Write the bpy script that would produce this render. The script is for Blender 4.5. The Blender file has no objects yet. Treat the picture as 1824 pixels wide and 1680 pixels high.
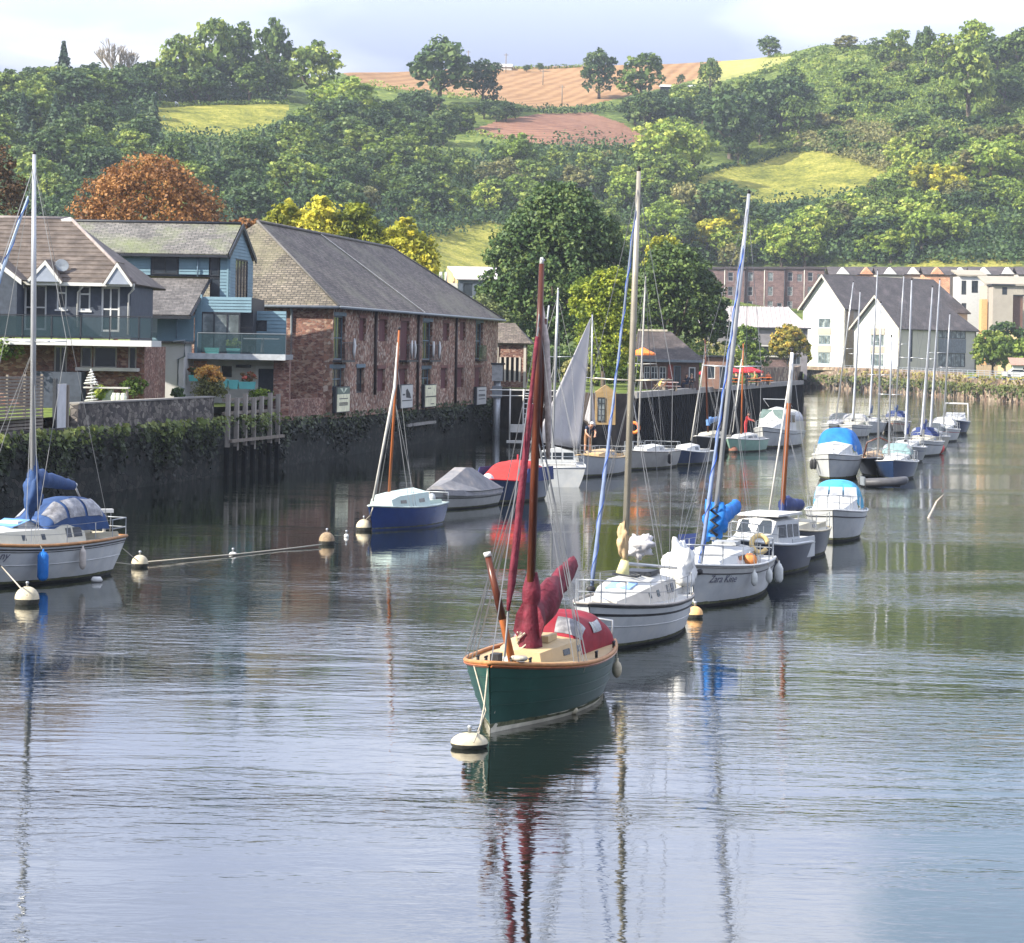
SKYSEED = 0.0
import bpy, math, random
import numpy as np
from mathutils import Vector, Matrix
random.seed(7); np.random.seed(7)
R = math.radians
scene = bpy.context.scene
C = scene.collection

# ---------------------------------------------------------------- camera, light, exposure
EYE = 7.0; F = 4600.0; ROLL = R(1.0)
cam_d = bpy.data.cameras.new('camera'); cam = bpy.data.objects.new('camera', cam_d); C.objects.link(cam)
cam.location = (0, 0, EYE)
cam.rotation_euler = (Matrix.Rotation(R(90), 3, 'X') @ Matrix.Rotation(ROLL, 3, 'Z')).to_euler()
cam_d.sensor_width = 36; cam_d.lens = 36 * F / 1824
cam_d.shift_y = -220 / 1824
cam_d.clip_start = .5; cam_d.clip_end = 6000
scene.camera = cam

SUN_AZ, SUN_EL = R(-119), R(34)          # azimuth from +Y towards +X: the sun stands to the left
sun_dir = Vector((math.sin(SUN_AZ) * math.cos(SUN_EL), math.cos(SUN_AZ) * math.cos(SUN_EL), math.sin(SUN_EL)))
sd = bpy.data.lights.new('sun', 'SUN'); sd.energy = 5.0; sd.angle = R(.6); sd.color = (1, .93, .80)
so = bpy.data.objects.new('sun', sd); C.objects.link(so)
so.rotation_euler = (-sun_dir).to_track_quat('-Z', 'Y').to_euler()

world = bpy.data.worlds.new('World'); scene.world = world; world.use_nodes = True
wn, wl = world.node_tree.nodes, world.node_tree.links
wn.clear()
def N(nodes, t, **kw):
    n = nodes.new(t)
    for k, v in kw.items():
        if k == 'inp':
            for a, b in v.items(): n.inputs[a].default_value = b
        else: setattr(n, k, v)
    return n
w_out = N(wn, 'ShaderNodeOutputWorld'); w_mix = N(wn, 'ShaderNodeMixShader')
sky = N(wn, 'ShaderNodeTexSky', sky_type='NISHITA'); sky.sun_disc = False
sky.sun_elevation = SUN_EL; sky.sun_rotation = SUN_AZ; sky.altitude = 10
b_sky = N(wn, 'ShaderNodeBackground', inp={'Strength': .10})
b_cl = N(wn, 'ShaderNodeBackground', inp={'Strength': .38})
tc = N(wn, 'ShaderNodeTexCoord'); sep = N(wn, 'ShaderNodeSeparateXYZ')
wl.new(tc.outputs['Generated'], sep.inputs[0])
zz = N(wn, 'ShaderNodeMath', operation='ABSOLUTE'); wl.new(sep.outputs['Z'], zz.inputs[0])
za = N(wn, 'ShaderNodeMath', operation='ADD', inp={1: .16}); wl.new(zz.outputs[0], za.inputs[0])
dx = N(wn, 'ShaderNodeMath', operation='DIVIDE'); wl.new(sep.outputs['X'], dx.inputs[0]); wl.new(za.outputs[0], dx.inputs[1])
dy = N(wn, 'ShaderNodeMath', operation='DIVIDE'); wl.new(sep.outputs['Y'], dy.inputs[0]); wl.new(za.outputs[0], dy.inputs[1])
cmb = N(wn, 'ShaderNodeCombineXYZ', inp={2: SKYSEED}); ng = N(wn, 'ShaderNodeMath', operation='MULTIPLY', inp={1: -1.0}); wl.new(dx.outputs[0], ng.inputs[0]); wl.new(ng.outputs[0], cmb.inputs[0]); wl.new(dy.outputs[0], cmb.inputs[1])
n1 = N(wn, 'ShaderNodeTexNoise', inp={'Scale': .75, 'Detail': 6, 'Roughness': .48, 'Distortion': .25}); wl.new(cmb.outputs[0], n1.inputs['Vector'])
n2 = N(wn, 'ShaderNodeTexNoise', inp={'Scale': 1.55, 'Detail': 5, 'Roughness': .45, 'Distortion': .3}); wl.new(cmb.outputs[0], n2.inputs['Vector'])
def ramp(nodes, pts, interp='EASE'):
    r = nodes.new('ShaderNodeValToRGB'); r.color_ramp.interpolation = interp
    e = r.color_ramp.elements
    while len(e) < len(pts): e.new(.5)
    for i, (p, c) in enumerate(pts):
        e[i].position = p; e[i].color = (*c, 1) if len(c) == 3 else c
    return r
r1 = ramp(wn, [(.30, (0, 0, 0)), (.42, (1, 1, 1))]); wl.new(n1.outputs['Fac'], r1.inputs[0])
r2 = ramp(wn, [(.40, (.42, .48, .66)), (.50, (.53, .59, .76)), (.60, (.68, .72, .84)), (.74, (1.05, 1.04, 1.03))]); wl.new(n2.outputs['Fac'], r2.inputs[0])
wl.new(sky.outputs[0], b_sky.inputs['Color']); 
gr = N(wn, 'ShaderNodeMapRange', inp={1: .08, 2: .18, 3: 1.0, 4: 2.7}); gr.interpolation_type = 'SMOOTHSTEP'; wl.new(zz.outputs[0], gr.inputs[0])   # overcast brightens with height
gm_ = N(wn, 'ShaderNodeMix', data_type='RGBA', blend_type='MULTIPLY', inp={0: 1.0}); wl.new(r2.outputs[0], gm_.inputs[6]); wl.new(gr.outputs[0], gm_.inputs[7]); wl.new(gm_.outputs[2], b_cl.inputs['Color'])
# the blue gap between the clouds that the water mirrors at the right
gd_ = Vector((.192, 1, .205)).normalized()
gap = N(wn, 'ShaderNodeVectorMath', operation='DOT_PRODUCT'); wl.new(tc.outputs['Generated'], gap.inputs[0]); gap.inputs[1].default_value = gd_
g1 = N(wn, 'ShaderNodeMath', operation='MULTIPLY_ADD', inp={1: .004}); wl.new(n2.outputs['Fac'], g1.inputs[0]); wl.new(gap.outputs['Value'], g1.inputs[2])
g2 = N(wn, 'ShaderNodeMapRange', inp={1: math.cos(R(3.4)) + .002, 2: math.cos(R(1.2)) + .002, 3: 1.0, 4: .12}); g2.interpolation_type = 'SMOOTHSTEP'; wl.new(g1.outputs[0], g2.inputs[0])
g3 = N(wn, 'ShaderNodeMath', operation='MULTIPLY'); wl.new(r1.outputs[0], g3.inputs[0]); wl.new(g2.outputs[0], g3.inputs[1])
wl.new(g3.outputs[0], w_mix.inputs[0]); wl.new(b_sky.outputs[0], w_mix.inputs[1]); wl.new(b_cl.outputs[0], w_mix.inputs[2])
wl.new(w_mix.outputs[0], w_out.inputs[0])

scene.view_settings.view_transform = 'Standard'; scene.view_settings.look = 'None'
scene.view_settings.exposure = 1.32; scene.view_settings.gamma = 1; scene.view_settings.use_curve_mapping = False
scene.render.engine = 'CYCLES'
cy = scene.cycles
cy.max_bounces = 6; cy.diffuse_bounces = 3; cy.glossy_bounces = 3; cy.transmission_bounces = 4; cy.volume_bounces = 0
cy.transparent_max_bounces = 6; cy.caustics_reflective = False; cy.caustics_refractive = False
cy.use_denoising = True; cy.sample_clamp_indirect = 6

# ---------------------------------------------------------------- survey helpers: sight lines of the photograph -> places
cr, sr = math.cos(ROLL), math.sin(ROLL)
def ab(px, py):
    dx, w = px - 912, 620 - py
    return dx * cr - w * sr, dx * sr + w * cr
def at(px, py, Y):
    a, b = ab(px, py)
    return Vector((a / F * Y, Y, EYE + b / F * Y))
def onw(px, py, z=0.0):
    a, b = ab(px, py)
    Y = (z - EYE) * F / b
    return Vector((a / F * Y, Y, z))

# ---------------------------------------------------------------- materials
MATS = {}
def lin(c): return tuple(((x / 255) / 12.92 if x / 255 <= .04045 else ((x / 255 + .055) / 1.055) ** 2.4) for x in c)
def mat(name, col, rough=.6, var=.22, scale=3.0, bump=.15, metal=0.0, spec=.3, stretch=(1, 1, 1), col2=None, coord='Object', detail=5, emit=None, alpha=1.0, bd=.02):
    if name in MATS: return MATS[name]
    m = bpy.data.materials.new(name); m.use_nodes = True; MATS[name] = m
    nt = m.node_tree; n, l = nt.nodes, nt.links
    p = n['Principled BSDF']
    p.inputs['Roughness'].default_value = rough; p.inputs['Metallic'].default_value = metal
    p.inputs['Specular IOR Level'].default_value = spec; p.inputs['Alpha'].default_value = alpha
    t = n.new('ShaderNodeTexCoord'); mp = n.new('ShaderNodeMapping'); mp.inputs['Scale'].default_value = stretch
    l.new(t.outputs[coord], mp.inputs[0])
    nz = N(n, 'ShaderNodeTexNoise', inp={'Scale': scale, 'Detail': detail, 'Roughness': .6}); l.new(mp.outputs[0], nz.inputs['Vector'])
    c2 = col2 if col2 else tuple(min(1, c * (1 + var)) for c in col)
    c1 = tuple(c * (1 - var) for c in col)
    rp = ramp(n, [(.32, c1), (.5, col), (.7, c2)], 'LINEAR'); l.new(nz.outputs['Fac'], rp.inputs[0])
    l.new(rp.outputs[0], p.inputs['Base Color'])
    if bump:
        b = N(n, 'ShaderNodeBump', inp={'Strength': bump, 'Distance': bd}); l.new(nz.outputs['Fac'], b.inputs['Height']); l.new(b.outputs[0], p.inputs['Normal'])
    if emit: p.inputs['Emission Color'].default_value = (*emit, 1); p.inputs['Emission Strength'].default_value = 1
    return m
def stone_mat(name, cols, mortar, scale=2.6, zs=1.7, bump=.6, mort=.07):
    m = bpy.data.materials.new(name); m.use_nodes = True; MATS[name] = m
    n, l = m.node_tree.nodes, m.node_tree.links; p = n['Principled BSDF']; p.inputs['Roughness'].default_value = .9; p.inputs['Specular IOR Level'].default_value = .2
    t = n.new('ShaderNodeTexCoord'); mp = n.new('ShaderNodeMapping'); mp.inputs['Scale'].default_value = (1, zs, 1); l.new(t.outputs['UV'], mp.inputs[0])
    wz = N(n, 'ShaderNodeTexNoise', inp={'Scale': 1.5, 'Detail': 2}); l.new(mp.outputs[0], wz.inputs['Vector'])
    ad = N(n, 'ShaderNodeVectorMath', operation='MULTIPLY_ADD'); l.new(wz.outputs['Color'], ad.inputs[0]); ad.inputs[1].default_value = (.3, .3, .3); l.new(mp.outputs[0], ad.inputs[2])
    v = N(n, 'ShaderNodeTexVoronoi', inp={'Scale': scale}); l.new(ad.outputs[0], v.inputs['Vector'])
    ve = N(n, 'ShaderNodeTexVoronoi', feature='DISTANCE_TO_EDGE', inp={'Scale': scale}); l.new(ad.outputs[0], ve.inputs['Vector'])
    s = n.new('ShaderNodeSeparateColor'); l.new(v.outputs['Color'], s.inputs[0])
    k = len(cols); rp = ramp(n, [(i / (k - 1), c) for i, c in enumerate(cols)], 'CONSTANT' if k > 4 else 'LINEAR'); l.new(s.outputs[0], rp.inputs[0])
    big = N(n, 'ShaderNodeTexNoise', inp={'Scale': .35, 'Detail': 4}); l.new(t.outputs['UV'], big.inputs['Vector'])
    hs = N(n, 'ShaderNodeMapRange', inp={1: .3, 2: .7, 3: .62, 4: 1.25}); l.new(big.outputs['Fac'], hs.inputs[0])
    mu = N(n, 'ShaderNodeMix', data_type='RGBA', blend_type='MULTIPLY', inp={0: 1.0}); l.new(rp.outputs[0], mu.inputs[6]); l.new(hs.outputs[0], mu.inputs[7])
    er = ramp(n, [(0, (0, 0, 0)), (mort, (1, 1, 1))], 'LINEAR'); l.new(ve.outputs['Distance'], er.inputs[0])
    mx = N(n, 'ShaderNodeMix', data_type='RGBA'); l.new(er.outputs[0], mx.inputs[0]); mx.inputs[6].default_value = (*mortar, 1); l.new(mu.outputs[2], mx.inputs[7])
    l.new(mx.outputs[2], p.inputs['Base Color'])
    b = N(n, 'ShaderNodeBump', inp={'Strength': bump, 'Distance': .06}); l.new(er.outputs[0], b.inputs['Height']); l.new(b.outputs[0], p.inputs['Normal'])
    return m
def course_mat(name, c1, c2, w=.3, h=.2, mortar=(.03, .03, .03), moss=None, rough=.75, bump=.5, msize=.012, offset=.5, lichen=.5):
    m = bpy.data.materials.new(name); m.use_nodes = True; MATS[name] = m
    n, l = m.node_tree.nodes, m.node_tree.links; p = n['Principled BSDF']; p.inputs['Roughness'].default_value = rough; p.inputs['Specular IOR Level'].default_value = .35
    t = n.new('ShaderNodeTexCoord')
    br = N(n, 'ShaderNodeTexBrick', inp={'Scale': 1.0, 'Mortar Size': msize, 'Brick Width': w, 'Row Height': h, 'Bias': 0.0, 'Mortar Smooth': .3})
    br.offset = offset; br.inputs['Color1'].default_value = (*c1, 1); br.inputs['Color2'].default_value = (*c2, 1); br.inputs['Mortar'].default_value = (*mortar, 1)
    l.new(t.outputs['UV'], br.inputs['Vector'])
    nz = N(n, 'ShaderNodeTexNoise', inp={'Scale': .45, 'Detail': 8, 'Roughness': .7}); l.new(t.outputs['UV'], nz.inputs['Vector'])
    hs = N(n, 'ShaderNodeMapRange', inp={1: .3, 2: .72, 3: .6, 4: 1.5}); l.new(nz.outputs['Fac'], hs.inputs[0])
    mu = N(n, 'ShaderNodeMix', data_type='RGBA', blend_type='MULTIPLY', inp={0: 1.0}); l.new(br.outputs['Color'], mu.inputs[6]); l.new(hs.outputs[0], mu.inputs[7])
    nf = N(n, 'ShaderNodeTexNoise', inp={'Scale': 4.5, 'Detail': 4, 'Roughness': .8}); l.new(t.outputs['UV'], nf.inputs['Vector'])
    hf = N(n, 'ShaderNodeMapRange', inp={1: .32, 2: .68, 3: .62, 4: 1.4}); l.new(nf.outputs['Fac'], hf.inputs[0])
    mf = N(n, 'ShaderNodeMix', data_type='RGBA', blend_type='MULTIPLY', inp={0: 1.0}); l.new(mu.outputs[2], mf.inputs[6]); l.new(hf.outputs[0], mf.inputs[7])
    last = mf.outputs[2]
    if moss:
        nm = N(n, 'ShaderNodeTexNoise', inp={'Scale': .22, 'Detail': 7, 'Roughness': .65}); l.new(t.outputs['UV'], nm.inputs['Vector'])
        mr = ramp(n, [(lichen - .06, (0, 0, 0)), (lichen + .12, (.8, .8, .8))], 'LINEAR'); l.new(nm.outputs['Fac'], mr.inputs[0])
        mm = N(n, 'ShaderNodeMix', data_type='RGBA'); l.new(mr.outputs[0], mm.inputs[0]); l.new(last, mm.inputs[6]); mm.inputs[7].default_value = (*moss, 1); last = mm.outputs[2]
    l.new(last, p.inputs['Base Color'])
    b = N(n, 'ShaderNodeBump', inp={'Strength': bump, 'Distance': .03}); b.invert = True; l.new(br.outputs['Fac'], b.inputs['Height']); l.new(b.outputs[0], p.inputs['Normal'])
    return m
def leaf_mat(name, c1, c2, c3=None, trans=.3):
    m = bpy.data.materials.new(name); m.use_nodes = True; MATS[name] = m
    n, l = m.node_tree.nodes, m.node_tree.links; p = n['Principled BSDF']; p.inputs['Roughness'].default_value = .55; p.inputs['Specular IOR Level'].default_value = .25
    a = n.new('ShaderNodeAttribute'); a.attribute_name = 'tint'
    oi = n.new('ShaderNodeObjectInfo')
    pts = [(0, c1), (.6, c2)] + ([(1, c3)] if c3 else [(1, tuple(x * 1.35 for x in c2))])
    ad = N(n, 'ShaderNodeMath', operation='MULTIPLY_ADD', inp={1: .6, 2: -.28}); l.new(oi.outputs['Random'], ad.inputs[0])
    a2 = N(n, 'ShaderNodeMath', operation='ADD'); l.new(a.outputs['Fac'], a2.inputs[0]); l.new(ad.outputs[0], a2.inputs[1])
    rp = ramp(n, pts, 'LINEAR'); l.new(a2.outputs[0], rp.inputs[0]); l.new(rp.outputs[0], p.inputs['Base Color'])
    tr = n.new('ShaderNodeBsdfTranslucent'); l.new(rp.outputs[0], tr.inputs[0])
    mx = N(n, 'ShaderNodeMixShader', inp={0: trans}); l.new(p.outputs[0], mx.inputs[1]); l.new(tr.outputs[0], mx.inputs[2])
    l.new(mx.outputs[0], n['Material Output'].inputs[0])
    return m

# ---------------------------------------------------------------- object helpers
def props(o, label=None, cat=None, group=None, kind=None):
    if label: o['label'] = label
    if cat: o['category'] = cat
    if group: o['group'] = group
    if kind: o['kind'] = kind
    return o
def thing(name, label, cat, loc=(0, 0, 0), rz=0.0, group=None):
    o = bpy.data.objects.new(name, None); C.objects.link(o)
    o.location = loc; o.rotation_euler = (0, 0, rz); o.empty_display_size = .3
    return props(o, label, cat, group)
def link(name, me, parent=None):
    o = bpy.data.objects.new(name, me); C.objects.link(o)
    if parent is not None: o.parent = parent
    return o
def copy_tree(o, parent=None):
    c = o.copy(); C.objects.link(c)
    if parent is not None: c.parent = parent
    for ch in KIDS.get(o.name, []):
        k = copy_tree(ch, c)
        KIDS.setdefault(c.name, []).append(k)
    return c
KIDS = {}
class MB:
    """collects shapes and links them as one mesh object"""
    def __init__(s, T=None): s.v = []; s.f = []; s.mi = []; s.sm = []; s.T = T; s.m = 0; s.smooth = False
    def add(s, vs, fs):
        b = len(s.v)
        if s.T is not None: vs = [s.T @ Vector(v) for v in vs]
        s.v += [tuple(v) for v in vs]
        for f in fs: s.f.append(tuple(b + i for i in f)); s.mi.append(s.m); s.sm.append(s.smooth)
        return s
    def box(s, x0, x1, y0, y1, z0, z1):
        return s.add([(x0, y0, z0), (x1, y0, z0), (x1, y1, z0), (x0, y1, z0), (x0, y0, z1), (x1, y0, z1), (x1, y1, z1), (x0, y1, z1)],
                     [(0, 3, 2, 1), (4, 5, 6, 7), (0, 1, 5, 4), (1, 2, 6, 5), (2, 3, 7, 6), (3, 0, 4, 7)])
    def cbox(s, c, d, rz=0.0):
        cx, cy_, cz = c; hx, hy, hz = d[0] / 2, d[1] / 2, d[2] / 2; co, si = math.cos(rz), math.sin(rz)
        P = []
        for z in (-hz, hz):
            for x, y in ((-hx, -hy), (hx, -hy), (hx, hy), (-hx, hy)): P.append((cx + x * co - y * si, cy_ + x * si + y * co, cz + z))
        return s.add(P, [(0, 3, 2, 1), (4, 5, 6, 7), (0, 1, 5, 4), (1, 2, 6, 5), (2, 3, 7, 6), (3, 0, 4, 7)])
    def poly(s, pts): return s.add(pts, [tuple(range(len(pts)))])
    def slab(s, pts, th):
        """planar polygon given thickness along its normal, pushed away from the normal side"""
        P = [Vector(p) for p in pts]; n = Vector((0, 0, 0))
        for i in range(len(P)): n += P[i].cross(P[(i + 1) % len(P)])
        n.normalize(); Q = [p - n * th for p in P]; k = len(P)
        return s.add(P + Q, [tuple(range(k)), tuple(reversed(range(k, 2 * k)))] + [(i, k + i, k + (i + 1) % k, (i + 1) % k) for i in range(k)])
    def prism(s, poly, z0, z1):
        k = len(poly)
        return s.add([(x, y, z0) for x, y in poly] + [(x, y, z1) for x, y in poly],
                     [tuple(reversed(range(k))), tuple(range(k, 2 * k))] + [(i, (i + 1) % k, k + (i + 1) % k, k + i) for i in range(k)])
    def tube(s, pts, r, n=6, caps=True, flat=1.0):
        P = [Vector(p) for p in pts]; rs = r if isinstance(r, (list, tuple)) else [r] * len(P)
        base = len(P); vs = []; fs = []
        ref = None
        for i, p in enumerate(P):
            d = (P[min(i + 1, base - 1)] - P[max(i - 1, 0)])
            d = d.normalized() if d.length > 1e-9 else Vector((0, 0, 1))
            if ref is None: ref = Vector((0, 0, 1)) if abs(d.z) < .9 else Vector((1, 0, 0))
            u = d.cross(ref).normalized(); w = d.cross(u).normalized(); ref = -w if False else ref
            for k in range(n):
                a = 2 * math.pi * k / n
                vs.append(p + (u * math.cos(a) + w * math.sin(a) * flat) * rs[i])
        for i in range(base - 1):
            for k in range(n):
                fs.append((i * n + k, i * n + (k + 1) % n, (i + 1) * n + (k + 1) % n, (i + 1) * n + k))
        if caps: fs += [tuple(reversed(range(n))), tuple((base - 1) * n + k for k in range(n))]
        sm = s.smooth; s.smooth = n > 4; s.add(vs, fs); s.smooth = sm
        return s
    def ell(s, c, r, n=12, m=8, top=1.0, bot=-1.0):
        vs = []; fs = []
        for j in range(m + 1):
            t = math.asin(bot) + (math.asin(top) - math.asin(bot)) * j / m
            for i in range(n):
                a = 2 * math.pi * i / n
                vs.append((c[0] + r[0] * math.cos(t) * math.cos(a), c[1] + r[1] * math.cos(t) * math.sin(a), c[2] + r[2] * math.sin(t)))
        for j in range(m):
            for i in range(n): fs.append((j * n + i, j * n + (i + 1) % n, (j + 1) * n + (i + 1) % n, (j + 1) * n + i))
        sm = s.smooth; s.smooth = True; s.add(vs, fs); s.smooth = sm
        return s
    def lathe(s, prof, c=(0, 0, 0), n=14):
        vs = [(c[0] + r * math.cos(2 * math.pi * i / n), c[1] + r * math.sin(2 * math.pi * i / n), c[2] + z) for r, z in prof for i in range(n)]
        fs = [(j * n + i, j * n + (i + 1) % n, (j + 1) * n + (i + 1) % n, (j + 1) * n + i) for j in range(len(prof) - 1) for i in range(n)]
        fs += [tuple(reversed(range(n))), tuple((len(prof) - 1) * n + i for i in range(n))]
        sm = s.smooth; s.smooth = True; s.add(vs, fs); s.smooth = sm
        return s
    def grid(s, rows, close=False):
        """rows of points -> surface"""
        n = len(rows[0]); vs = [p for r in rows for p in r]; fs = []
        for j in range(len(rows) - 1):
            for i in range(n - (0 if close else 1)): fs.append((j * n + i, j * n + (i + 1) % n, (j + 1) * n + (i + 1) % n, (j + 1) * n + i))
        sm = s.smooth; s.smooth = True; s.add(vs, fs); s.smooth = sm
        return s
    def mesh(s, name, mats):
        me = bpy.data.meshes.new(name); me.from_pydata(s.v, [], s.f)
        if not isinstance(mats, (list, tuple)): mats = [mats]
        for m in mats: me.materials.append(m)
        me.polygons.foreach_set('material_index', s.mi); me.polygons.foreach_set('use_smooth', s.sm)
        uv = me.uv_layers.new(name='UVMap'); 
        out = np.empty(len(me.loops) * 2, dtype=np.float32); k = 0
        V = s.v
        for p in me.polygons:
            nx, ny, nz = p.normal
            h = math.hypot(nx, ny)
            if h < .02: ux, uy, uz, vx, vy, vz = 1, 0, 0, 0, 1, 0
            else:
                ux, uy, uz = -ny / h, nx / h, 0
                vx, vy, vz = ny * uz - nz * uy, nz * ux - nx * uz, nx * uy - ny * ux
            for i in p.vertices:
                x, y, z = V[i]; out[k] = x * ux + y * uy; out[k + 1] = x * vx + y * vy + z * vz; k += 2
        uv.data.foreach_set('uv', out)
        me.validate(); me.update()
        return me
    def build(s, name, mats, parent=None, label=None, kind=None):
        o = link(name, s.mesh(name, mats), parent)
        if parent is not None: KIDS.setdefault(parent.name, []).append(o)
        if label: o['label'] = label
        if kind: o['kind'] = kind
        return o
def reg(o, parent):
    o.parent = parent; KIDS.setdefault(parent.name, []).append(o); return o
# ================================================================ terrain
def tab(pts):
    xs, bs = [], []
    for px, py in pts:
        a, b = ab(px, py); xs.append(a / F); bs.append(b)
    return np.array(xs), np.array(bs)
_ru, _rb = tab([(-900, 210), (-300, 195), (0, 180), (300, 172), (430, 160), (520, 143), (620, 129), (700, 129), (850, 121), (1050, 117), (1200, 114), (1330, 106), (1400, 97), (1460, 80), (1550, 80), (1650, 84), (1824, 82), (2100, 90), (2700, 130)])
def smooth(xs, ys, w=.02):
    g = np.linspace(-.5, .5, 1001); v = np.interp(g, xs, ys); k = np.hanning(int(w * 2000) + 3); k /= k.sum()
    return g, np.convolve(np.pad(v, len(k) // 2, mode='edge'), k, 'valid')[:1001]
_yu, _yr = smooth([-.4, -.19, -.10, -.05, .0, .10, .2, .4], [660, 700, 800, 930, 990, 980, 880, 860], .04)
_fu, _fy = smooth([-.4, -.12, .0, .09, .13, .4], [330, 330, 420, 540, 555, 540], .03)
_ru, _rb = smooth(_ru, _rb, .004)
def zt(X, Y):
    u = X / np.maximum(Y, 1.0)
    Yr = np.interp(u, _yu, _yr); zr = EYE + np.interp(u, _ru, _rb) / F * Yr; Yf = np.interp(u, _fu, _fy)
    t = (Y - Yf) / (Yr - Yf)
    tc_ = np.clip(t, 0, 1)
    S = np.where(tc_ < .18, tc_ ** 2 / .36, .09 + (tc_ - .18)) / .91
    S = np.where(t > 1, 1 - .25 * (t - 1), S)
    bump = (np.sin(X * .021 + 1.3) * np.sin(Y * .017 + X * .006) * 3.2 + np.sin(X * .055 + Y * .041) * 1.2 + np.sin(X * .13 - Y * .09 + 2) * .35)
    return 3.6 + (zr - 3.6) * S + bump * np.clip(4 * tc_ * (1 - tc_) * 1.4, 0, 1)
def hillpoint(px, py, y0=300):
    a, b = ab(px, py); Y = np.arange(y0, 1050, 2.0)
    d = zt(a / F * Y, Y) - (EYE + b / F * Y)
    i = np.argmax(d > 0)
    if d[i] <= 0: return None
    y = float(Y[i]); return Vector((a / F * y, y, float(zt(np.array(a / F * y), np.array(y)))))
# quay lines
Q0, Q1, Q2 = onw(-700, 1060), onw(480, 833), onw(880, 768)
QP = [onw(-700, 1010), onw(0, 905), onw(480, 835), onw(880, 768)]
SH = [onw(1062, 787), onw(1130, 786), Vector((34.5, 306, 0))]
bank_px = [(1425, 689), (1500, 693), (1600, 699), (1720, 710), (1824, 718), (2050, 745), (2500, 800)]
BK = [onw(*p) for p in bank_px]
u_end = SH[2].x / SH[2].y
edge = [(p.x / p.y, p.y) for p in QP] + [(SH[0].x / SH[0].y, SH[0].y + 4)] + [(p.x / p.y, p.y + .5) for p in SH] + [(u_end + .0008, 530)] + [(p.x / p.y, p.y + 3.5) for p in BK if p.x / p.y > u_end + .002]
eu = np.array([e[0] for e in edge]); ey = np.array([e[1] for e in edge])
us = np.unique(np.concatenate([np.linspace(-.42, .42, 421), np.linspace(-.21, .21, 421), eu, [u_end + .0008]]))
def ts():
    return np.concatenate([np.linspace(0, .25, 40)[:-1], np.linspace(.25, 1, 190), np.linspace(1, 1.9, 30)[1:]])
T_ = ts(); rowsY = []
for u in us:
    y0 = np.interp(u, eu, ey); yr = np.interp(u, _yu, _yr)
    ym = 556.0 + 0 * yr; k1 = 60
    rowsY.append(np.concatenate([y0 + (ym - y0) * np.linspace(0, 1, k1)[:-1], ym + (yr - ym) * np.linspace(0, 1, 170), yr + (yr - y0) * .9 * np.linspace(0, 1, 30)[1:]]))
YY = np.array(rowsY); XX = us[:, None] * YY; ZZ = zt(XX, YY)
nu, nt_ = YY.shape
# which land use a patch of ground belongs to (outlines surveyed from the photograph)
LAND = [
 ('stubble_field', [(600, 122), (1050, 112), (1290, 104), (1300, 112), (1280, 130), (1200, 152), (1045, 188), (960, 194), (900, 180), (760, 165), (640, 150)]),
 ('ploughed_field', [(838, 232), (900, 212), (960, 203), (1050, 200), (1110, 220), (1150, 245), (1110, 266), (1020, 262), (940, 254), (880, 246)]),
 ('hilltop_pasture', [(1290, 104), (1412, 92), (1405, 108), (1360, 124), (1285, 144), (1230, 150)]),
 ('meadow', [(262, 186), (400, 184), (515, 186), (508, 212), (400, 244), (285, 232)]),
 ('meadow', [(1232, 318), (1300, 296), (1400, 270), (1480, 264), (1545, 280), (1585, 300), (1540, 330), (1440, 362), (1370, 384), (1320, 376), (1270, 345)]),
 ('meadow', [(735, 402), (880, 372), (930, 380), (900, 482), (740, 482)]),
 ('meadow', [(1650, 452), (1800, 446), (1830, 480), (1600, 482)]),
]
cu = .25 * (XX[:-1, :-1] + XX[1:, :-1] + XX[:-1, 1:] + XX[1:, 1:]); cY = .25 * (YY[:-1, :-1] + YY[1:, :-1] + YY[:-1, 1:] + YY[1:, 1:]); cz = .25 * (ZZ[:-1, :-1] + ZZ[1:, :-1] + ZZ[:-1, 1:] + ZZ[1:, 1:])
A_ = cu / cY * F; B_ = (cz - EYE) / cY * F
PXg = A_ * cr + B_ * sr + 912; PYg = 620 - (-A_ * sr + B_ * cr)
cls = np.zeros(PXg.shape, int)
def inside(px, py, poly):
    c = np.zeros(px.shape, bool); j = len(poly) - 1
    for i in range(len(poly)):
        xi, yi = poly[i]; xj, yj = poly[j]
        c ^= ((yi > py) != (yj > py)) & (px < (xj - xi) * (py - yi) / (yj - yi + 1e-9) + xi); j = i
    return c
for k, (nm, poly) in enumerate(LAND): cls[inside(PXg, PYg, poly) & (cY > 360)] = k + 1
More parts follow.
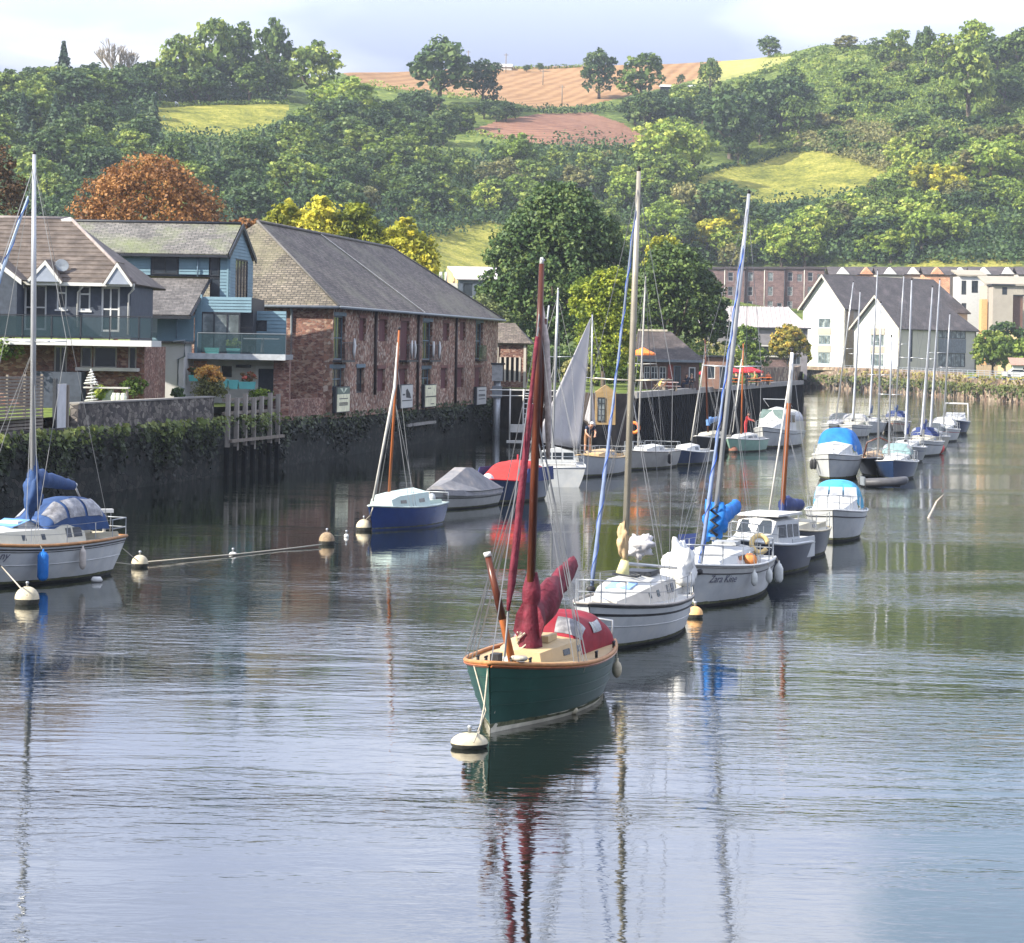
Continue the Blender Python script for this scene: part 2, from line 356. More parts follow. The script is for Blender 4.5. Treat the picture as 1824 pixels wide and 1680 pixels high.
def ground_mat(name, c1, c2, c3, sc=.05, rows=None, bump=.8):
    m = bpy.data.materials.new(name); m.use_nodes = True
    n, l = m.node_tree.nodes, m.node_tree.links; p = n['Principled BSDF']; p.inputs['Roughness'].default_value = .95; p.inputs['Specular IOR Level'].default_value = .1
    t = n.new('ShaderNodeTexCoord')
    a = N(n, 'ShaderNodeTexNoise', inp={'Scale': sc, 'Detail': 9, 'Roughness': .65}); l.new(t.outputs['Object'], a.inputs['Vector'])
    b = N(n, 'ShaderNodeTexNoise', inp={'Scale': sc * 9, 'Detail': 6, 'Roughness': .7}); l.new(t.outputs['Object'], b.inputs['Vector'])
    mx = N(n, 'ShaderNodeMath', operation='MULTIPLY_ADD', inp={1: .5}); l.new(b.outputs['Fac'], mx.inputs[0])
    h = N(n, 'ShaderNodeMath', operation='MULTIPLY', inp={1: .5}); l.new(a.outputs['Fac'], h.inputs[0]); l.new(h.outputs[0], mx.inputs[2])
    last = mx.outputs[0]
    if rows:
        mp = n.new('ShaderNodeMapping'); mp.inputs['Rotation'].default_value = (0, 0, rows[1]); l.new(t.outputs['Object'], mp.inputs[0])
        w = N(n, 'ShaderNodeTexWave', inp={'Scale': rows[0], 'Distortion': 2.5, 'Detail': 3, 'Detail Scale': .4}); l.new(mp.outputs[0], w.inputs['Vector'])
        w2 = N(n, 'ShaderNodeMath', operation='MULTIPLY_ADD', inp={1: .14}); l.new(w.outputs['Fac'], w2.inputs[0]); l.new(last, w2.inputs[2]); last = w2.outputs[0]
    rp = ramp(n, [(.40, c1), (.52, c2), (.64, c3)], 'LINEAR'); l.new(last, rp.inputs[0]); l.new(rp.outputs[0], p.inputs['Base Color'])
    bb = N(n, 'ShaderNodeBump', inp={'Strength': bump, 'Distance': 1.2}); l.new(b.outputs['Fac'], bb.inputs['Height']); l.new(bb.outputs[0], p.inputs['Normal'])
    return m
LM = {'hillside': ground_mat('bracken_slope', (.035, .055, .016), (.11, .15, .035), (.25, .27, .07)),
      'stubble_field': ground_mat('stubble', (.17, .095, .045), (.22, .125, .06), (.28, .17, .085), .03, (.06, .3), .3),
      'ploughed_field': ground_mat('plough_soil', (.11, .055, .04), (.16, .08, .055), (.23, .125, .08), .03, (.12, 1.1), .4),
      'hilltop_pasture': ground_mat('hilltop_grass', (.18, .19, .06), (.26, .26, .08), (.34, .31, .11), .03, None, .3),
      'meadow': ground_mat('meadow_grass', (.09, .11, .025), (.26, .26, .05), (.44, .38, .10), .09, None, 1.0)}
def sub_sheet(name, sel, m, lift=0.0):
    ii, jj = np.nonzero(sel)
    if len(ii) == 0: return
    idx = np.stack([ii * nt_ + jj, (ii + 1) * nt_ + jj, (ii + 1) * nt_ + jj + 1, ii * nt_ + jj + 1], 1)
    uniq, inv = np.unique(idx, return_inverse=True); inv = inv.reshape(idx.shape)
    V = np.stack([XX.ravel()[uniq], YY.ravel()[uniq], ZZ.ravel()[uniq] + lift], 1)
    me = bpy.data.meshes.new(name); me.from_pydata(V.tolist(), [], inv.tolist()); me.materials.append(m)
    me.polygons.foreach_set('use_smooth', [True] * len(me.polygons)); me.update()
    o = link(name, me); props(o, kind='structure'); return o
sub_sheet('hillside', cls == 0, LM['hillside'])
for k, (nm, _) in enumerate(LAND): sub_sheet(nm, cls == k + 1, LM[nm])

# ================================================================ river
wm = bpy.data.materials.new('river_water'); wm.use_nodes = True
n, l = wm.node_tree.nodes, wm.node_tree.links; p = n['Principled BSDF']
p.inputs['Base Color'].default_value = (.006, .009, .007, 1); p.inputs['Roughness'].default_value = .03
p.inputs['IOR'].default_value = 2.0; p.inputs['Specular IOR Level'].default_value = .5
t = n.new('ShaderNodeTexCoord')
def wave(scale, sx, sy, det, rot=0.0, dist=0.0):
    mp = n.new('ShaderNodeMapping'); mp.inputs['Scale'].default_value = (sx, sy, 1); mp.inputs['Rotation'].default_value = (0, 0, rot); l.new(t.outputs['Object'], mp.inputs[0])
    z = N(n, 'ShaderNodeTexNoise', inp={'Scale': scale, 'Detail': det, 'Roughness': .55, 'Distortion': dist}); l.new(mp.outputs[0], z.inputs['Vector'])
    return z.outputs['Fac']
rip = wave(1.45, .72, 1.9, 3, R(6), .4)
fine = wave(4.6, .8, 1.7, 2, R(-8))
swell = wave(.25, .6, 1.6, 2, R(12), .6)
patch = wave(.055, .45, 1.3, 4, R(-14), .8)
pr = N(n, 'ShaderNodeMapRange', inp={1: .44, 2: .64, 3: .40, 4: 2.6}); l.new(patch, pr.inputs[0])
sx = n.new('ShaderNodeSeparateXYZ'); l.new(t.outputs['Object'], sx.inputs[0])      # the water lies sheltered under the left quay
sh_ = N(n, 'ShaderNodeMath', operation='MULTIPLY_ADD', inp={1: -.2, 2: 44.0}); l.new(sx.outputs['Y'], sh_.inputs[0])
sh2 = N(n, 'ShaderNodeMath', operation='ADD'); l.new(sh_.outputs[0], sh2.inputs[0]); l.new(sx.outputs['X'], sh2.inputs[1])
sh3 = N(n, 'ShaderNodeMapRange', inp={1: 6.0, 2: 36.0, 3: .40, 4: 1.15}); l.new(sh2.outputs[0], sh3.inputs[0])
prm = N(n, 'ShaderNodeMath', operation='MULTIPLY'); l.new(pr.outputs[0], prm.inputs[0]); l.new(sh3.outputs[0], prm.inputs[1]); pr = prm
s1 = N(n, 'ShaderNodeMath', operation='MULTIPLY', inp={1: 1.0}); l.new(rip, s1.inputs[0])
s2 = N(n, 'ShaderNodeMath', operation='MULTIPLY_ADD', inp={1: .22}); l.new(fine, s2.inputs[0]); l.new(s1.outputs[0], s2.inputs[2])
s3 = N(n, 'ShaderNodeMath', operation='MULTIPLY', inp={}); l.new(s2.outputs[0], s3.inputs[0]); l.new(pr.outputs[0], s3.inputs[1])
s4 = N(n, 'ShaderNodeMath', operation='MULTIPLY_ADD', inp={1: .6}); l.new(swell, s4.inputs[0]); l.new(s3.outputs[0], s4.inputs[2])
bp = N(n, 'ShaderNodeBump', inp={'Strength': 1.0, 'Distance': .0118}); l.new(s4.outputs[0], bp.inputs['Height']); l.new(bp.outputs[0], p.inputs['Normal'])
w = MB(); w.poly([(-260, -30, 0), (260, -30, 0), (260, 700, 0), (-260, 700, 0)])
props(w.build('river', wm), kind='structure')
b = MB(); b.poly([(-300, -60, -1.6), (300, -60, -1.6), (300, 900, -1.6), (-300, 900, -1.6)])
props(b.build('river_bed', mat('mud', (.05, .045, .03), .9)), kind='structure')

# ================================================================ haze
h = MB(); h.box(-700, 700, -80, 1950, -3.2, 190)
hm = bpy.data.materials.new('haze'); hm.use_nodes = True; hn = hm.node_tree.nodes; hn.clear()
ho = hn.new('ShaderNodeOutputMaterial'); pv = hn.new('ShaderNodeVolumePrincipled'); pv.inputs['Density'].default_value = .00012; pv.inputs['Color'].default_value = (.78, .87, 1, 1); pv.inputs['Anisotropy'].default_value = .2
hm.node_tree.links.new(pv.outputs[0], ho.inputs['Volume'])
hz = h.build('haze', hm); props(hz, kind='stuff', label='thin pale blue haze hanging in the valley air')
# ================================================================ vegetation
def quads_mesh(name, V, tint, m):
    k = len(V); me = bpy.data.meshes.new(name)
    me.vertices.add(4 * k); me.vertices.foreach_set('co', V.astype(np.float32).ravel())
    me.loops.add(4 * k); me.loops.foreach_set('vertex_index', np.arange(4 * k, dtype=np.int32))
    me.polygons.add(k); me.polygons.foreach_set('loop_start', np.arange(0, 4 * k, 4, dtype=np.int32)); me.polygons.foreach_set('loop_total', np.full(k, 4, dtype=np.int32))
    me.update(calc_edges=True)
    a = me.attributes.new('tint', 'FLOAT', 'POINT'); a.data.foreach_set('value', np.repeat(tint, 4).astype(np.float32))
    me.materials.append(m); return me
def unit(a): return a / (np.linalg.norm(a, axis=1, keepdims=True) + 1e-9)
def leaves(cen, out, size, rng, tilt=.9):
    """leaf faces at cen facing roughly out"""
    k = len(cen); nrm = unit(out + rng.normal(size=(k, 3)) * tilt)
    t1 = unit(np.cross(nrm, rng.normal(size=(k, 3)))); t2 = np.cross(nrm, t1)
    s = (size * rng.uniform(.6, 1.35, size=k))[:, None]; e = rng.uniform(.5, .9, size=(k, 1))
    V = np.stack([cen - t1 * s, cen - t2 * s * e + nrm * s * .15, cen + t1 * s, cen + t2 * s * e + nrm * s * .15], 1)
    return V
def crown(name, lobes, leaf, n, m, seed, clump=.26, core=.15, up=.25):
    rng = np.random.default_rng(seed); Vs = []; Ts = []
    L = np.array(lobes, float); area = (L[:, 3] * L[:, 4] + L[:, 5] * L[:, 4] + L[:, 3] * L[:, 5]); area /= area.sum()
    for k, lb in enumerate(L):
        c, r = lb[:3], lb[3:]; nk = int(n * area[k]); per = 26; nc = max(6, nk // per)
        d = unit(rng.normal(size=(nc, 3))); d[:, 2] = np.where(d[:, 2] < -.45, -d[:, 2], d[:, 2])
        rad = rng.uniform(.78, 1.08, size=(nc, 1))
        cc = c + d * r * rad
        # drop clumps that lie deep in another lobe
        keep = np.ones(nc, bool)
        for j, l2 in enumerate(L):
            if j != k: keep &= (((cc - l2[:3]) / l2[3:]) ** 2).sum(1) > .55
        cc = cc[keep]; d = d[keep]; nc = len(cc)
        if nc == 0: continue
        rc = clump * r.mean() * rng.uniform(.6, 1.3, size=nc)
        tt = rng.uniform(0, 1, size=nc)
        ids = np.repeat(np.arange(nc), per)
        o = unit(rng.normal(size=(len(ids), 3))); q = rng.uniform(.35, 1, size=(len(ids), 1)) ** .5
        pos = cc[ids] + o * q * rc[ids][:, None] * np.array([1, 1, .7])
        Vs.append(leaves(pos, o * .7 + d[ids] * .5 + np.array([0, 0, up]), leaf, rng)); Ts.append(np.clip(tt[ids] * .85 + rng.uniform(-.1, .18, size=len(ids)), 0, 1))
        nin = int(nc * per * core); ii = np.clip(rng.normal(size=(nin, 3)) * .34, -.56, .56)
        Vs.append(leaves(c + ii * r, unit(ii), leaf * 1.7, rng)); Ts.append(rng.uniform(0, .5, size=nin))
    return quads_mesh(name, np.concatenate(Vs), np.concatenate(Ts), m)
BARK = mat('bark', (.09, .07, .055), .9, .35, 6, .5)
def trunk_mesh(name, h, r, limbs, seed, spread=.5, fork=.45, m=None):
    rng = random.Random(seed); g = MB()
    lean = rng.uniform(-.04, .04) * h
    g.tube([(0, 0, -.8), (0, 0, .2), (lean * .5, 0, h * fork), (lean, 0, h * .8)], [r * 1.5, r * 1.15, r * .8, r * .25], 7)
    for i in range(limbs):
        a = 2 * math.pi * i / limbs + rng.uniform(-.4, .4); z = h * rng.uniform(fork * .65, fork * 1.2); L = h * spread * rng.uniform(.7, 1.1)
        p0 = Vector((0, 0, z)); p1 = p0 + Vector((math.cos(a) * L * .45, math.sin(a) * L * .45, L * .35)); p2 = p0 + Vector((math.cos(a) * L * .8, math.sin(a) * L * .8, L * .85))
        g.tube([p0, p1, p2], [r * .5, r * .32, r * .1], 5)
        for s_ in (-1, 1):
            p3 = p1 + Vector((math.cos(a + s_ * .8) * L * .4, math.sin(a + s_ * .8) * L * .4, L * .35)); g.tube([p1, p3], [r * .22, r * .06], 4)
    return g.mesh(name, m or BARK)
def rand_lobes(rng, w, h, z0, k, big=.62):
    out = [(0, 0, z0 + h * .5, w * big, w * big, h * .5)]
    for i in range(k):
        a = 2 * math.pi * i / k + rng.uniform(-.5, .5); rr = w * rng.uniform(.42, .62); s = w * rng.uniform(.32, .5)
        out.append((math.cos(a) * rr, math.sin(a) * rr, z0 + h * rng.uniform(.25, .72), s, s, s * rng.uniform(.7, 1.0) * h / w * .9))
    out.append((rng.uniform(-.2, .2) * w, rng.uniform(-.2, .2) * w, z0 + h * .84, w * .4, w * .4, h * .22))
    return out
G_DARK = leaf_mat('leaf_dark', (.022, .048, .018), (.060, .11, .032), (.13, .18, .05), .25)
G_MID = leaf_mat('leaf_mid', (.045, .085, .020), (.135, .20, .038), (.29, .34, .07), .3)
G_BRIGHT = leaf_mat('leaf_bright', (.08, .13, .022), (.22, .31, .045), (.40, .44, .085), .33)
G_YELLOW = leaf_mat('leaf_yellow', (.13, .16, .02), (.43, .42, .05), (.68, .60, .07), .4)
G_BROWN = leaf_mat('leaf_brown', (.10, .045, .018), (.27, .125, .04), (.46, .24, .08), .3)
G_ORANGE = leaf_mat('leaf_orange', (.22, .10, .03), (.50, .24, .06), (.62, .40, .10), .3)
G_CONIF = leaf_mat('needle_green', (.022, .048, .026), (.06, .10, .05), (.12, .17, .07), .15)
G_OLIVE = leaf_mat('leaf_olive', (.08, .09, .035), (.17, .175, .06), (.30, .27, .10), .28)
# far-tree kit: unit trees about 10 m tall; leaf clumps about half a metre across
KIT = {}
def kit_add(kind, cr_, tr): KIT.setdefault(kind, []).append((cr_, tr))
_rg = random.Random(3)
for kind, m, wid in (('dark', G_DARK, 5.2), ('mid', G_MID, 5.0), ('bright', G_BRIGHT, 4.8), ('olive', G_OLIVE, 4.8)):
    for v in range(4):
        lb = rand_lobes(_rg, wid * _rg.uniform(.85, 1.1), 9.0, .9, 6 + v)
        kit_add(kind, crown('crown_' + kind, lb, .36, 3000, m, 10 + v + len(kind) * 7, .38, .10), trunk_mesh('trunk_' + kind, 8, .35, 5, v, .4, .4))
for v in range(2):
    lb = rand_lobes(_rg, 4.6, 8.0, 2.0, 7); kit_add('yellow', crown('crown_yellow', lb, .36, 2400, G_YELLOW, 50 + v), trunk_mesh('trunk_yellow', 8, .3, 5, v, .4, .4))
def conifer_mesh(seed, h=10, r=2.6, n=2600):
    rng = np.random.default_rng(seed); z = h * (.08 + .92 * (1 - np.sqrt(rng.uniform(0, 1, n)))); a = rng.uniform(0, 2 * math.pi, n)
    lay = (z * 1.6) % 1.0; rr = r * (1 - z / h) * (.55 + .5 * (1 - lay)) * (.75 + .3 * np.sin(a * 5 + z * 3)) * rng.uniform(.6, 1.05, n) + .08
    pos = np.stack([np.cos(a) * rr, np.sin(a) * rr, z], 1); out = np.stack([np.cos(a), np.sin(a), np.full(n, .55)], 1)
    return quads_mesh('crown_conifer', leaves(pos, out, .34, rng, .5), np.clip(rr / r + rng.uniform(-.3, .3, n), 0, 1), G_CONIF)
for v in range(3): kit_add('conifer', conifer_mesh(70 + v, 10, 2.3 + .3 * v), trunk_mesh('trunk_conifer', 9, .22, 0, v))
def bare_mesh(seed):
    g = MB(); rng = random.Random(seed)
    def br(p, d, L, r, k):
        q = p + d * L; g.tube([p, q], [r, r * .6], 4, False)
        if k:
            for i in range(3):
                nd = (d + Vector((rng.uniform(-.55, .55), rng.uniform(-.55, .55), rng.uniform(.0, .35)))).normalized(); br(q, nd, L * rng.uniform(.6, .8), r * .6, k - 1)
    for i in range(3): br(Vector((0, 0, 0)), Vector((rng.uniform(-.3, .3), rng.uniform(-.3, .3), 1)).normalized(), 3.2, .3, 4)
    return g.mesh('bare_branches', mat('pale_bark', (.20, .17, .13), .9))
BARE = [bare_mesh(1), bare_mesh(2)]
for v in range(3):   # bushes: wide and low
    lb = rand_lobes(_rg, 2.6, 2.6, 0, 5); KIT.setdefault('bush', []).append((crown('crown_bush', lb, .30, 1300, [G_DARK, G_MID, G_OLIVE][v], 90 + v, .32), trunk_mesh('trunk_bush', 1.6, .14, 3, v, .5, .3)))
SRC = {}
def tree(name, label, cat, pos, h, kind, v, group=None, wide=1.0, rz=None):
    cme, tme = KIT[kind][v % len(KIT[kind])]
    o = thing(name, label, cat, pos, rz if rz is not None else random.uniform(0, 6.28), group)
    base = 2.9 if kind == 'bush' else 10.0
    s = h / base; o.scale = (s * wide, s * wide, s)
    reg(link('crown', cme, o), o); reg(link('trunk', tme, o), o)
    return o
# --- trees of the valley side that can be told apart: (px, base py, height px, kind, width factor, label)
NT = [
 (783, 196, 116, 'dark', 1.15, 'broad dark oak standing alone against the stubble field with an open fork'),
 (860, 188, 70, 'dark', 1.0, 'rounder dark tree touching the right side of the broad oak'),
 (1067, 176, 82, 'dark', .85, 'upright dark tree standing in the stubble field above the ploughed field'),
 (1143, 182, 78, 'mid', 1.2, 'wide bushy tree right of the upright tree on the stubble field'),
 (1265, 172, 62, 'mid', .8, 'small spreading tree beside the white field shelter on the hill'),
 (1212, 152, 18, 'dark', .8, 'tiny lone tree in the stubble field left of the hilltop pasture'),
 (1369, 103, 36, 'dark', 1.25, 'single round tree on the skyline of the hilltop pasture'),
 (962, 116, 16, 'dark', 1.0, 'little round tree on the skyline right of the barn'),
 (938, 117, 13, 'dark', 1.2, 'smallest clipped tree on the skyline next to the barn'),
 (487, 168, 122, 'mid', .62, 'tall narrow tree rising above the wood on the left skyline'),
 (420, 172, 124, 'mid', .85, 'tallest broad crown of the left skyline wood'),
 (375, 175, 128, 'mid', .75, 'tall crown on the left of the highest skyline group'),
 (318, 182, 108, 'mid', .8, 'lower crown at the left end of the highest skyline group'),
 (558, 188, 104, 'mid', 1.05, 'big round tree at the left end of the stubble field'),
 (112, 170, 108, 'conifer', 1.0, 'spiky conifer breaking the skyline at the far left'),
 (272, 254, 88, 'conifer', 1.15, 'pointed conifer at the left corner of the small meadow'),
 (182, 244, 76, 'conifer', 1.0, 'pale conifer left of the meadow conifer'),
 (98, 256, 90, 'conifer', 1.1, 'conifer in the thick of the left wood'),
 (40, 260, 92, 'conifer', 1.1, 'conifer at the left edge of the wood'),
 (613, 224, 82, 'bright', 1.45, 'broad pale green tree below the left end of the stubble field'),
 (690, 318, 66, 'bright', 1.3, 'round pale green tree in the shaded wood below the oak'),
 (548, 350, 58, 'bright', 1.4, 'pale green tree above the yellow treetops'),
 (744, 232, 66, 'mid', 1.1, 'grey green tree in front of the broad oak'),
 (820, 236, 46, 'mid', 1.3, 'bright topped tree at the left corner of the ploughed field'),
 (925, 330, 86, 'bright', 1.1, 'tall light green tree on the spur below the ploughed field'),
 (880, 385, 64, 'mid', 1.2, 'bushy tree on the edge of the grassy spur'),
 (1185, 318, 96, 'bright', 1.2, 'feathery light green tree below the ploughed field'),
 (1235, 318, 88, 'bright', .9, 'slender light green tree right of the feathery one'),
 (1300, 285, 110, 'dark', 1.1, 'dark tall tree in the shaded gully of the hill'),
 (1390, 240, 92, 'dark', 1.1, 'dark round tree at the right of the shaded gully'),
 (1725, 222, 140, 'mid', .85, 'very tall ivy covered tree on the right hillside'),
 (1600, 118, 60, 'mid', .9, 'skyline tree left of the tall right group'),
 (1650, 120, 66, 'mid', .7, 'narrow skyline tree on the right hill'),
 (1735, 122, 80, 'bright', 1.0, 'highest spreading tree on the right skyline'),
 (1815, 130, 76, 'mid', 1.1, 'tree on the skyline at the right edge'),
 (1570, 112, 42, 'mid', 1.3, 'low skyline tree between the crest scrub and the narrow skyline trees'),
 (1680, 122, 58, 'bright', 1.1, 'pale skyline tree left of the highest spreading tree'),
 (1775, 132, 58, 'dark', 1.3, 'dark skyline tree between the two tallest right skyline trees'),
 (1700, 160, 50, 'dark', 1.4, 'dark round tree just under the right skyline'),
 (1790, 190, 60, 'mid', 1.4, 'broad tree under the right skyline near the edge'),
 (1640, 300, 64, 'olive', 1.6, 'wide olive tree above the yellow meadow on its right'),
 (1800, 300, 70, 'olive', 1.5, 'wide russet green tree at the right edge of the slope'),
 (1505, 92, 26, 'olive', 1.8, 'low scrubby clump on the right hill crest'),
 (1765, 350, 92, 'bright', 1.3, 'big bright green tree in the middle of the right slope'),
 (1625, 262, 60, 'dark', 1.4, 'dark clump on the right slope above the yellow meadow'),
 (1270, 425, 92, 'dark', 1.35, 'dark round tree below the yellow meadow'),
 (1222, 420, 86, 'olive', .9, 'autumn tinted narrow tree above the brick terrace'),
 (1560, 455, 70, 'dark', 1.9, 'spreading dark tree with golden top above the terrace roofs'),
 (1625, 470, 48, 'conifer', 1.2, 'small conifer on the bright grass above the terrace'),
]
for i, (px, py, hp, kind, wd, lab) in enumerate(NT):
    P = hillpoint(px, py)
    if P is None:
        a, b = ab(px, py); P = hillpoint(px, py + 12) or at(px, py, 950)
        if hillpoint(px, py + 12): P = hillpoint(px, py + 12)
    tree('conifer_tree' if kind == 'conifer' else 'broadleaf_tree', lab, 'tree', P - Vector((0, 0, .3)), hp / F * P.y * 1.04, kind, i, None, wd)
for i, (px, py, hp) in enumerate([(205, 150, 78), (232, 150, 66)]):
    P = hillpoint(px, py + 25) or at(px, py, 700)
    o = thing('bare_tree', ['bare pale branched tree rising from the left skyline wood', 'smaller bare tree right beside it on the left skyline'][i], 'tree', P, i * 2.0)
    s = hp * 1.3 / F * P.y / 9; o.scale = (s, s, s); reg(link('branches', BARE[i], o), o)
# --- woods: groups of alike trees
WOODS = [
 ([(-40, 168), (300, 168), (480, 150), (520, 175), (500, 184), (262, 188), (255, 205), (-40, 210)], 46, [('mid', 5), ('dark', 5)], (58, 88), 'trees of the left skyline wood', 'crown among the shaded trees of the left skyline wood'),
 ([(-40, 222), (270, 246), (420, 258), (540, 238), (560, 385), (420, 420), (-40, 430)], 64, [('mid', 4), ('dark', 4), ('conifer', 3)], (60, 96), 'trees of the lower left wood', 'tree in the bluish wood on the slope below the small meadow'),
 ([(540, 235), (740, 215), (800, 260), (760, 330), (850, 380), (700, 410), (540, 400)], 42, [('dark', 5), ('mid', 4)], (52, 84), 'trees of the shaded wood below the oak', 'dark tree in the shaded wood below the broad oak'),
 ([(860, 205), (940, 200), (935, 212), (830, 235), (790, 222)], 7, [('dark', 1)], (30, 42), 'hedge trees left of the ploughed field', 'low dark tree in the hedge above the ploughed field'),
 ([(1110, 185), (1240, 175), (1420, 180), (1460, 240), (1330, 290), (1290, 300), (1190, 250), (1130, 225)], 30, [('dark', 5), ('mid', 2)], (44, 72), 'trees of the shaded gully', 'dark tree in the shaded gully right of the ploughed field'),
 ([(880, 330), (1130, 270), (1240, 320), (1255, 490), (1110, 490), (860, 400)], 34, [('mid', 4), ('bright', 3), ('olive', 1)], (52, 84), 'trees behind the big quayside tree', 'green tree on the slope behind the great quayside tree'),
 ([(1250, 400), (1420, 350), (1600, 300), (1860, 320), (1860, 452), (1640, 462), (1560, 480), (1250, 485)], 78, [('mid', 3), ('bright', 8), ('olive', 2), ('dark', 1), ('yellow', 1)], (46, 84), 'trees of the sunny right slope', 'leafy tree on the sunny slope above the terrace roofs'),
]
WOODS.append(([(1400, 150), (1480, 112), (1840, 130), (1840, 320), (1600, 290), (1430, 262), (1420, 200)], 64, [('bush', 1)], (12, 30), 'bushes of the upper right slope', ''))
WOODS.append(([(640, 330), (860, 300), (900, 372), (740, 398), (600, 400)], 14, [('mid', 2), ('bright', 1), ('olive', 1)], (30, 50), 'small trees beside the grassy spur', ''))
rr_ = random.Random(11)
MARKS = [(110, 'at the left edge'), (230, 'above the tiled house'), (420, 'above the domed rust tree'), (560, 'above the blue house'), (700, 'over the warehouse ridge'), (860, 'left of the lime tree'), (1010, 'above the lime tree'), (1140, 'left of the tallest mast'), (1240, 'above the quay cafe'), (1340, 'left of the leaning alloy mast'), (1440, 'above the long grey roof'), (1560, 'above the white gables'), (1680, 'above the white houses'), (9999, 'above the beige flats')]
KC = {'mid': 'mid green', 'dark': 'dark green', 'bright': 'light green', 'olive': 'olive brown', 'yellow': 'yellow', 'conifer': 'blue green', 'bush': 'round'}
def wood_label(x, y, hp, hr, y0, y1, k, grp):
    w = next(m for lim, m in MARKS if x < lim); zone = {'trees of the left skyline wood': 'left skyline wood', 'trees of the lower left wood': 'lower left wood', 'trees of the shaded wood below the oak': 'shaded wood', 'hedge trees left of the ploughed field': 'field hedge', 'trees of the shaded gully': 'shaded gully', 'trees behind the big quayside tree': 'middle slope', 'trees of the sunny right slope': 'sunny slope', 'bushes of the upper right slope': 'upper slope', 'small trees beside the grassy spur': 'grassy spur'}[grp]; sz = 'small' if hp < hr[0] + (hr[1] - hr[0]) * .33 else 'tall' if hp > hr[0] + (hr[1] - hr[0]) * .67 else 'middling'
    return sz + ' ' + KC[k] + (' conifer ' if k == 'conifer' else ' bush ' if k == 'bush' else ' tree ') + w + ', ' + zone
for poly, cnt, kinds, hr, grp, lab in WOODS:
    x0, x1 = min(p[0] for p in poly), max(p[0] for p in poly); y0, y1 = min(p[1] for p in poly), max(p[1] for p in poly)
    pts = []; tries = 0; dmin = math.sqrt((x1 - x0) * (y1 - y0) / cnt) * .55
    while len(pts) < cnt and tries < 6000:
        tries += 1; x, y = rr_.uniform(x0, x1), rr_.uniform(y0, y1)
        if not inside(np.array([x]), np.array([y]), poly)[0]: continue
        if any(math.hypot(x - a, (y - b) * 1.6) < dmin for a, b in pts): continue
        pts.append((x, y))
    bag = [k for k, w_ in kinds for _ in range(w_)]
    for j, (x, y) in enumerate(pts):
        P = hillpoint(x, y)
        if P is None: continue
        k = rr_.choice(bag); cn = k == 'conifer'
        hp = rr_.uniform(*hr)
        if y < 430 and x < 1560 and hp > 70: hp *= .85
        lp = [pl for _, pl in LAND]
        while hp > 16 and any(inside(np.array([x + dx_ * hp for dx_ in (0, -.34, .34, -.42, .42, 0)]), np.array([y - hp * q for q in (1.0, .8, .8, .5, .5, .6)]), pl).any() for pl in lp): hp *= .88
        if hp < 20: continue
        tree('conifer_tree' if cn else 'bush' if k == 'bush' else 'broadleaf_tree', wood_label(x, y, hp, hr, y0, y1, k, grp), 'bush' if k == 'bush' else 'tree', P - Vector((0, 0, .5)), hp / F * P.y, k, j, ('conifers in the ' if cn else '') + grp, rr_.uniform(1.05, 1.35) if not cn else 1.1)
ORDN = ['first', 'second', 'third', 'fourth', 'fifth', 'sixth', 'seventh', 'eighth', 'ninth', 'tenth', 'eleventh', 'twelfth', 'thirteenth', 'fourteenth', 'fifteenth', 'sixteenth']
_same = {}
for o in C.objects:
    if o.get('group') and o.get('category') in ('tree', 'bush'): _same.setdefault(o['label'], []).append(o)
for lb_, os_ in _same.items():
    if len(os_) > 1:
        for i, o in enumerate(sorted(os_, key=lambda q: q.location.x / q.location.y)): o['label'] = ORDN[min(i, 15)] + ' from left: ' + lb_
# --- scrub and undergrowth: a mass that nobody could count
def scrub(name, label, polys, n, m, seed, hs=(1.2, 3.0), per=34, leaf=.42):
    rng = np.random.default_rng(seed); pp = []
    for poly, share in polys:
        P = np.array(poly); x = rng.uniform(P[:, 0].min(), P[:, 0].max(), n * 8); y = rng.uniform(P[:, 1].min(), P[:, 1].max(), n * 8)
        ok = inside(x, y, poly); x, y = x[ok][:int(n * share)], y[ok][:int(n * share)]
        dx, w = x - 912, 620 - y; a = dx * cr - w * sr; b = dx * sr + w * cr
        YS = np.arange(320, 1040, 3.0)[None, :]; X_ = a[:, None] / F * YS
        d = zt(X_, np.broadcast_to(YS, X_.shape)) - (EYE + b[:, None] / F * YS)
        i = np.argmax(d > 0, 1); good = d[np.arange(len(i)), i] > 0
        ys = YS[0][i][good]; xs = a[good] / F * ys; pp.append(np.stack([xs, ys, zt(xs, ys)], 1))
    P = np.concatenate(pp); k = len(P); hh = rng.uniform(*hs, size=k) * (1 + (rng.random(k) < .15) * 1.0); ids = np.repeat(np.arange(k), per)
    o = unit(rng.normal(size=(len(ids), 3))); o[:, 2] = np.abs(o[:, 2])
    pos = P[ids] + o * rng.uniform(.5, 1, size=(len(ids), 1)) * np.stack([hh * 1.25, hh * 1.25, hh], 1)[ids]
    tt = rng.uniform(0, 1, k)
    me = quads_mesh(name, leaves(pos, o, leaf * 1.0, rng, .7), np.clip(tt[ids] * .8 + rng.uniform(-.1, .2, len(ids)), 0, 1), m)
    ob = link(name, me); props(ob, label=label, kind='stuff'); return ob
SLOPE = [(1290, 150), (1400, 112), (1470, 85), (1840, 88), (1840, 320), (1600, 300), (1420, 265), (1310, 300), (1400, 240), (1430, 190)]
scrub('hillside_scrub', 'low dark green scrub over the upper right slope', [(SLOPE, 1.0)], 1700, G_MID, 5, (.8, 2.2))
scrub('bracken', 'pale green bracken patches on the right slope', [([(1330, 160), (1480, 100), (1700, 130), (1840, 200), (1840, 300), (1560, 260), (1420, 260)], 1.0)], 1300, G_BRIGHT, 6, (.4, 1.1), 20, .34)
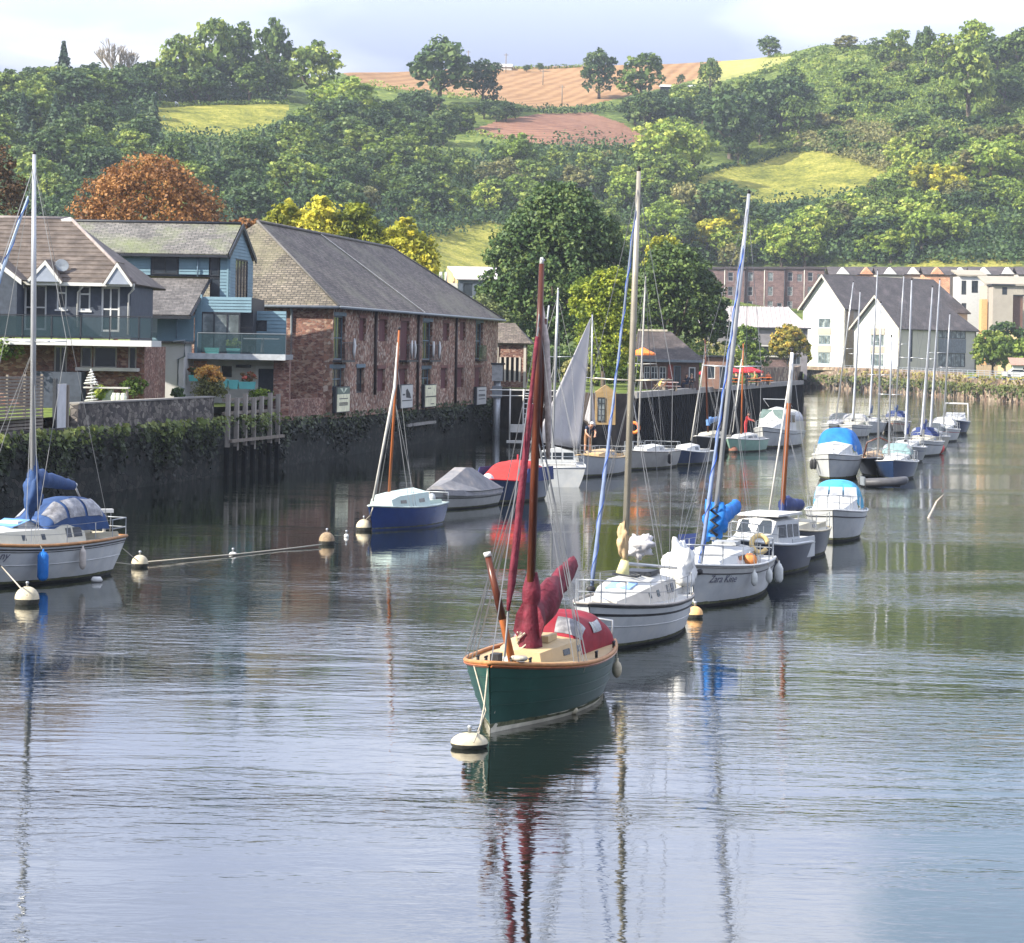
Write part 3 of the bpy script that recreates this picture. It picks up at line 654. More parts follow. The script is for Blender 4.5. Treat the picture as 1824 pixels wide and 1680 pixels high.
scrub('olive_thicket', 'dense gorse thicket above the yellow meadow', [([(1400, 265), (1560, 225), (1700, 260), (1840, 290), (1840, 360), (1640, 330), (1480, 275)], 1.0)], 900, G_OLIVE, 7, (1.4, 3.2), 44)
scrub('wood_edge_undergrowth', 'undergrowth along the foot of the hill and between the woods', [([(-40, 172), (300, 172), (480, 158), (500, 182), (262, 186), (250, 215), (-40, 240)], .22), ([(-40, 240), (560, 260), (700, 240), (860, 300), (870, 400), (700, 440), (-40, 440)], .6), ([(860, 270), (1130, 265), (1240, 320), (1240, 470), (870, 400)], .35), ([(1240, 380), (1840, 330), (1840, 470), (1240, 475)], .5)], 1900, G_DARK, 8, (2, 4.5), 46, .5)
HEDGES = [([(600, 126), (700, 126), (860, 119)], 1.2), ([(880, 119), (1060, 115), (1290, 104), (1370, 100), (1420, 94)], 1.3), ([(900, 196), (960, 198), (1060, 196), (1130, 190)], 2.6), ([(835, 236), (960, 264), (1100, 268), (1150, 262)], 1.6),
          ([(262, 244), (400, 252), (520, 232)], 3.4), ([(262, 186), (515, 184)], 1.2), ([(1238, 312), (1300, 294), (1400, 270), (1560, 270)], 1.4), ([(1290, 380), (1330, 384), (1430, 372), (1560, 335)], 1.6), ([(735, 405), (800, 395), (880, 370)], 2.2), ([(650, 152), (760, 170), (900, 188)], 2.5), ([(1440, 200), (1600, 190), (1700, 175)], 1.8), ([(1480, 232), (1640, 214), (1800, 230)], 1.6)]
rng = np.random.default_rng(4)
for hi, (ln, hh) in enumerate(HEDGES):
    Vs = []; Ts = []
    for (x0, y0), (x1, y1) in zip(ln[:-1], ln[1:]):
        P0, P1 = hillpoint(x0, y0 + 3), hillpoint(x1, y1 + 3)
        if P0 is None or P1 is None: continue
        L = (P1 - P0).length; k = int(L * 14); t = rng.random(k)
        x = P0.x + (P1.x - P0.x) * t; y = P0.y + (P1.y - P0.y) * t; z = zt(x, y)
        c = np.stack([x, y, z], 1); o = unit(rng.normal(size=(k, 3))); o[:, 2] = np.abs(o[:, 2])
        H = hh * (.7 + .5 * np.sin(t * L * .3) ** 2)
        Vs.append(leaves(c + o * np.stack([H * .8, H * .8, H], 1), o, .4, rng)); Ts.append(np.clip(.4 + .3 * np.sin(t * L * .2) + rng.uniform(-.2, .2, k), 0, 1))
    if not Vs: continue
    ob = link('hedge', quads_mesh('hedge', np.concatenate(Vs), np.concatenate(Ts), [G_DARK, G_MID][hi % 2]))
    props(ob, ['dark hedge on the skyline at the left end of the stubble field', 'thin hedge on the skyline behind the stubble field', 'thick hedge between the stubble field and the ploughed field', 'low hedge under the ploughed field', 'tall hedge under the small left meadow', 'hedge along the top of the small left meadow', 'hedge over the yellow meadow', 'hedge under the yellow meadow', 'hedge over the grassy spur', 'hedge under the left half of the stubble field', 'upper scrub hedge across the right slope', 'lower scrub hedge across the right slope'][hi], 'hedge')
# --- near trees, each its own shape
def near_tree(name, label, px, base, Y, lobes, leaf, n, m, seed, tr=.5, th=9, gnd=3.6, clump=.2, core=.1):
    a, b = ab(px, base); o = thing(name, label, 'tree', (a / F * Y, Y, gnd))
    reg(link('crown', crown('crown', lobes, leaf, n, m, seed, clump, core), o), o)
    reg(link('trunk', trunk_mesh('trunk', th, tr, 7, seed, .55, .4), o), o)
    return o
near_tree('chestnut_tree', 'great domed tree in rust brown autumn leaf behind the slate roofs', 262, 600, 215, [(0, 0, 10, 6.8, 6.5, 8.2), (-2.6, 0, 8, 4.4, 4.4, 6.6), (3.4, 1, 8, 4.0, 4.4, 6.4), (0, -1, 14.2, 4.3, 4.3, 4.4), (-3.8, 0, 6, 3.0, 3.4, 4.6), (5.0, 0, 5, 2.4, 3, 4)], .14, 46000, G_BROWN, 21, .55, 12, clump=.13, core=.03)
near_tree('autumn_tree', 'rust brown tree cut off by the left edge of the photograph', -18, 600, 205, [(0, 0, 11, 2.9, 3, 7.4), (-1.5, 0, 8, 3.4, 3, 5), (.8, 0, 8, 2.9, 3, 5.2)], .15, 12000, leaf_mat('leaf_dull_brown', (.05, .03, .015), (.13, .075, .03), (.24, .14, .05), .2), 22, .4, 11, clump=.13)
near_tree('autumn_tree', 'small brown leaved tree between the blue house and the yellow treetops', 446, 600, 225, [(0, 0, 9.5, 2.5, 2.5, 4.4), (-1, 0, 11.2, 1.8, 1.8, 3)], .14, 9000, G_BROWN, 23, .3, 9, clump=.15)
for i, (px, w_, h_, lab) in enumerate([(505, 2.7, 17.2, 'first yellow green treetop left over the stone warehouse roof'), (562, 3.2, 17.8, 'widest yellow green treetop over the stone warehouse roof'), (630, 3.1, 17.2, 'yellow green treetop above the middle of the warehouse roof'), (712, 3.4, 15.8, 'yellow tree at the right end over the warehouse roof')]):
    near_tree('plane_tree', lab, px, 600, 250, [(0, 0, h_ * .6, w_, w_, h_ * .34), (-w_ * .5, 0, h_ * .72, w_ * .55, w_ * .6, h_ * .2), (w_ * .5, 0, h_ * .66, w_ * .6, w_ * .6, h_ * .22), (w_ * .1, -1, h_ * .86, w_ * .45, w_ * .5, h_ * .14), (0, -1, h_ * .45, w_ * .9, w_, h_ * .25)], .2, 15000, [G_YELLOW, G_YELLOW, leaf_mat('leaf_lime', (.06, .08, .015), (.22, .26, .03), (.5, .46, .05), .35), G_YELLOW][i], 30 + i, .35, 11, clump=.22)
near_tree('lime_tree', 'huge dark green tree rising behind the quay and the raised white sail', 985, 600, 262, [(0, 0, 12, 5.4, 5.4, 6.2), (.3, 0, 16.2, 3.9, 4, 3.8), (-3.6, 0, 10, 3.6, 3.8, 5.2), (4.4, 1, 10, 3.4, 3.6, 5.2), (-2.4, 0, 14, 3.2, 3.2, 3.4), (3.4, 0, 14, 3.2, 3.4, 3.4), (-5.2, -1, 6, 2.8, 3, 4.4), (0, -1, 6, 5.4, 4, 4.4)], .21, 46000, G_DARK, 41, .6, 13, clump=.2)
near_tree('lime_tree', 'dark green tree behind the quay building with a yellow top', 1200, 600, 280, [(0, 0, 9.5, 4.0, 4, 5.2), (2.4, 0, 7.5, 3.2, 3.2, 4.2), (-2.2, 0, 7, 2.8, 3, 4), (3.6, 0, 5.5, 2.4, 2.4, 3.0)], .2, 20000, leaf_mat('leaf_green_a', (.035, .065, .02), (.085, .135, .03), (.18, .22, .05), .22), 42, .4, 10)
near_tree('yellow_tree', 'yellow autumn crown showing above the dark tree by the tall mast', 1183, 600, 288, [(0, 0, 11, 2.2, 2.2, 5.0), (1.4, 0, 9.5, 1.9, 1.9, 3.8), (-.8, 0, 14, 1.4, 1.4, 2.0)], .19, 8000, G_YELLOW, 43, .3, 10)
near_tree('lime_tree', 'bright lime green young tree on the quay behind the raised sail', 1075, 640, 222, [(0, 0, 4.6, 2.2, 2.2, 4.0), (-1.3, 0, 7.2, 1.7, 1.7, 2.3), (.9, 0, 8, 1.6, 1.6, 2.3), (.7, 0, 3.2, 1.9, 2, 2.6), (-.2, 0, 9, 1.0, 1.0, 1.3)], .13, 17000, leaf_mat('leaf_lime2', (.10, .15, .02), (.30, .36, .04), (.55, .52, .06), .4), 44, .2, 6, clump=.24)
near_tree('shrubby_tree', 'grey green bushy tree at the right end of the warehouse roof', 858, 620, 240, [(0, 0, 4, 2.0, 2, 4.0), (1.3, 0, 3.4, 1.9, 2, 3.4), (-1.2, 0, 5.2, 1.3, 1.3, 2.0)], .15, 8000, leaf_mat('leaf_green_b', (.04, .06, .025), (.09, .12, .04), (.19, .22, .08), .25), 45, .2, 5)
near_tree('maple_tree', 'small round orange yellow tree in front of the long grey roof', 1405, 660, 400, [(0, 0, 5.0, 2.7, 2.7, 2.5), (-1.2, 0, 3.8, 2.0, 2.0, 1.9), (1.2, 0, 4.1, 1.9, 1.9, 2.1)], .22, 5200, leaf_mat('leaf_gold', (.08, .12, .03), (.26, .23, .045), (.5, .34, .06), .3), 46, .25, 4.5)
near_tree('shrubby_tree', 'loose green shrub growing behind the red parasols', 1328, 660, 345, [(0, 0, 4.2, 1.9, 1.9, 2.8), (.9, 0, 2.2, 2.4, 2, 2.2), (-.6, 0, 1.6, 2.4, 2, 2)], .2, 5000, G_MID, 47, .15, 4)
for i, (px, Y, w_, h_, m, lab) in enumerate([(1790, 470, 3.6, 9.5, G_DARK, 'dark tree in front of the beige block at the right'), (1768, 440, 3.2, 7.8, G_MID, 'grey green tree right beside the grey white boathouse'), (1818, 455, 3, 6.5, G_BRIGHT, 'sunlit yellow green bush tree at the right edge'), (1345, 520, 2.2, 8, G_OLIVE, 'slim tree between the brick terrace and the long grey roof'), (1418, 500, 2.6, 6.5, G_YELLOW, 'yellowish tree poking over the right end of the long grey roof')]):
    near_tree('bank_tree', lab, px, 650, Y, [(0, 0, h_ * .58, w_, w_, h_ * .4), (w_ * .4, 0, h_ * .4, w_ * .7, w_ * .7, h_ * .34), (-w_ * .4, 0, h_ * .45, w_ * .6, w_ * .7, h_ * .35)], .28, 3600, m, 60 + i, .2, h_ * .6)
# ================================================================ building materials
WHITE = mat('white_paint', (.50, .50, .485), .45, .06, 2, .05)
UPVC = mat('window_white', (.52, .53, .52), .35, .04, 2, 0)
OFFW = mat('old_white', (.42, .41, .38), .7, .15, 1.5, .1)
RENDER = mat('white_render', (.40, .39, .385), .85, .08, .8, .1)
CREAM = mat('cream_render', (.40, .37, .32), .85, .06, .6, .1)
BEIGE = mat('beige_render', (.30, .27, .23), .85, .08, .6, .1)
NAVYW = mat('charcoal_wall', (.045, .055, .075), .7, .25, 4, .1)
DARK = mat('dark_trim', (.02, .023, .03), .5, .2, 4, 0)
GLASS = mat('window_glass', (.025, .032, .04), .08, .5, .5, 0, spec=.35)
GLASSL = mat('bright_glass', (.10, .12, .125), .08, .5, .9, 0, spec=.5, col2=(.30, .33, .33))
RAILG = mat('balustrade_glass', (.03, .055, .065), .05, .1, 1, 0, spec=.4, alpha=.42)
STEEL = mat('galvanised_steel', (.32, .34, .36), .45, .15, 5, .05, metal=.5)
GREYM = mat('grey_metal', (.16, .18, .20), .5, .2, 5, .05)
WOOD = mat('weathered_wood', (.17, .145, .12), .85, .3, 3, .3, stretch=(1, 1, .2))
TAN = mat('fence_tan', (.36, .27, .18), .8, .2, 2, .1)
RUBBLE = stone_mat('red_rubble', [(.15, .075, .055), (.27, .14, .10), (.19, .105, .08), (.36, .26, .20), (.30, .18, .13), (.42, .34, .28), (.22, .12, .09)], (.18, .145, .12), 4.2, 1.2)
RUBBLE2 = stone_mat('lit_rubble', [(.13, .06, .05), (.24, .12, .09), (.18, .09, .07), (.32, .21, .16), (.26, .16, .13)], (.20, .16, .14), 4.4, 1.9)  # brown rubble in its own stone tones, used on walls facing every way
GREYST = stone_mat('grey_rubble', [(.05, .045, .045), (.13, .115, .105), (.09, .08, .075), (.19, .17, .15), (.11, .08, .07)], (.05, .047, .045), 2.8, 1.6)
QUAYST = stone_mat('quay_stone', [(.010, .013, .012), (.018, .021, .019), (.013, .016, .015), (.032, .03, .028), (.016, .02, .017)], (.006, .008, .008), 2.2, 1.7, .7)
BANKST = stone_mat('bank_stone', [(.15, .11, .08), (.26, .20, .145), (.21, .14, .10), (.32, .26, .19), (.23, .15, .11)], (.12, .10, .08), 1.1, 1.6)
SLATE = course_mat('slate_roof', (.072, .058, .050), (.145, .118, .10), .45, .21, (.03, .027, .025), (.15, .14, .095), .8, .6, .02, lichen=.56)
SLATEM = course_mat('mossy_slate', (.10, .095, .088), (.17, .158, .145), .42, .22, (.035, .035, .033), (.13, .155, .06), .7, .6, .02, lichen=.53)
SLATEL = course_mat('lit_slate', (.085, .074, .058), (.165, .142, .112), .40, .20, (.03, .028, .024), (.16, .15, .09), .8, .7, .026, lichen=.55)  # lighter copy of the roof slate: the near hip's sunlit tone put into its colour
SLATED = course_mat('dark_slate', (.042, .034, .032), (.070, .056, .052), .5, .3, (.05, .05, .05), (.15, .12, .12), .6, .4, .01, lichen=.6)
SLATEG = course_mat('grey_slate', (.07, .066, .066), (.115, .107, .105), .42, .21, (.035, .035, .036), None, .7, .5)
CONCT = mat('concrete_tile', (.088, .070, .058), .7, .35, 1.6, .3, col2=(.145, .118, .10), detail=9)
BRICKT = course_mat('terrace_brick', (.115, .075, .075), (.16, .105, .10), .9, .3, (.10, .085, .085), None, .85, .2)
BRICKO = course_mat('orange_brick', (.40, .18, .10), (.52, .26, .15), .6, .22, (.45, .38, .3), None, .85, .2)
CLAD = mat('blue_cladding', (.125, .205, .25), .6, .12, 1.2, .1)
PILE = mat('sheet_pile', (.007, .008, .011), .9, .5, 2, .2, stretch=(1, 1, .25), spec=.05, col2=(.022, .02, .02))
CONC = mat('concrete', (.22, .21, .195), .85, .2, 1.5, .2)
PAVE = mat('quay_paving', (.22, .20, .18), .9, .2, 1.2, .1)
TURQ = mat('turquoise_planter', (.10, .36, .37), .5, .1, 3, 0)
REDC = mat('red_cloth', (.42, .02, .03), .7, .15, 3, .1)
ORANGE = mat('orange_cloth', (.75, .20, .04), .7, .2, 4, .1)
YELL = mat('yellow_cloth', (.72, .50, .08), .7, .15, 4, 0)

def wall_open(g, x0, x1, z0, z1, ops, y0=0.0, y1=.35):
    xs = sorted({x0, x1} | {v for o in ops for v in o[:2] if x0 < v < x1}); zs = sorted({z0, z1} | {v for o in ops for v in o[2:] if z0 < v < z1})
    for a, b in zip(xs[:-1], xs[1:]):
        run = None
        for c, d in zip(zs[:-1], zs[1:]):
            cx, cz = (a + b) / 2, (c + d) / 2
            hole = any(o[0] < cx < o[1] and o[2] < cz < o[3] for o in ops)
            if not hole: run = (run[0], d) if run else (c, d)
            if hole and run: g.box(a, b, y0, y1, *run); run = None
        if run: g.box(a, b, y0, y1, *run)
def win(parent, x0, x1, z0, z1, y, fm=None, gm=None, nx=1, nz=1, T=None, fr=.07, name='window', sill=False, panemat2=None):
    fm = fm or UPVC; gm = gm or GLASS
    g = MB(T); d = .07
    g.box(x0, x0 + fr, y, y + d, z0, z1); g.box(x1 - fr, x1, y, y + d, z0, z1); g.box(x0 + fr, x1 - fr, y, y + d, z0, z0 + fr); g.box(x0 + fr, x1 - fr, y, y + d, z1 - fr, z1)
    for i in range(1, nx):
        x = x0 + (x1 - x0) * i / nx; g.box(x - fr * .4, x + fr * .4, y + .01, y + d - .01, z0 + fr, z1 - fr)
    for j in range(1, nz):
        z = z0 + (z1 - z0) * j / nz; g.box(x0 + fr, x1 - fr, y + .014, y + d - .014, z - fr * .35, z + fr * .35)
    w = g.build(name, fm, parent)
    p = MB(T); p.box(x0 + fr * .5, x1 - fr * .5, y + d * .55, y + d * .9, z0 + fr * .5, z1 - fr * .5); p.build('pane', gm, w)
    if sill:
        s = MB(T); s.box(x0 - .08, x1 + .08, y - .12, y + .02, z0 - .09, z0 - .004); s.build('sill', fm, w)
    return w
def boards(g, x0, x1, z0, z1, y, h=.19, t=.035):
    k = max(1, int(round((z1 - z0) / h))); hh = (z1 - z0) / k
    for i in range(k):
        a = z0 + i * hh; g.add([(x0, y, a), (x1, y, a), (x1, y + t, a + hh), (x0, y + t, a + hh), (x0, y + t + .05, a), (x1, y + t + .05, a), (x1, y + t + .05, a + hh), (x0, y + t + .05, a + hh)],
              [(0, 1, 2, 3), (5, 4, 7, 6), (4, 5, 1, 0), (3, 2, 6, 7), (4, 0, 3, 7), (1, 5, 6, 2)])
def pipe(parent, pts, r=.05, m=None, name='downpipe'):
    g = MB(); g.tube(pts, r, 6); return g.build(name, m or UPVC, parent)

# ================================================================ quay walls on the left bank
def line_wall(name, label, pts, z0, z1, th, m, cat='wall', side=1, parent=None, kind=None):
    g = MB(); L = []; Rr = []
    for i, p in enumerate(pts):
        a = pts[max(i - 1, 0)]; b = pts[min(i + 1, len(pts) - 1)]; d = Vector((b[0] - a[0], b[1] - a[1], 0)).normalized(); nrm = Vector((-d.y, d.x, 0)) * side
        L.append((p[0], p[1])); Rr.append((p[0] + nrm.x * th, p[1] + nrm.y * th))
    for i in range(len(pts) - 1):
        seg = [L[i], L[i + 1], Rr[i + 1], Rr[i]]
        if side < 0: seg = seg[::-1]
        g.prism(seg, z0, z1)
    o = g.build(name, m, parent)
    if parent is None: props(o, label, cat, kind=kind)
    return o
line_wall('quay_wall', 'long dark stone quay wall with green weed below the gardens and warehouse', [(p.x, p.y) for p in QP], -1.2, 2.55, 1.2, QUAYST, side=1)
# ivy and weed hanging over the quay wall
def ivy(name, label, pts, n, z0, z1, off, m, seed, leaf=.13, amp=.5, cat=None):
    rng = np.random.default_rng(seed); seg = np.array([(p[0], p[1]) for p in pts]); d = np.diff(seg, axis=0); ln = np.linalg.norm(d, axis=1); cum = np.concatenate([[0], np.cumsum(ln)])
    s = rng.uniform(0, cum[-1], n); i = np.clip(np.searchsorted(cum, s) - 1, 0, len(ln) - 1); t = (s - cum[i]) / ln[i]; xy = seg[i] + d[i] * t[:, None]; dd = d[i] / ln[i][:, None]; nr = np.stack([dd[:, 1], -dd[:, 0]], 1)
    den = np.sin(s * .9) + np.sin(s * .37 + 1) * 1.2 + np.sin(s * 2.3) * .8 + np.sin(s * 5.1) * .5
    keep = (rng.random(n) < np.clip(.55 + den * .3, .12, 1)); s, xy, nr, den = s[keep], xy[keep], nr[keep], den[keep]; n = len(s)
    lo = z0 + (1 - np.clip(.5 + den * .3, 0, 1)) * (z1 - z0) * .8
    z = lo + (z1 - lo) * rng.random(n) ** .7
    bulge = (np.sin(s * 1.7 + z * 1.3) * .5 + .6) * amp
    p3 = np.stack([xy[:, 0] + nr[:, 0] * (off + bulge * rng.random(n)), xy[:, 1] + nr[:, 1] * (off + bulge * rng.random(n)), z], 1)
    out = np.stack([nr[:, 0], nr[:, 1], np.full(n, .6)], 1)
    o = link(name, quads_mesh(name, leaves(p3, out, leaf, rng, .7), np.clip((z - z0) / (z1 - z0) * .5 + rng.uniform(-.2, .35, n), 0, 1), m))
    props(o, label=label, kind='stuff'); return o
qa = [(p.x, p.y) for p in QP]
WEED = leaf_mat('wall_weed', (.018, .028, .012), (.055, .08, .025), (.15, .18, .05), .2)
ivy('ivy', 'green ivy and ferns spilling over the garden quay wall', [qa[0], qa[1], qa[2]], 10500, .9, 3.0, .05, WEED, 3, .11, .5)
ivy('ivy', 'bright ferns along the top of the garden quay wall', [qa[0], qa[1], qa[2]], 2600, 2.1, 3.15, .35, leaf_mat('fern', (.05, .08, .02), (.12, .16, .04), (.24, .26, .08), .25), 31, .13, .7)
ivy('ivy', 'black green weed over the wet foot of the garden quay wall', [qa[0], qa[1], qa[2], qa[3]], 9000, .15, 2.2, .03, leaf_mat('wet_weed', (.006, .009, .007), (.014, .02, .012), (.035, .04, .02), .05), 33, .13, .25)
ivy('ivy', 'thin weed on the foot of the stone warehouse', [qa[2], qa[3]], 4200, .9, 2.8, .02, leaf_mat('dark_weed', (.012, .02, .012), (.03, .045, .02), (.08, .10, .04), .1), 4, .12, .18)
def on_q(px, back=0.0, zref=3.6):
    """point of the quay line seen at column px"""
    for a, b in zip(QP[:-1], QP[1:]):
        for z in (zref,):
            A = ab(px, 740)[0] / F; d = b - a; t = (A * a.y - a.x) / (d.x - A * d.y)
            if -.02 <= t <= 1.02:
                n_ = Vector((-d.y, d.x, 0)).normalized(); return a + d * t + n_ * back
    return None
# upper garden wall standing on the quay
gw = [on_q(x, .35) for x in (152, 220, 300, 392)]
line_wall('garden_wall', 'grey rubble garden wall with a pale coping above the ivy', [(p.x, p.y) for p in gw], 2.5, 4.12, .4, GREYST, side=1)
g = MB()
for a, b in zip(gw[:-1], gw[1:]):
    d = (b - a).normalized(); n_ = Vector((-d.y, d.x, 0)); g.prism([(a - n_ * .06).xy[:], (b - n_ * .06).xy[:], (b + n_ * .46).xy[:], (a + n_ * .46).xy[:]], 4.125, 4.2)
props(g.build('coping', CONC), 'pale coping stones along the top of the rubble garden wall', 'coping')
gw2 = [on_q(x, .3) for x in (486, 520, 560, 592)]
line_wall('garden_wall', 'low reddish stone wall at the foot of the warehouse end wall', [(p.x, p.y) for p in gw2], 2.5, 3.75, .5, RUBBLE2, side=1)
gw3 = [on_q(x, .32) for x in (-120, 20, 100, 155)]
line_wall('garden_wall', 'low stone footing wall under the slatted fence', [(p.x, p.y) for p in gw3], 2.3, 3.1, .5, GREYST, side=1)
# slatted fence
fa, fb = on_q(-30, .5), on_q(96, .5)
ft = thing('slatted_fence', 'grey horizontally slatted fence on the quay at the left edge', 'fence', fa)
d = (fb - fa); Lf = d.length; ft.rotation_euler.z = math.atan2(d.y, d.x)
sl = MB(); sl.box(0, Lf, -.02, .02, -.05, .05); slat_me = sl.mesh('slat', WOOD)
for i in range(16):
    o = reg(link('slat', slat_me), ft); o.location = (0, random.uniform(-.004, .004), 3.2 + i * .145)
pm_ = MB(); pm_.box(-.05, .05, .03, .13, 2.6, 5.5); pme = pm_.mesh('post', WOOD)
for i in range(5): reg(link('post', pme), ft).location = (Lf * i / 4, 0, 0)
wd = on_q(127, .5); e = MB(); e.box(-.58, .58, -.03, .03, 3.05, 5.05)
dt = thing('gate_panel', 'pale weathered door panel between the slatted fence and the garden wall', 'gate', wd); dt.rotation_euler.z = math.atan2(d.y, d.x)
e.build('panel', mat('pale_door', (.48, .48, .49), .8, .12, 2, .1), dt)
e = MB(); e.box(.62, .78, -.1, .1, 2.6, 5.0); e.build('post', WOOD, dt); e = MB(); e.box(-.8, -.64, -.08, .08, 2.6, 5.3); e.build('post', DARK, dt)
# timber fender frame
ta, tb = on_q(397, -.25), on_q(487, -.25); d = tb - ta; Lt = d.length
tf = thing('timber_fender', 'weathered timber fender frame of upright posts fixed on the quay wall', 'timber fender', ta); tf.rotation_euler.z = math.atan2(d.y, d.x)
e = MB(); e.box(-.11, .11, -.11, .11, 1.55, 4.35); pme = e.mesh('post', mat('grey_post', (.26, .235, .21), .85, .3, 3, .3, stretch=(1, 1, .2))); e = MB(); e.box(-.12, .12, -.10, .12, -1.0, 1.5); lme = e.mesh('lower_post', PILE)
for i in range(7):
    o = reg(link('post', pme), tf); o.location = (Lt * (i + .0) / 6, random.uniform(-.03, .03), -random.uniform(0, .35)); reg(link('lower_post', lme), tf).location = (Lt * i / 6, 0, 0)
for z, y in ((1.75, -.26), (3.9, .16), (3.2, .16)):
    e = MB(); e.box(-.2, Lt + .3, y - .08, y + .08, z, z + .16); e.build('rail', WOOD, tf)

# ================================================================ house with concrete tiled roof
def px_thing(name, label, cat, px, Y, z=3.6): a = at(px, 650, Y); return thing(name, label, cat, (a.x, Y, z))
H1 = px_thing('tiled_house', 'dark walled house with a brown tiled roof, two white gablets and a long balcony', 'house', 130, 131)
O1 = H1.location
def LX(px, py, Y, O): p = at(px, py, Y); return p.x - O.x, p.z - O.z
yF = 0.0
def rect(x0, y0, x1, y1, Y, O):
    a = LX(x0, (y0 + y1) / 2, Y, O); b = LX(x1, (y0 + y1) / 2, Y, O); c = LX((x0 + x1) / 2, y0, Y, O); d_ = LX((x0 + x1) / 2, y1, Y, O)
    return a[0], b[0], d_[1], c[1]
Y1 = 131
fl = LX(150, 603, Y1, O1)[1]; ev = LX(130, 504, Y1, O1)[1]; xl = LX(-120, 550, Y1, O1)[0]; xr = LX(233, 550, Y1, O1)[0]
ops = [rect(43, 507, 83, 588, Y1, O1), rect(101, 507, 119, 551, Y1, O1), rect(140, 509, 161, 553, Y1, O1), rect(180, 511, 213, 591, Y1, O1)]
g = MB(); wall_open(g, xl, xr, fl, ev, ops); g.box(xr - .35, xr, .36, 8, fl, ev); g.build('wall', NAVYW, H1)
g = MB(); g.box(xl, xr - .4, 1.6, 1.7, fl, ev); g.build('interior_wall', DARK, H1)
win(H1, *ops[0], .06, nx=2, nz=2, fr=.10, name='french_window'); win(H1, *ops[3], .06, nx=2, nz=2, fr=.10, name='french_window')
for o in ops[1:3]: win(H1, *o, .06, nz=1, nx=1, fr=.09, sill=True); e = MB(); zc = o[3] - (o[3] - o[2]) * .34; e.box(o[0] + .09, o[1] - .09, .05, .12, zc - .04, zc + .04); e.build('window_bar', UPVC, H1)
lo_ops = [rect(96, 616, 119, 668, Y1, O1), rect(143, 617, 164, 655, Y1, O1), rect(166, 617, 208, 656, Y1, O1), rect(228, 617, 243, 662, Y1, O1)]
xr2 = LX(257, 650, Y1, O1)[0]
g = MB(); wall_open(g, xl, xr2, -1.2, fl - .36, lo_ops, 0, .4); g.box(xr2 - .4, xr2, .4, 8, -1.2, fl - .36); g.build('lower_wall', RUBBLE2, H1)
g = MB(); g.box(xl, xr2 - .45, 1.6, 1.7, -1, fl - .4); g.build('interior_wall', DARK, H1)
for o, nx_ in zip(lo_ops, (2, 1, 1, 1)): win(H1, *o, .08, nx=nx_, fr=.08, fm=OFFW)
r_ = rect(135, 655, 246, 661, 130.4, O1); g = MB(); g.box(r_[0], r_[1], -.8, -.02, r_[2], r_[3]); g.build('awning_beam', OFFW, H1)
r_ = rect(62, 662, 148, 720, 130, O1); g = MB(); g.box(r_[0], r_[1], -1.6, -.02, 0, r_[3]); g.build('lean_to', NAVYW, H1)
# balcony
bx0, bx1 = LX(-120, 600, 128.6, O1)[0], LX(269, 600, 128.6, O1)[0]
g = MB(); g.box(bx0, bx1, -2.4, -.004, fl - .30, fl - .10); g.build('balcony_deck', PAVE, H1)
g = MB(); g.box(bx0, bx1 + .04, -2.5, -2.404, fl - .36, fl - .06); g.box(bx1, bx1 + .06, -2.4, 1, fl - .36, fl - .06); g.build('fascia', WHITE, H1)
g = MB(); x = bx0 + .1; rail0 = LX(150, 600, 128.6, O1)[0]
while x < bx1: g.box(x - .03, x + .03, -2.36, -2.3, fl - .1, fl + 1.1); x += 1.45
g.box(bx0, bx1, -2.37, -2.29, fl + 1.1, fl + 1.15); g.box(bx0, bx1, -2.36, -2.30, fl + .02, fl + .06); g.build('balustrade', DARK, H1)
g = MB(); g.box(bx0, bx1 - .02, -2.34, -2.325, fl + .08, fl + 1.08); g.box(bx1 - .04, bx1 - .025, -2.3, 0, fl + .08, fl + 1.08); g.build('glass_panel', RAILG, H1)
# roof: hipped right end, tile courses as real steps
rz_ = LX(120, 391, 136.3, O1)[1]; rx = LX(126, 391, 136.3, O1)[0]; ex = LX(240, 505, 130.4, O1)[0]; ey_ = -.6; ry = 5.3
zE = ev - .02; course = []
n_c = 15
for i in range(n_c):
    t0, t1 = i / n_c, (i + 1) / n_c
    f = lambda t: (ex + (rx - ex) * t, ey_ + (ry - ey_) * t, zE + (rz_ - zE) * t)
    a = f(t0); b_ = f(t1 + .01); g = MB(); up = .075
    g.add([(xl, a[1], a[2] + up), (a[0], a[1], a[2] + up), (b_[0], b_[1], b_[2] + .012), (xl, b_[1], b_[2] + .012), (xl, a[1], a[2] - .02), (a[0], a[1], a[2] - .02), (b_[0], b_[1], b_[2] - .06), (xl, b_[1], b_[2] - .06)],
          [(0, 1, 2, 3), (7, 6, 5, 4), (4, 5, 1, 0), (1, 5, 6, 2), (2, 6, 7, 3), (4, 0, 3, 7)])
    g.build('tile_course', CONCT, H1)
g = MB(); g.slab([(ex, ey_, zE + .02), (ex, 11.2, zE + .02), (rx, ry, rz_ + .0)], .08); g.slab([(ex, 11.2, zE), (xl, 11.2, zE), (xl, ry, rz_), (rx, ry, rz_)], .08); g.build('rear_roof', CONCT, H1)
g = MB(); g.tube([(xl, ry, rz_ + .04), (rx, ry, rz_ + .04)], .12, 6); g.tube([(rx, ry, rz_ + .04), (ex, ey_, zE + .08)], .10, 6); g.build('ridge_tiles', mat('ridge_grey', (.22, .19, .18), .8), H1)
g = MB(); g.add([(rx - .5, ry - .25, rz_ - .0), (rx + .25, ry - .3, rz_ - .45), (rx + .02, ry - .2, rz_ + .12)], [(0, 1, 2)]); g.box(rx - .45, rx + .1, ry - .28, ry - .2, rz_ - .32, rz_ - .05); g.build('gablet_board', WHITE, H1)
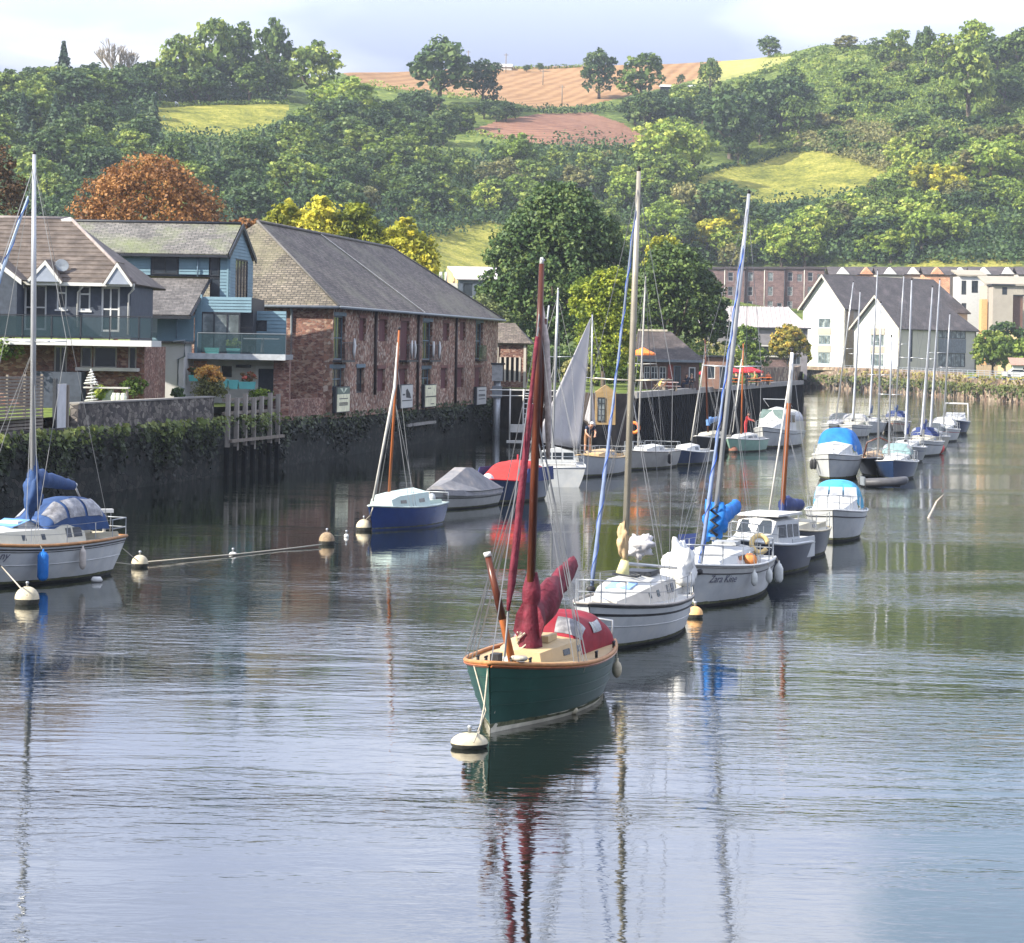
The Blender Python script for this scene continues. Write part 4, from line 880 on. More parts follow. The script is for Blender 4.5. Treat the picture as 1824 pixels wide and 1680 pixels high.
g = MB(); g.box(xl, ex, ey_ - .1, ey_ + .04, zE - .14, zE + .03); g.build('gutter', WHITE, H1)
for ax, l_, r2, base, apx in ((80, 50, 106, 501, 466), (208, 186, 232, 506, 470)):
    A_x, A_z = LX(ax, apx, 130, O1); Lx_, Lz = LX(l_, base, 130, O1); Rx_, Rz = LX(r2, base, 130, O1); yg = -.95; hgt = A_z - Lz
    g = MB(); g.add([(Lx_, yg + .06, Lz), (Rx_, yg + .06, Lz), (A_x, yg + .06, A_z - .1), (Lx_, yg + 1, Lz), (Rx_, yg + 1, Lz), (A_x, yg + 1, A_z - .1)], [(0, 1, 2), (5, 4, 3), (0, 3, 4, 1)]); g.build('gablet_wall', mat('grey_gable', (.24, .27, .33), .7, .1), H1)
    g = MB()
    for sx in (Lx_, Rx_):
        dx_ = sx - A_x; g.add([(A_x, yg, A_z + .08), (A_x, yg, A_z - .16), (sx + dx_ * .05, yg, Lz - .12), (sx + dx_ * .16, yg, Lz - .02)] + [(A_x, yg + .08, A_z + .08), (A_x, yg + .08, A_z - .16), (sx + dx_ * .05, yg + .08, Lz - .12), (sx + dx_ * .16, yg + .08, Lz - .02)],
                                        [(0, 1, 2, 3), (7, 6, 5, 4), (0, 3, 7, 4), (1, 5, 6, 2), (3, 2, 6, 7)])
    g.build('barge_board', WHITE, H1)
    g = MB(); back = ry * .55
    for sx in (Lx_, Rx_):
        dx_ = sx - A_x; P4 = [(A_x, yg + .02, A_z + .13), (sx + dx_ * .2, yg + .02, Lz + .02), (sx + dx_ * .1, ey_ + .35, Lz + .1), (A_x, ey_ + (A_z - zE) / (rz_ - zE) * (ry - ey_) + .1, A_z + .13)]
        if sx < A_x: P4 = P4[::-1]
        P4 = [Vector(q) for q in P4]; nn = (P4[1] - P4[0]).cross(P4[2] - P4[0]); P4 = P4 if nn.z > 0 else P4[::-1]; g.slab(P4, .08)
    g.build('gablet_roof', CONCT, H1)
for px_, y0, y1 in ((137, 508, 583), (228, 512, 596), (32, 508, 596)):
    a = LX(px_, y0, 130.6, O1); b_ = LX(px_, y1, 130.6, O1); pipe(H1, [(a[0] + .3, -.62, a[1] + .1), (a[0] + .3, -.5, a[1] - .1), (a[0], -.1, a[1] - .35), (a[0], -.08, b_[1])])
dsh = LX(108, 478, 131, O1); g = MB(); g.lathe([(.02, 0), (.2, .02), (.34, .09), (.36, .12), (.34, .12), (.02, .03)], (0, 0, 0), 14); o = g.build('satellite_dish', GREYM, H1); o.location = (dsh[0], .25, dsh[1] + .1); o.rotation_euler = (R(62), 0, R(20))
# projecting wing at the far left
wx1 = LX(28, 520, 128.5, O1)[0]; wz = LX(28, 500, 128.5, O1)[1]
g = MB(); g.box(xl, wx1, -2.2, -.3, fl, wz); g.add([(xl, -2.2, wz), (wx1, -2.2, wz), (xl, -2.2, wz + 1.9 * 1.6)], [(0, 1, 2)]); g.build('wing_wall', NAVYW, H1)
z2 = LX(-20, 456, 128.5, O1); g = MB(); g.add([(wx1 + .25, -2.4, wz - .2), (wx1 + .25, -2.4, wz + .05), (z2[0], -2.4, z2[1] + .1), (z2[0], -2.4, z2[1] - .18), (wx1 + .25, -2.3, wz - .2), (wx1 + .25, -2.3, wz + .05), (z2[0], -2.3, z2[1] + .1), (z2[0], -2.3, z2[1] - .18)], [(0, 1, 2, 3), (7, 6, 5, 4), (1, 5, 6, 2), (0, 3, 7, 4)]); g.build('barge_board', WHITE, H1)
g = MB(); g.slab([(wx1 + .3, -2.38, wz + .06), (wx1 + .3, 1.2, wz + .06), (z2[0], 3.4, z2[1] + .11), (z2[0], -2.38, z2[1] + .11)], .09); g.build('wing_roof', CONCT, H1)

# ================================================================ blue weatherboarded house
H2 = px_thing('blue_house', 'blue weatherboarded house with a mossy slate roof, tall gable window and glazed terrace', 'house', 380, 150)
O2 = H2.location
def P2(px, py, Y): p = at(px, py, Y); return Vector((p.x - O2.x, p.y - O2.y, p.z - O2.z))
gt, gl, gr = P2(430, 400, 152), P2(405, 453, 148.4), P2(453, 461, 156)
lt, ll, lr = P2(60, 388, 152), P2(60, 441, 148.4), P2(60, 446, 156)
for v in (gl, ll): v.y = -1.6
lt.z = gt.z; ll.z = gl.z; gr.z = gl.z + .0; lr.z = gl.z
g = MB(); g.slab([ll, gl, gt, lt], .14); g.slab([lt, gt, gr, lr], .14); g.build('roof', SLATEM, H2)
g = MB(); g.tube([lt + Vector((0, 0, .05)), gt + Vector((0, 0, .05))], .1, 5); g.build('ridge_tiles', DARK, H2)
for a_, b_ in ((gl, gt), (gr, gt)):
    g = MB(); q = Vector((.16, -.03, 0)); dn = Vector((0, 0, -.28)); P = [a_ + q + Vector((0, 0, .04)), b_ + q + Vector((0, 0, .04)), b_ + q + dn, a_ + q + dn]; P += [p - Vector((.08, 0, 0)) for p in P]
    g.add(P, [(0, 1, 2, 3), (7, 6, 5, 4), (0, 4, 5, 1), (3, 2, 6, 7), (0, 3, 7, 4)]); g.build('barge_board', DARK, H2)
g = MB(); g.box(ll.x, gl.x + .05, gl.y - .1, gl.y + .03, gl.z - .2, gl.z - .06); g.build('gutter', DARK, H2)
# front wall of the top storey, set back under the eaves
yw = -1.1; top = gl.z - .16; bot = P2(300, 492, 148.9).z; xL = ll.x; xC = P2(389, 480, 148.9).x
g = MB(); g.box(xL, xC, yw, 5.5, bot, top); g.build('upper_wall', NAVYW, H2)
for x0, x1 in ((205, 268), (319, 372)):
    r_ = rect(x0, 450, x1, 489, 148.8, O2); g = MB(); boards(g, r_[0], r_[1], r_[2], r_[3], yw - .1); g.build('cladding', CLAD, H2)
r_ = rect(271, 452, 317, 489, 148.9, O2); win(H2, *r_, yw - .08, fm=DARK, nx=2)
r_ = rect(181, 452, 203, 487, 148.9, O2); win(H2, *r_, yw - .08, fm=DARK)
# gable wall, turned slightly towards the river mouth of the view: local frame along its foot
ga = Vector((gl.x + .06, gl.y + .35, 0)); gb = Vector((gr.x - .02, gr.y - .3, 0)); gd = gb - ga; GL = gd.length
TG = Matrix.Translation(ga) @ Matrix.Rotation(math.atan2(gd.y, gd.x), 4, 'Z')
zb = P2(430, 553, 150).z
wr = (GL * .28, GL * .78, P2(425, 535, 151).z, P2(425, 461, 151).z)
g = MB(TG)
zt2 = gl.z - .2; zz_ = zb; hh = .19
while zz_ < gt.z - .35:
    z1 = zz_ + hh; inset = 0 if z1 < zt2 else (z1 - zt2) / (gt.z - .1 - zt2) * GL / 2
    segs = [(0 + inset, GL - inset)]
    if z1 > wr[2] and zz_ < wr[3]: segs = [(0, wr[0]), (wr[1], GL)]
    for a_, b_ in segs:
        if b_ - a_ > .1: g.add([(a_, 0, zz_), (b_, 0, zz_), (b_, .03, z1), (a_, .03, z1), (a_, .12, zz_), (b_, .12, zz_), (b_, .12, z1), (a_, .12, z1)], [(0, 1, 2, 3), (5, 4, 7, 6), (4, 5, 1, 0), (3, 2, 6, 7), (4, 0, 3, 7), (1, 5, 6, 2)])
    zz_ = z1
g.build('gable_cladding', CLAD, H2)
win(H2, *wr, .02, fm=DARK, nx=4, T=TG, fr=.09)
e = MB(TG); e.box(.1, GL - .1, .5, .6, zb, zt2); e.build('interior_wall', DARK, H2)
# corner glazing between long wall and gable
r_ = rect(373, 455, 390, 492, 148.6, O2); win(H2, *r_, yw - .1, fm=DARK, gm=GLASS); r_ = rect(373, 494, 391, 532, 148.6, O2); win(H2, *r_, yw - .1, fm=DARK)
r_ = rect(391, 456, 406, 560, 148.6, O2); g = MB(); boards(g, r_[0], r_[1] + .1, r_[2], r_[3], yw - .12); g.build('cladding', CLAD, H2)
# lower slate roof over the front
A, B, Cc, D = P2(215, 490, 148.7), P2(372, 497, 148.7), P2(337, 561, 144.8), P2(215, 554, 144.8); D.z = Cc.z; A.z = B.z
g = MB(); g.slab([D, Cc, B, A], .12); g.build('lower_roof', SLATEG, H2)
g = MB(); g.box(D.x, Cc.x + .1, Cc.y - .1, Cc.y + .04, Cc.z - .24, Cc.z - .08); g.tube([B + Vector((.08, 0, -.06)), Cc + Vector((.08, 0, -.06))], .09, 4); g.build('eaves_board', DARK, H2)
r_ = rect(232, 566, 345, 640, 146.2, O2); yl = 146.2 - 150
g = MB(); g.box(r_[0], LX(270, 600, 146.2, O2)[0], yl, yl + .3, r_[2], r_[3] + .2); g.build('side_wall', NAVYW, H2)
g = MB(); boards(g, LX(270, 600, 146.2, O2)[0], r_[1], LX(300, 612, 146.2, O2)[1], r_[3] + .15, yl); g.build('cladding', CLAD, H2)
pa = P2(337, 500, 146.6); pb = P2(358, 632, 146.6); g = MB(); zl = pb.z; 
zz_ = zl
while zz_ < B.z - .1:
    z1 = zz_ + .19; t = max(0, min(1, (z1 - Cc.z) / (B.z - Cc.z))); xa = Cc.x + (B.x - Cc.x) * t + .05 if z1 > Cc.z - .05 else r_[1] + .0
    g.add([(xa, -3.4, zz_), (pb.x, -3.4, zz_), (pb.x, -3.37, z1), (xa, -3.37, z1), (xa, -3.2, zz_), (pb.x, -3.2, zz_), (pb.x, -3.2, z1), (xa, -3.2, z1)], [(0, 1, 2, 3), (4, 0, 3, 7), (1, 5, 6, 2)]) if pb.x > xa + .05 else None
    zz_ = z1
g.build('cladding', CLAD, H2)
# balcony storey: sliding doors, side recess, deck, glass rail
r_ = rect(358, 556, 428, 629, 146.8, O2); win(H2, *r_, -3.3, fm=DARK, nx=3, gm=GLASSL, fr=.1, name='sliding_door')
r2_ = rect(406, 530, 450, 556, 147.5, O2); g = MB(); boards(g, LX(358, 540, 146.8, O2)[0], r2_[1] - .0, r_[3] + .004, r2_[3], -3.2); g.build('cladding', CLAD, H2)
e = MB(); e.box(LX(345, 580, 147, O2)[0], LX(450, 540, 147, O2)[0], -2.6, 4, r_[2], r2_[3] - .02); e.build('core_wall', DARK, H2)
r3 = rect(429, 554, 509, 632, 149.5, O2); wo = rect(444, 571, 475, 590, 149.5, O2)
g = MB(); wall_open(g, r3[0], r3[1], r3[2], r3[3], [wo], -.45, -.15); g.build('recess_wall', CLAD, H2); win(H2, *wo, -.42, fm=DARK)
g = MB(); boards(g, r3[0], r3[1], wo[3] + .02, r3[3], -.5); boards(g, r3[0], r3[1], r3[2], wo[2] - .02, -.5); boards(g, wo[1] + .02, r3[1], wo[2] - .02, wo[3] + .02, -.5); boards(g, r3[0], wo[0] - .02, wo[2] - .02, wo[3] + .02, -.5); g.build('cladding', CLAD, H2)
dk = rect(331, 631, 508, 640, 144.6, O2); g = MB(); g.box(dk[0], dk[1], -5.4, -.2, dk[2], dk[3]); g.build('terrace_deck', mat('deck_grey', (.20, .21, .22), .7), H2)
g = MB(); g.box(dk[0] - .02, dk[1] + .02, -5.46, -5.403, dk[2] - .02, dk[3] + .03); g.build('fascia', mat('light_grey_trim', (.34, .36, .38), .5), H2)
gx = LX(352, 600, 144.6, O2)[0]; g = MB(); g.box(gx, dk[1], -5.38, -5.365, dk[3] + .05, dk[3] + 1.15); g.box(dk[1] - .015, dk[1], -5.3, -.6, dk[3] + .05, dk[3] + 1.15); g.build('glass_panel', RAILG, H2)
g = MB(); g.box(gx, dk[1] + .01, -5.4, -5.345, dk[3] + 1.15, dk[3] + 1.19); 
for i in range(5): x = gx + (dk[1] - gx) * i / 4; g.box(x - .02, x + .02, -5.34, -5.30, dk[3], dk[3] + 1.15)
g.build('balustrade', GREYM, H2)
# undercroft
g = MB(); u0 = LX(333, 660, 146.5, O2)[0]; u1 = LX(512, 660, 146.5, O2)[0]; ud = rect(460, 657, 487, 712, 146.5, O2)
wall_open(g, u0, u1, -.6, dk[2] - .01, [ud, rect(395, 652, 413, 672, 146.5, O2)], -3.5, -3.2); g.build('undercroft_wall', OFFW, H2)
win(H2, *rect(395, 652, 413, 672, 146.5, O2), -3.45, fm=DARK)
e = MB(); e.box(*ud[:2], -3.42, -3.36, *ud[2:]); e.build('door', NAVYW, H2)
g = MB(); g.box(ud[0] - .16, ud[0], -3.56, -3.503, ud[2], ud[3] + .16); g.box(ud[0], ud[1] + .1, -3.56, -3.503, ud[3], ud[3] + .16); g.build('door_frame', WHITE, H2)
x_ = LX(489, 660, 146, O2)[0]; g = MB(); g.box(x_, u1 + .2, -4.6, -3.52, -.6, dk[2] - .01); g.build('side_pier', RUBBLE2, H2)
r_ = rect(420, 650, 447, 655, 146.4, O2); e = MB(); e.box(r_[0], r_[1], -3.6, -3.505, r_[2], r_[3]); e.build('wall_sign', DARK, H2)
r_ = rect(345, 643, 368, 655, 146.4, O2); e = MB(); e.box(r_[0], r_[1], -3.6, -3.505, r_[2], r_[3]); e.build('brick_panel', BRICKO, H2)
# white rendered annex
an = rect(258, 612, 327, 720, 143, O2); g = MB(); g.box(an[0], an[1], -7, -3.55, -.6, an[3]); g.build('annex_wall', RENDER, H2)
g = MB(); g.box(an[0] - .1, an[1] + .15, -7.2, -3.5, an[3] + .003, an[3] + .14); g.build('annex_roof', SLATEG, H2)
pz = an[3]; pipe(H2, [(an[1] - .6, -7.25, pz + .1), (an[1] + .05, -7.2, pz + .2), (an[1] + .05, -7.12, pz - .7), (an[1] - .3, -7.12, pz - .85), (an[1] - .3, -7.12, pz - 2.3), (an[1] + .1, -7.12, pz - 2.5)], .06, GREYM)
x_ = P2(318, 566, 146).x; pipe(H2, [(x_, yl - .12, Cc.z - .1), (x_ - .1, yl - .12, Cc.z - .4), (x_ - .1, yl - .1, an[3] + .3)], .05, mat('blue_pipe', (.12, .18, .24), .5))
pipe(H2, [(P2(350, 452, 148).x, yw - .2, gl.z - .15), (P2(350, 452, 148).x, yw - .2, bot)], .05, mat('blue_pipe', (.12, .18, .24), .5))

# ================================================================ stone warehouse
W0, W1 = onw(589, 817), onw(884, 767.5)
wd_ = (W1 - W0); WL = wd_.length; wang = math.atan2(wd_.y, wd_.x)
H3 = thing('stone_warehouse', 'long two storey red rubble warehouse with a hipped slate roof on the quay', 'warehouse', W0, wang)
wdir = wd_.normalized(); inv3 = (Matrix.Translation(W0) @ Matrix.Rotation(wang, 4, 'Z')).inverted()
def WS(px, py):
    """along-wall distance and height of a point of the river wall"""
    a, b = ab(px, py); A = a / F; s = (A * W0.y - W0.x) / (wdir.x - A * wdir.y); Y = W0.y + wdir.y * s
    return s, EYE + b / F * Y
def wrect(x0, y0, x1, y1): xm = (x0 + x1) / 2; ym = (y0 + y1) / 2; return WS(x0, ym)[0], WS(x1, ym)[0], WS(xm, y1)[1], WS(xm, y0)[1]
EV = 9.35; DEP = 12.6; RZ = 14.75
ups = [(595, 563, 615, 641), (640, 567, 652, 607), (675, 569, 690, 608), (713, 572, 729, 641), (753, 573, 770, 641), (789, 576, 800, 607), (819, 574, 829, 606), (847, 575, 860, 640)]
lows = [(592, 656, 613, 695), (635, 655, 649, 700), (672, 657, 686, 697), (709, 657, 725, 692), (751, 657, 767, 690), (785, 656, 797, 692), (814, 655, 826, 690), (845, 655, 857, 690)]
uo = [wrect(*r) for r in ups]; lo = [wrect(*r) for r in lows]
g = MB(); wall_open(g, 0, WL, 2.45, EV, uo + lo, 0, .55); g.build('river_wall', RUBBLE, H3)
g = MB(); g.box(-.004, .55, .56, DEP, .6, EV); g.build('end_wall', RUBBLE2, H3); g = MB(); g.box(WL - .55, WL, .56, DEP, .6, EV); g.build('end_wall', RUBBLE2, H3); g = MB(); g.box(.5, WL - .5, DEP, DEP + .5, .6, EV); g.build('back_wall', RUBBLE2, H3)
g = MB(); g.box(.6, WL - .6, 1.5, 1.6, 1, EV); g.build('interior_wall', DARK, H3)
MAR = mat('maroon_shutter', (.085, .022, .028), .7, .25, 3, .1, stretch=(3, 3, .3)); BLU = mat('blue_grey_frame', (.10, .15, .19), .6)
kindu = 'gmmmgmmg'; kindl = 'gdmmgmmm'
for row, ks, rs in ((uo, kindu, 0), (lo, kindl, 1)):
    for (x0, x1, z0, z1), k in zip(row, ks):
        if k == 'g': win(H3, x0, x1, z0, z1, .2, fm=BLU, nx=2, nz=2, fr=.09)
        elif k == 'd': win(H3, x0, x1, z0, z1, .2, fm=DARK, nx=2)
        else:
            e = MB(); w_ = (x1 - x0) / 4
            for i in range(4): e.box(x0 + i * w_ + .01, x0 + (i + 1) * w_ - .01, .18, .24, z0, z1)
            e.build('shutter', MAR, H3)
        e = MB(); e.box(x0 - .12, x1 + .12, -.04, .16, z1 + .003, z1 + .24); e.build('lintel', [BLU, mat('red_lintel', (.14, .06, .05), .8)][k == 'm'], H3)
# iron balconies and glass rail
for i in (0, 3, 4, 7):
    x0, x1, z0, z1 = uo[i]; g = MB()
    if i == 7: g.box(x0 - .1, x1 + .1, -.35, -.02, z0 - .12, z0 - .02)
    else:
        g.box(x0 - .3, x1 + .3, -.6, -.02, z0 - .14, z0 - .02); g.box(x0 - .3, x1 + .3, -.6, -.55, z0 + 1.05, z0 + 1.1)
        n_ = 9
        for j in range(n_ + 1): x = x0 - .28 + (x1 - x0 + .54) * j / n_; g.box(x - .012, x + .012, -.59, -.56, z0 - .02, z0 + 1.05)
    b_ = g.build('balcony', DARK, H3)
    if i in (3, 4, 0):
        pos = {3: (.25, .62), 4: (.2, .85), 0: (.9,)}[i]
        for t in pos:
            x = x0 + (x1 - x0) * t; zz2 = [z0 + 1.35, z0 + .9, z0 + .5, z0 + .1]; pts = [(x + .09 * math.sin(q * 2 + t * 7), -.66, z) for q, z in enumerate(zz2)]
            e = MB(); e.tube(pts, [.05, .12, .10, .04], 6); e.build('white_streamer', WHITE, H3)
    if i == 7: e = MB(); e.box(x0 - .02, x1 + .02, -.33, -.31, z0, z0 + 1.15); e.build('glass_panel', RAILG, H3)
# pilaster strips, downpipes
for px_ in (666, 742, 810):
    s, _ = WS(px_, 640); z0 = WS(px_, {666: 703, 742: 735, 810: 718}[px_])[1]; pipe(H3, [(s, -.12, EV - .1), (s, -.12, z0)], .10, mat('brown_pipe', (.035, .022, .022), .5))
pipe(H3, [(-.3, 2.6, EV - .1), (-.12, 2.6, EV - .4), (-.12, 2.6, 4.1)], .09, GREYM)
g = MB(); s, _ = WS(722, 744); s2, _ = WS(772, 744); g.box(s, s2, -.22, -.01, 1.35, 1.55); g.build('ledge', CONC, H3)
# notice boards hung on the wall
NB = [((593, 690, 615, 733), 'tall cream notice board with a green leaf motif on the warehouse wall', 'leaf'), ((708, 686, 728, 726), 'white notice board with a dark print on the warehouse wall, right of the wooden mast', 'dark'), ((751, 686, 770, 724), 'cream notice board split by a dark bar on the warehouse wall', 'bar'), ((844, 690, 860, 720), 'small white notice board at the far end of the warehouse wall', 'text')]
for r, lab, kd in NB:
    x0, x1, z0, z1 = wrect(*r); base = H3.matrix_basis @ Vector((x0, -.03, z0)); base = (Matrix.Translation(W0) @ Matrix.Rotation(wang, 4, 'Z')) @ Vector((x0, -.05, z0))
    t = thing('notice_board', lab, 'notice board', base, wang); w_, h_ = x1 - x0, z1 - z0
    e = MB(); e.box(-.25, w_ + .06, -.2, 0, -.06, h_ + .06); e.build('box_frame', DARK, t)
    e = MB(); e.box(0, w_, -.24, -.203, 0, h_ * (.72 if kd == 'leaf' else 1)); e.build('panel', mat('board_cream', (.72, .70, .50), .4) if kd == 'bar' or kd == 'leaf' else WHITE, t)
    e = MB()
    if kd == 'leaf':
        q = MB(); q.box(0, w_, -.24, -.203, h_ * .725, h_); q.build('header', mat('board_green', (.10, .14, .12), .4), t)
        for sx in (-1, 1): e.add([(w_ / 2, -.246, h_ * .76), (w_ / 2 + sx * w_ * .30, -.246, h_ * .96), (w_ / 2 + sx * w_ * .12, -.246, h_ * .98)], [(0, 1, 2), (2, 1, 0)])
        e.build('leaf_motif', mat('pale_green', (.62, .68, .55), .5), t); e = MB()
        for z in (.52, .35, .30, .25): e.box(w_ * .15, w_ * .85, -.246, -.242, h_ * z, h_ * z + .05)
    elif kd == 'dark': e.poly([(w_ * .4, -.246, h_ * .45), (w_ * .85, -.246, h_ * .4), (w_ * .75, -.246, h_ * .62), (w_ * .5, -.246, h_ * .85), (w_ * .38, -.246, h_ * .78)]); e.box(w_ * .05, w_ * .95, -.25, -.242, h_ * .30, h_ * .34); e.box(w_ * .1, w_ * .3, -.25, -.242, h_ * .55, h_ * .62)
    elif kd == 'bar': e.box(0, w_, -.25, -.242, h_ * .44, h_ * .49); e.box(w_ * .2, w_ * .5, -.25, -.242, h_ * .84, h_ * .88); e.box(w_ * .5, w_ * .8, -.25, -.242, h_ * .1, h_ * .14)
    else:
        for z in (.8, .55, .48, .3): e.box(w_ * .15, w_ * .85, -.25, -.242, h_ * z, h_ * z + .06)
    e.build('print', DARK, t)
# roof
ov = .45; r0 = WS(0, 0); e0 = -ov; e1 = WL + ov; yr_ = DEP / 2
rx0 = 5.2; rx1 = WL - 13.5
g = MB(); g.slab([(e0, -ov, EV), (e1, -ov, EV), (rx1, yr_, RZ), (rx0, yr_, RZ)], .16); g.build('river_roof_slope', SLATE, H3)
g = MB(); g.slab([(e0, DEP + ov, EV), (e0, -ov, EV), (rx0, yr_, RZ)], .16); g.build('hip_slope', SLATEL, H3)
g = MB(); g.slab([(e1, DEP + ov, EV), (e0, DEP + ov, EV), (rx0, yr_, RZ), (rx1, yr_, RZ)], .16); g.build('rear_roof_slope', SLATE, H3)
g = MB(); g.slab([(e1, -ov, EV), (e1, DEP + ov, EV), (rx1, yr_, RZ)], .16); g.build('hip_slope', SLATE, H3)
g = MB(); g.tube([(rx0, yr_, RZ + .05), (rx1, yr_, RZ + .05)], .13, 5); g.tube([(e0, -ov, EV + .06), (rx0, yr_, RZ + .05)], .08, 5); g.tube([(e1, -ov, EV + .06), (rx1, yr_, RZ + .05)], .08, 5); g.build('ridge_tiles', mat('ridge_dark', (.10, .095, .09), .8), H3)
g = MB()
for t in (.38,): g.tube([(rx0 + (rx1 - rx0) * t + 1, yr_ - .1, RZ - .02), (e0 + (e1 - e0) * (t + .06), -ov, EV + .06)], .07, 4)
g.build('valley_strip', mat('lead_strip', (.38, .36, .33), .7), H3)
g = MB(); g.tube([(e0, -ov - .08, EV - .04), (e1, -ov - .08, EV - .04)], .1, 5); g.tube([(e0 - .08, -ov, EV - .04), (e0 - .08, DEP + ov, EV - .04)], .1, 5); g.build('gutter', GREYM, H3)
g = MB(); fx, fy, fz = 1.35, 7.4, 10.8; g.tube([(fx, fy, fz - .3), (fx, fy, fz + 2.35)], .13, 10); g.build('flue', DARK, H3)
g = MB(); g.lathe([(.45, 0), (.3, .2), (.18, .45), (.14, .5)], (fx, fy, fz - .15), 10); g.build('flashing', mat('lead', (.42, .42, .43), .6), H3)
# ================================================================ right-hand quay of sheet piles
def corr(g, a, b, z0, z1, pitch=.9, dep=.34):
    d = (b - a); L = d.length; d = d.normalized(); n_ = Vector((d.y, -d.x, 0)); k = int(L / pitch); P = []
    for i in range(k):
        s = i * L / k; q = L / k
        for t, o in ((0, 0), (.38, 0), (.5, dep), (.88, dep)): p = a + d * (s + q * t) - n_ * o; P.append(p)
    P.append(b)
    g.add([(p.x, p.y, z0) for p in P] + [(p.x, p.y, z1) for p in P], [(i, i + 1, len(P) + i + 1, len(P) + i) for i in range(len(P) - 1)])
KZ = 3.75
g = MB(); corr(g, SH[1], SH[2], -1.2, KZ - .45); end = SH[2] + Vector((7.2, 34, 0)); 
o = g.build('sheet_pile_wall', PILE); props(o, 'black ribbed sheet pile quay wall under the cafe terrace', 'wall')
g = MB()
e1_, e2_ = onw(1436, 734), None
E = Vector((SH[2].x + 3.4, SH[2].y + 30, 0)); corr(g, SH[2], E, -1.2, 4.6)
o = g.build('sheet_pile_wall', PILE); props(o, 'taller end of the black sheet pile quay beside the white cruiser', 'wall')
line_wall('capping_beam', 'grey concrete beam along the top of the sheet pile quay', [(SH[1] + Vector((.15, -.15, 0))).xy[:], (SH[2] + Vector((.12, -.1, 0))).xy[:]], KZ - .45, KZ + .02, .8, CONC, 'quay beam', 1)
PB = Vector((-.3, 0, 0))
line_wall('parapet_wall', 'orange brick and stone parapet at the end of the quay', [(SH[2] + Vector((-5.6, -24, 0)) + PB * 4).xy[:], (SH[2] + PB * 2).xy[:], (E + PB).xy[:]], KZ - .1, 5.35, .4, BANKST, side=1)
line_wall('return_wall', 'dark brown quay wall behind the raised sail', [(Q2 + Vector((.1, .1, 0))).xy[:], (SH[0] + Vector((-.5, 2.6, 0))).xy[:], SH[0].xy[:], SH[1].xy[:]], -1.2, 3.65, .7, mat('brown_wall', (.04, .03, .026), .85, .4, 1.5, .3))
# yellow doorway hut on the quay face
hp = at(1076, 760, 197); t = thing('ticket_hut', 'small yellow timber hut with a gabled front and glazed door at the quay edge', 'hut', (hp.x, SH[0].y - 1.35, 0))
g = MB(); g.box(-.75, .75, -.2, 1.2, 1.35, 3.75); g.add([(-.85, -.2, 3.75), (.85, -.2, 3.75), (0, -.2, 4.35), (-.85, 1.2, 3.75), (.85, 1.2, 3.75), (0, 1.2, 4.35)], [(0, 1, 2), (5, 4, 3), (0, 2, 5, 3), (1, 4, 5, 2)]); g.build('hut_body', mat('yellow_timber', (.27, .185, .085), .7), t)
e = MB(); e.box(-1.1, 1.1, -.5, 1.2, -.6, 1.34); e.build('landing', PILE, t)
win(t, -.62, -.05, 1.6, 3.4, -.28, fm=DARK, nx=2, nz=4, fr=.05, name='door', gm=GLASSL)
# cafe building
def gable_or_hip(t, w, d, z0, ev, rz, rm, hipl, hipr, ov=.4, th=.14, wm_=None, name='roof'):
    g = MB(); a, b = -ov, w + ov; y0, y1 = -ov, d + ov; ym = d / 2
    rl = a + hipl; rr = b - hipr
    g.slab([(a, y0, ev), (b, y0, ev), (rr, ym, rz), (rl, ym, rz)], th); g.slab([(b, y1, ev), (a, y1, ev), (rl, ym, rz), (rr, ym, rz)], th)
    if hipl > .1: g.slab([(a, y1, ev), (a, y0, ev), (rl, ym, rz)], th)
    if hipr > .1: g.slab([(b, y0, ev), (b, y1, ev), (rr, ym, rz)], th)
    return g.build(name, rm, t)
cp = at(1142, 690, 226); t = thing('cafe_building', 'low waterside cafe with a dark slate hipped roof behind the piled quay', 'cafe', (cp.x, 226, 3.6), R(6)); OC = t.location
w_ = (1246 - 1142) * 226 / F; evz = at(1190, 641, 226).z - 3.6; rzz = at(1170, 590, 229).z - 3.6
wo = [(.25, .75, .9, 2.0), (.85, 1.5, .9, 2.0), (1.6, 2.2, .9, 2.0), (2.9, 3.5, 0, 2.1), (4.2, 4.8, .8, 2.0)]
g = MB(); wall_open(g, 0, w_, 0, evz, wo, 0, .3); g.build('wall', mat('dark_brick_wall', (.12, .075, .065), .8, .3, 2), t); g = MB(); g.box(0, w_, .9, 1, 0, evz); g.box(0, .3, .301, .9, 0, evz); g.box(w_ - .3, w_, .301, 5.8, 0, evz); g.build('core_wall', DARK, t)
for i, o in enumerate(wo[:3]): win(t, *o, .05, nz=2, nx=2, fr=.06)
win(t, *wo[3], .05, nx=1, fm=BLU, name='door'); win(t, *wo[4], .05, nx=1, fr=.1)
e = MB(); e.box(2.35, 2.75, -.04, -.005, .1, 2.2); e.build('red_panel', mat('dull_red', (.22, .05, .04), .7), t)
gable_or_hip(t, w_, 5.8, 0, evz, rzz, SLATED, .5, 2.5)
e = MB(); e.box(.1, w_ - 2.4, 2.8, 3.0, rzz - .02, rzz + .16); e.build('ridge_cap', mat('ridge_buff', (.5, .45, .36), .8), t)
e = MB(); e.box(-.5, w_ + .5, -.5, -.42, evz - .2, evz + .02); e.build('gutter', GREYM, t)
cp = at(1250, 690, 236); t = thing('cafe_annex', 'flat roofed orange brown annex between the cafe and the red parasols', 'annex', (cp.x, 236, 3.6))
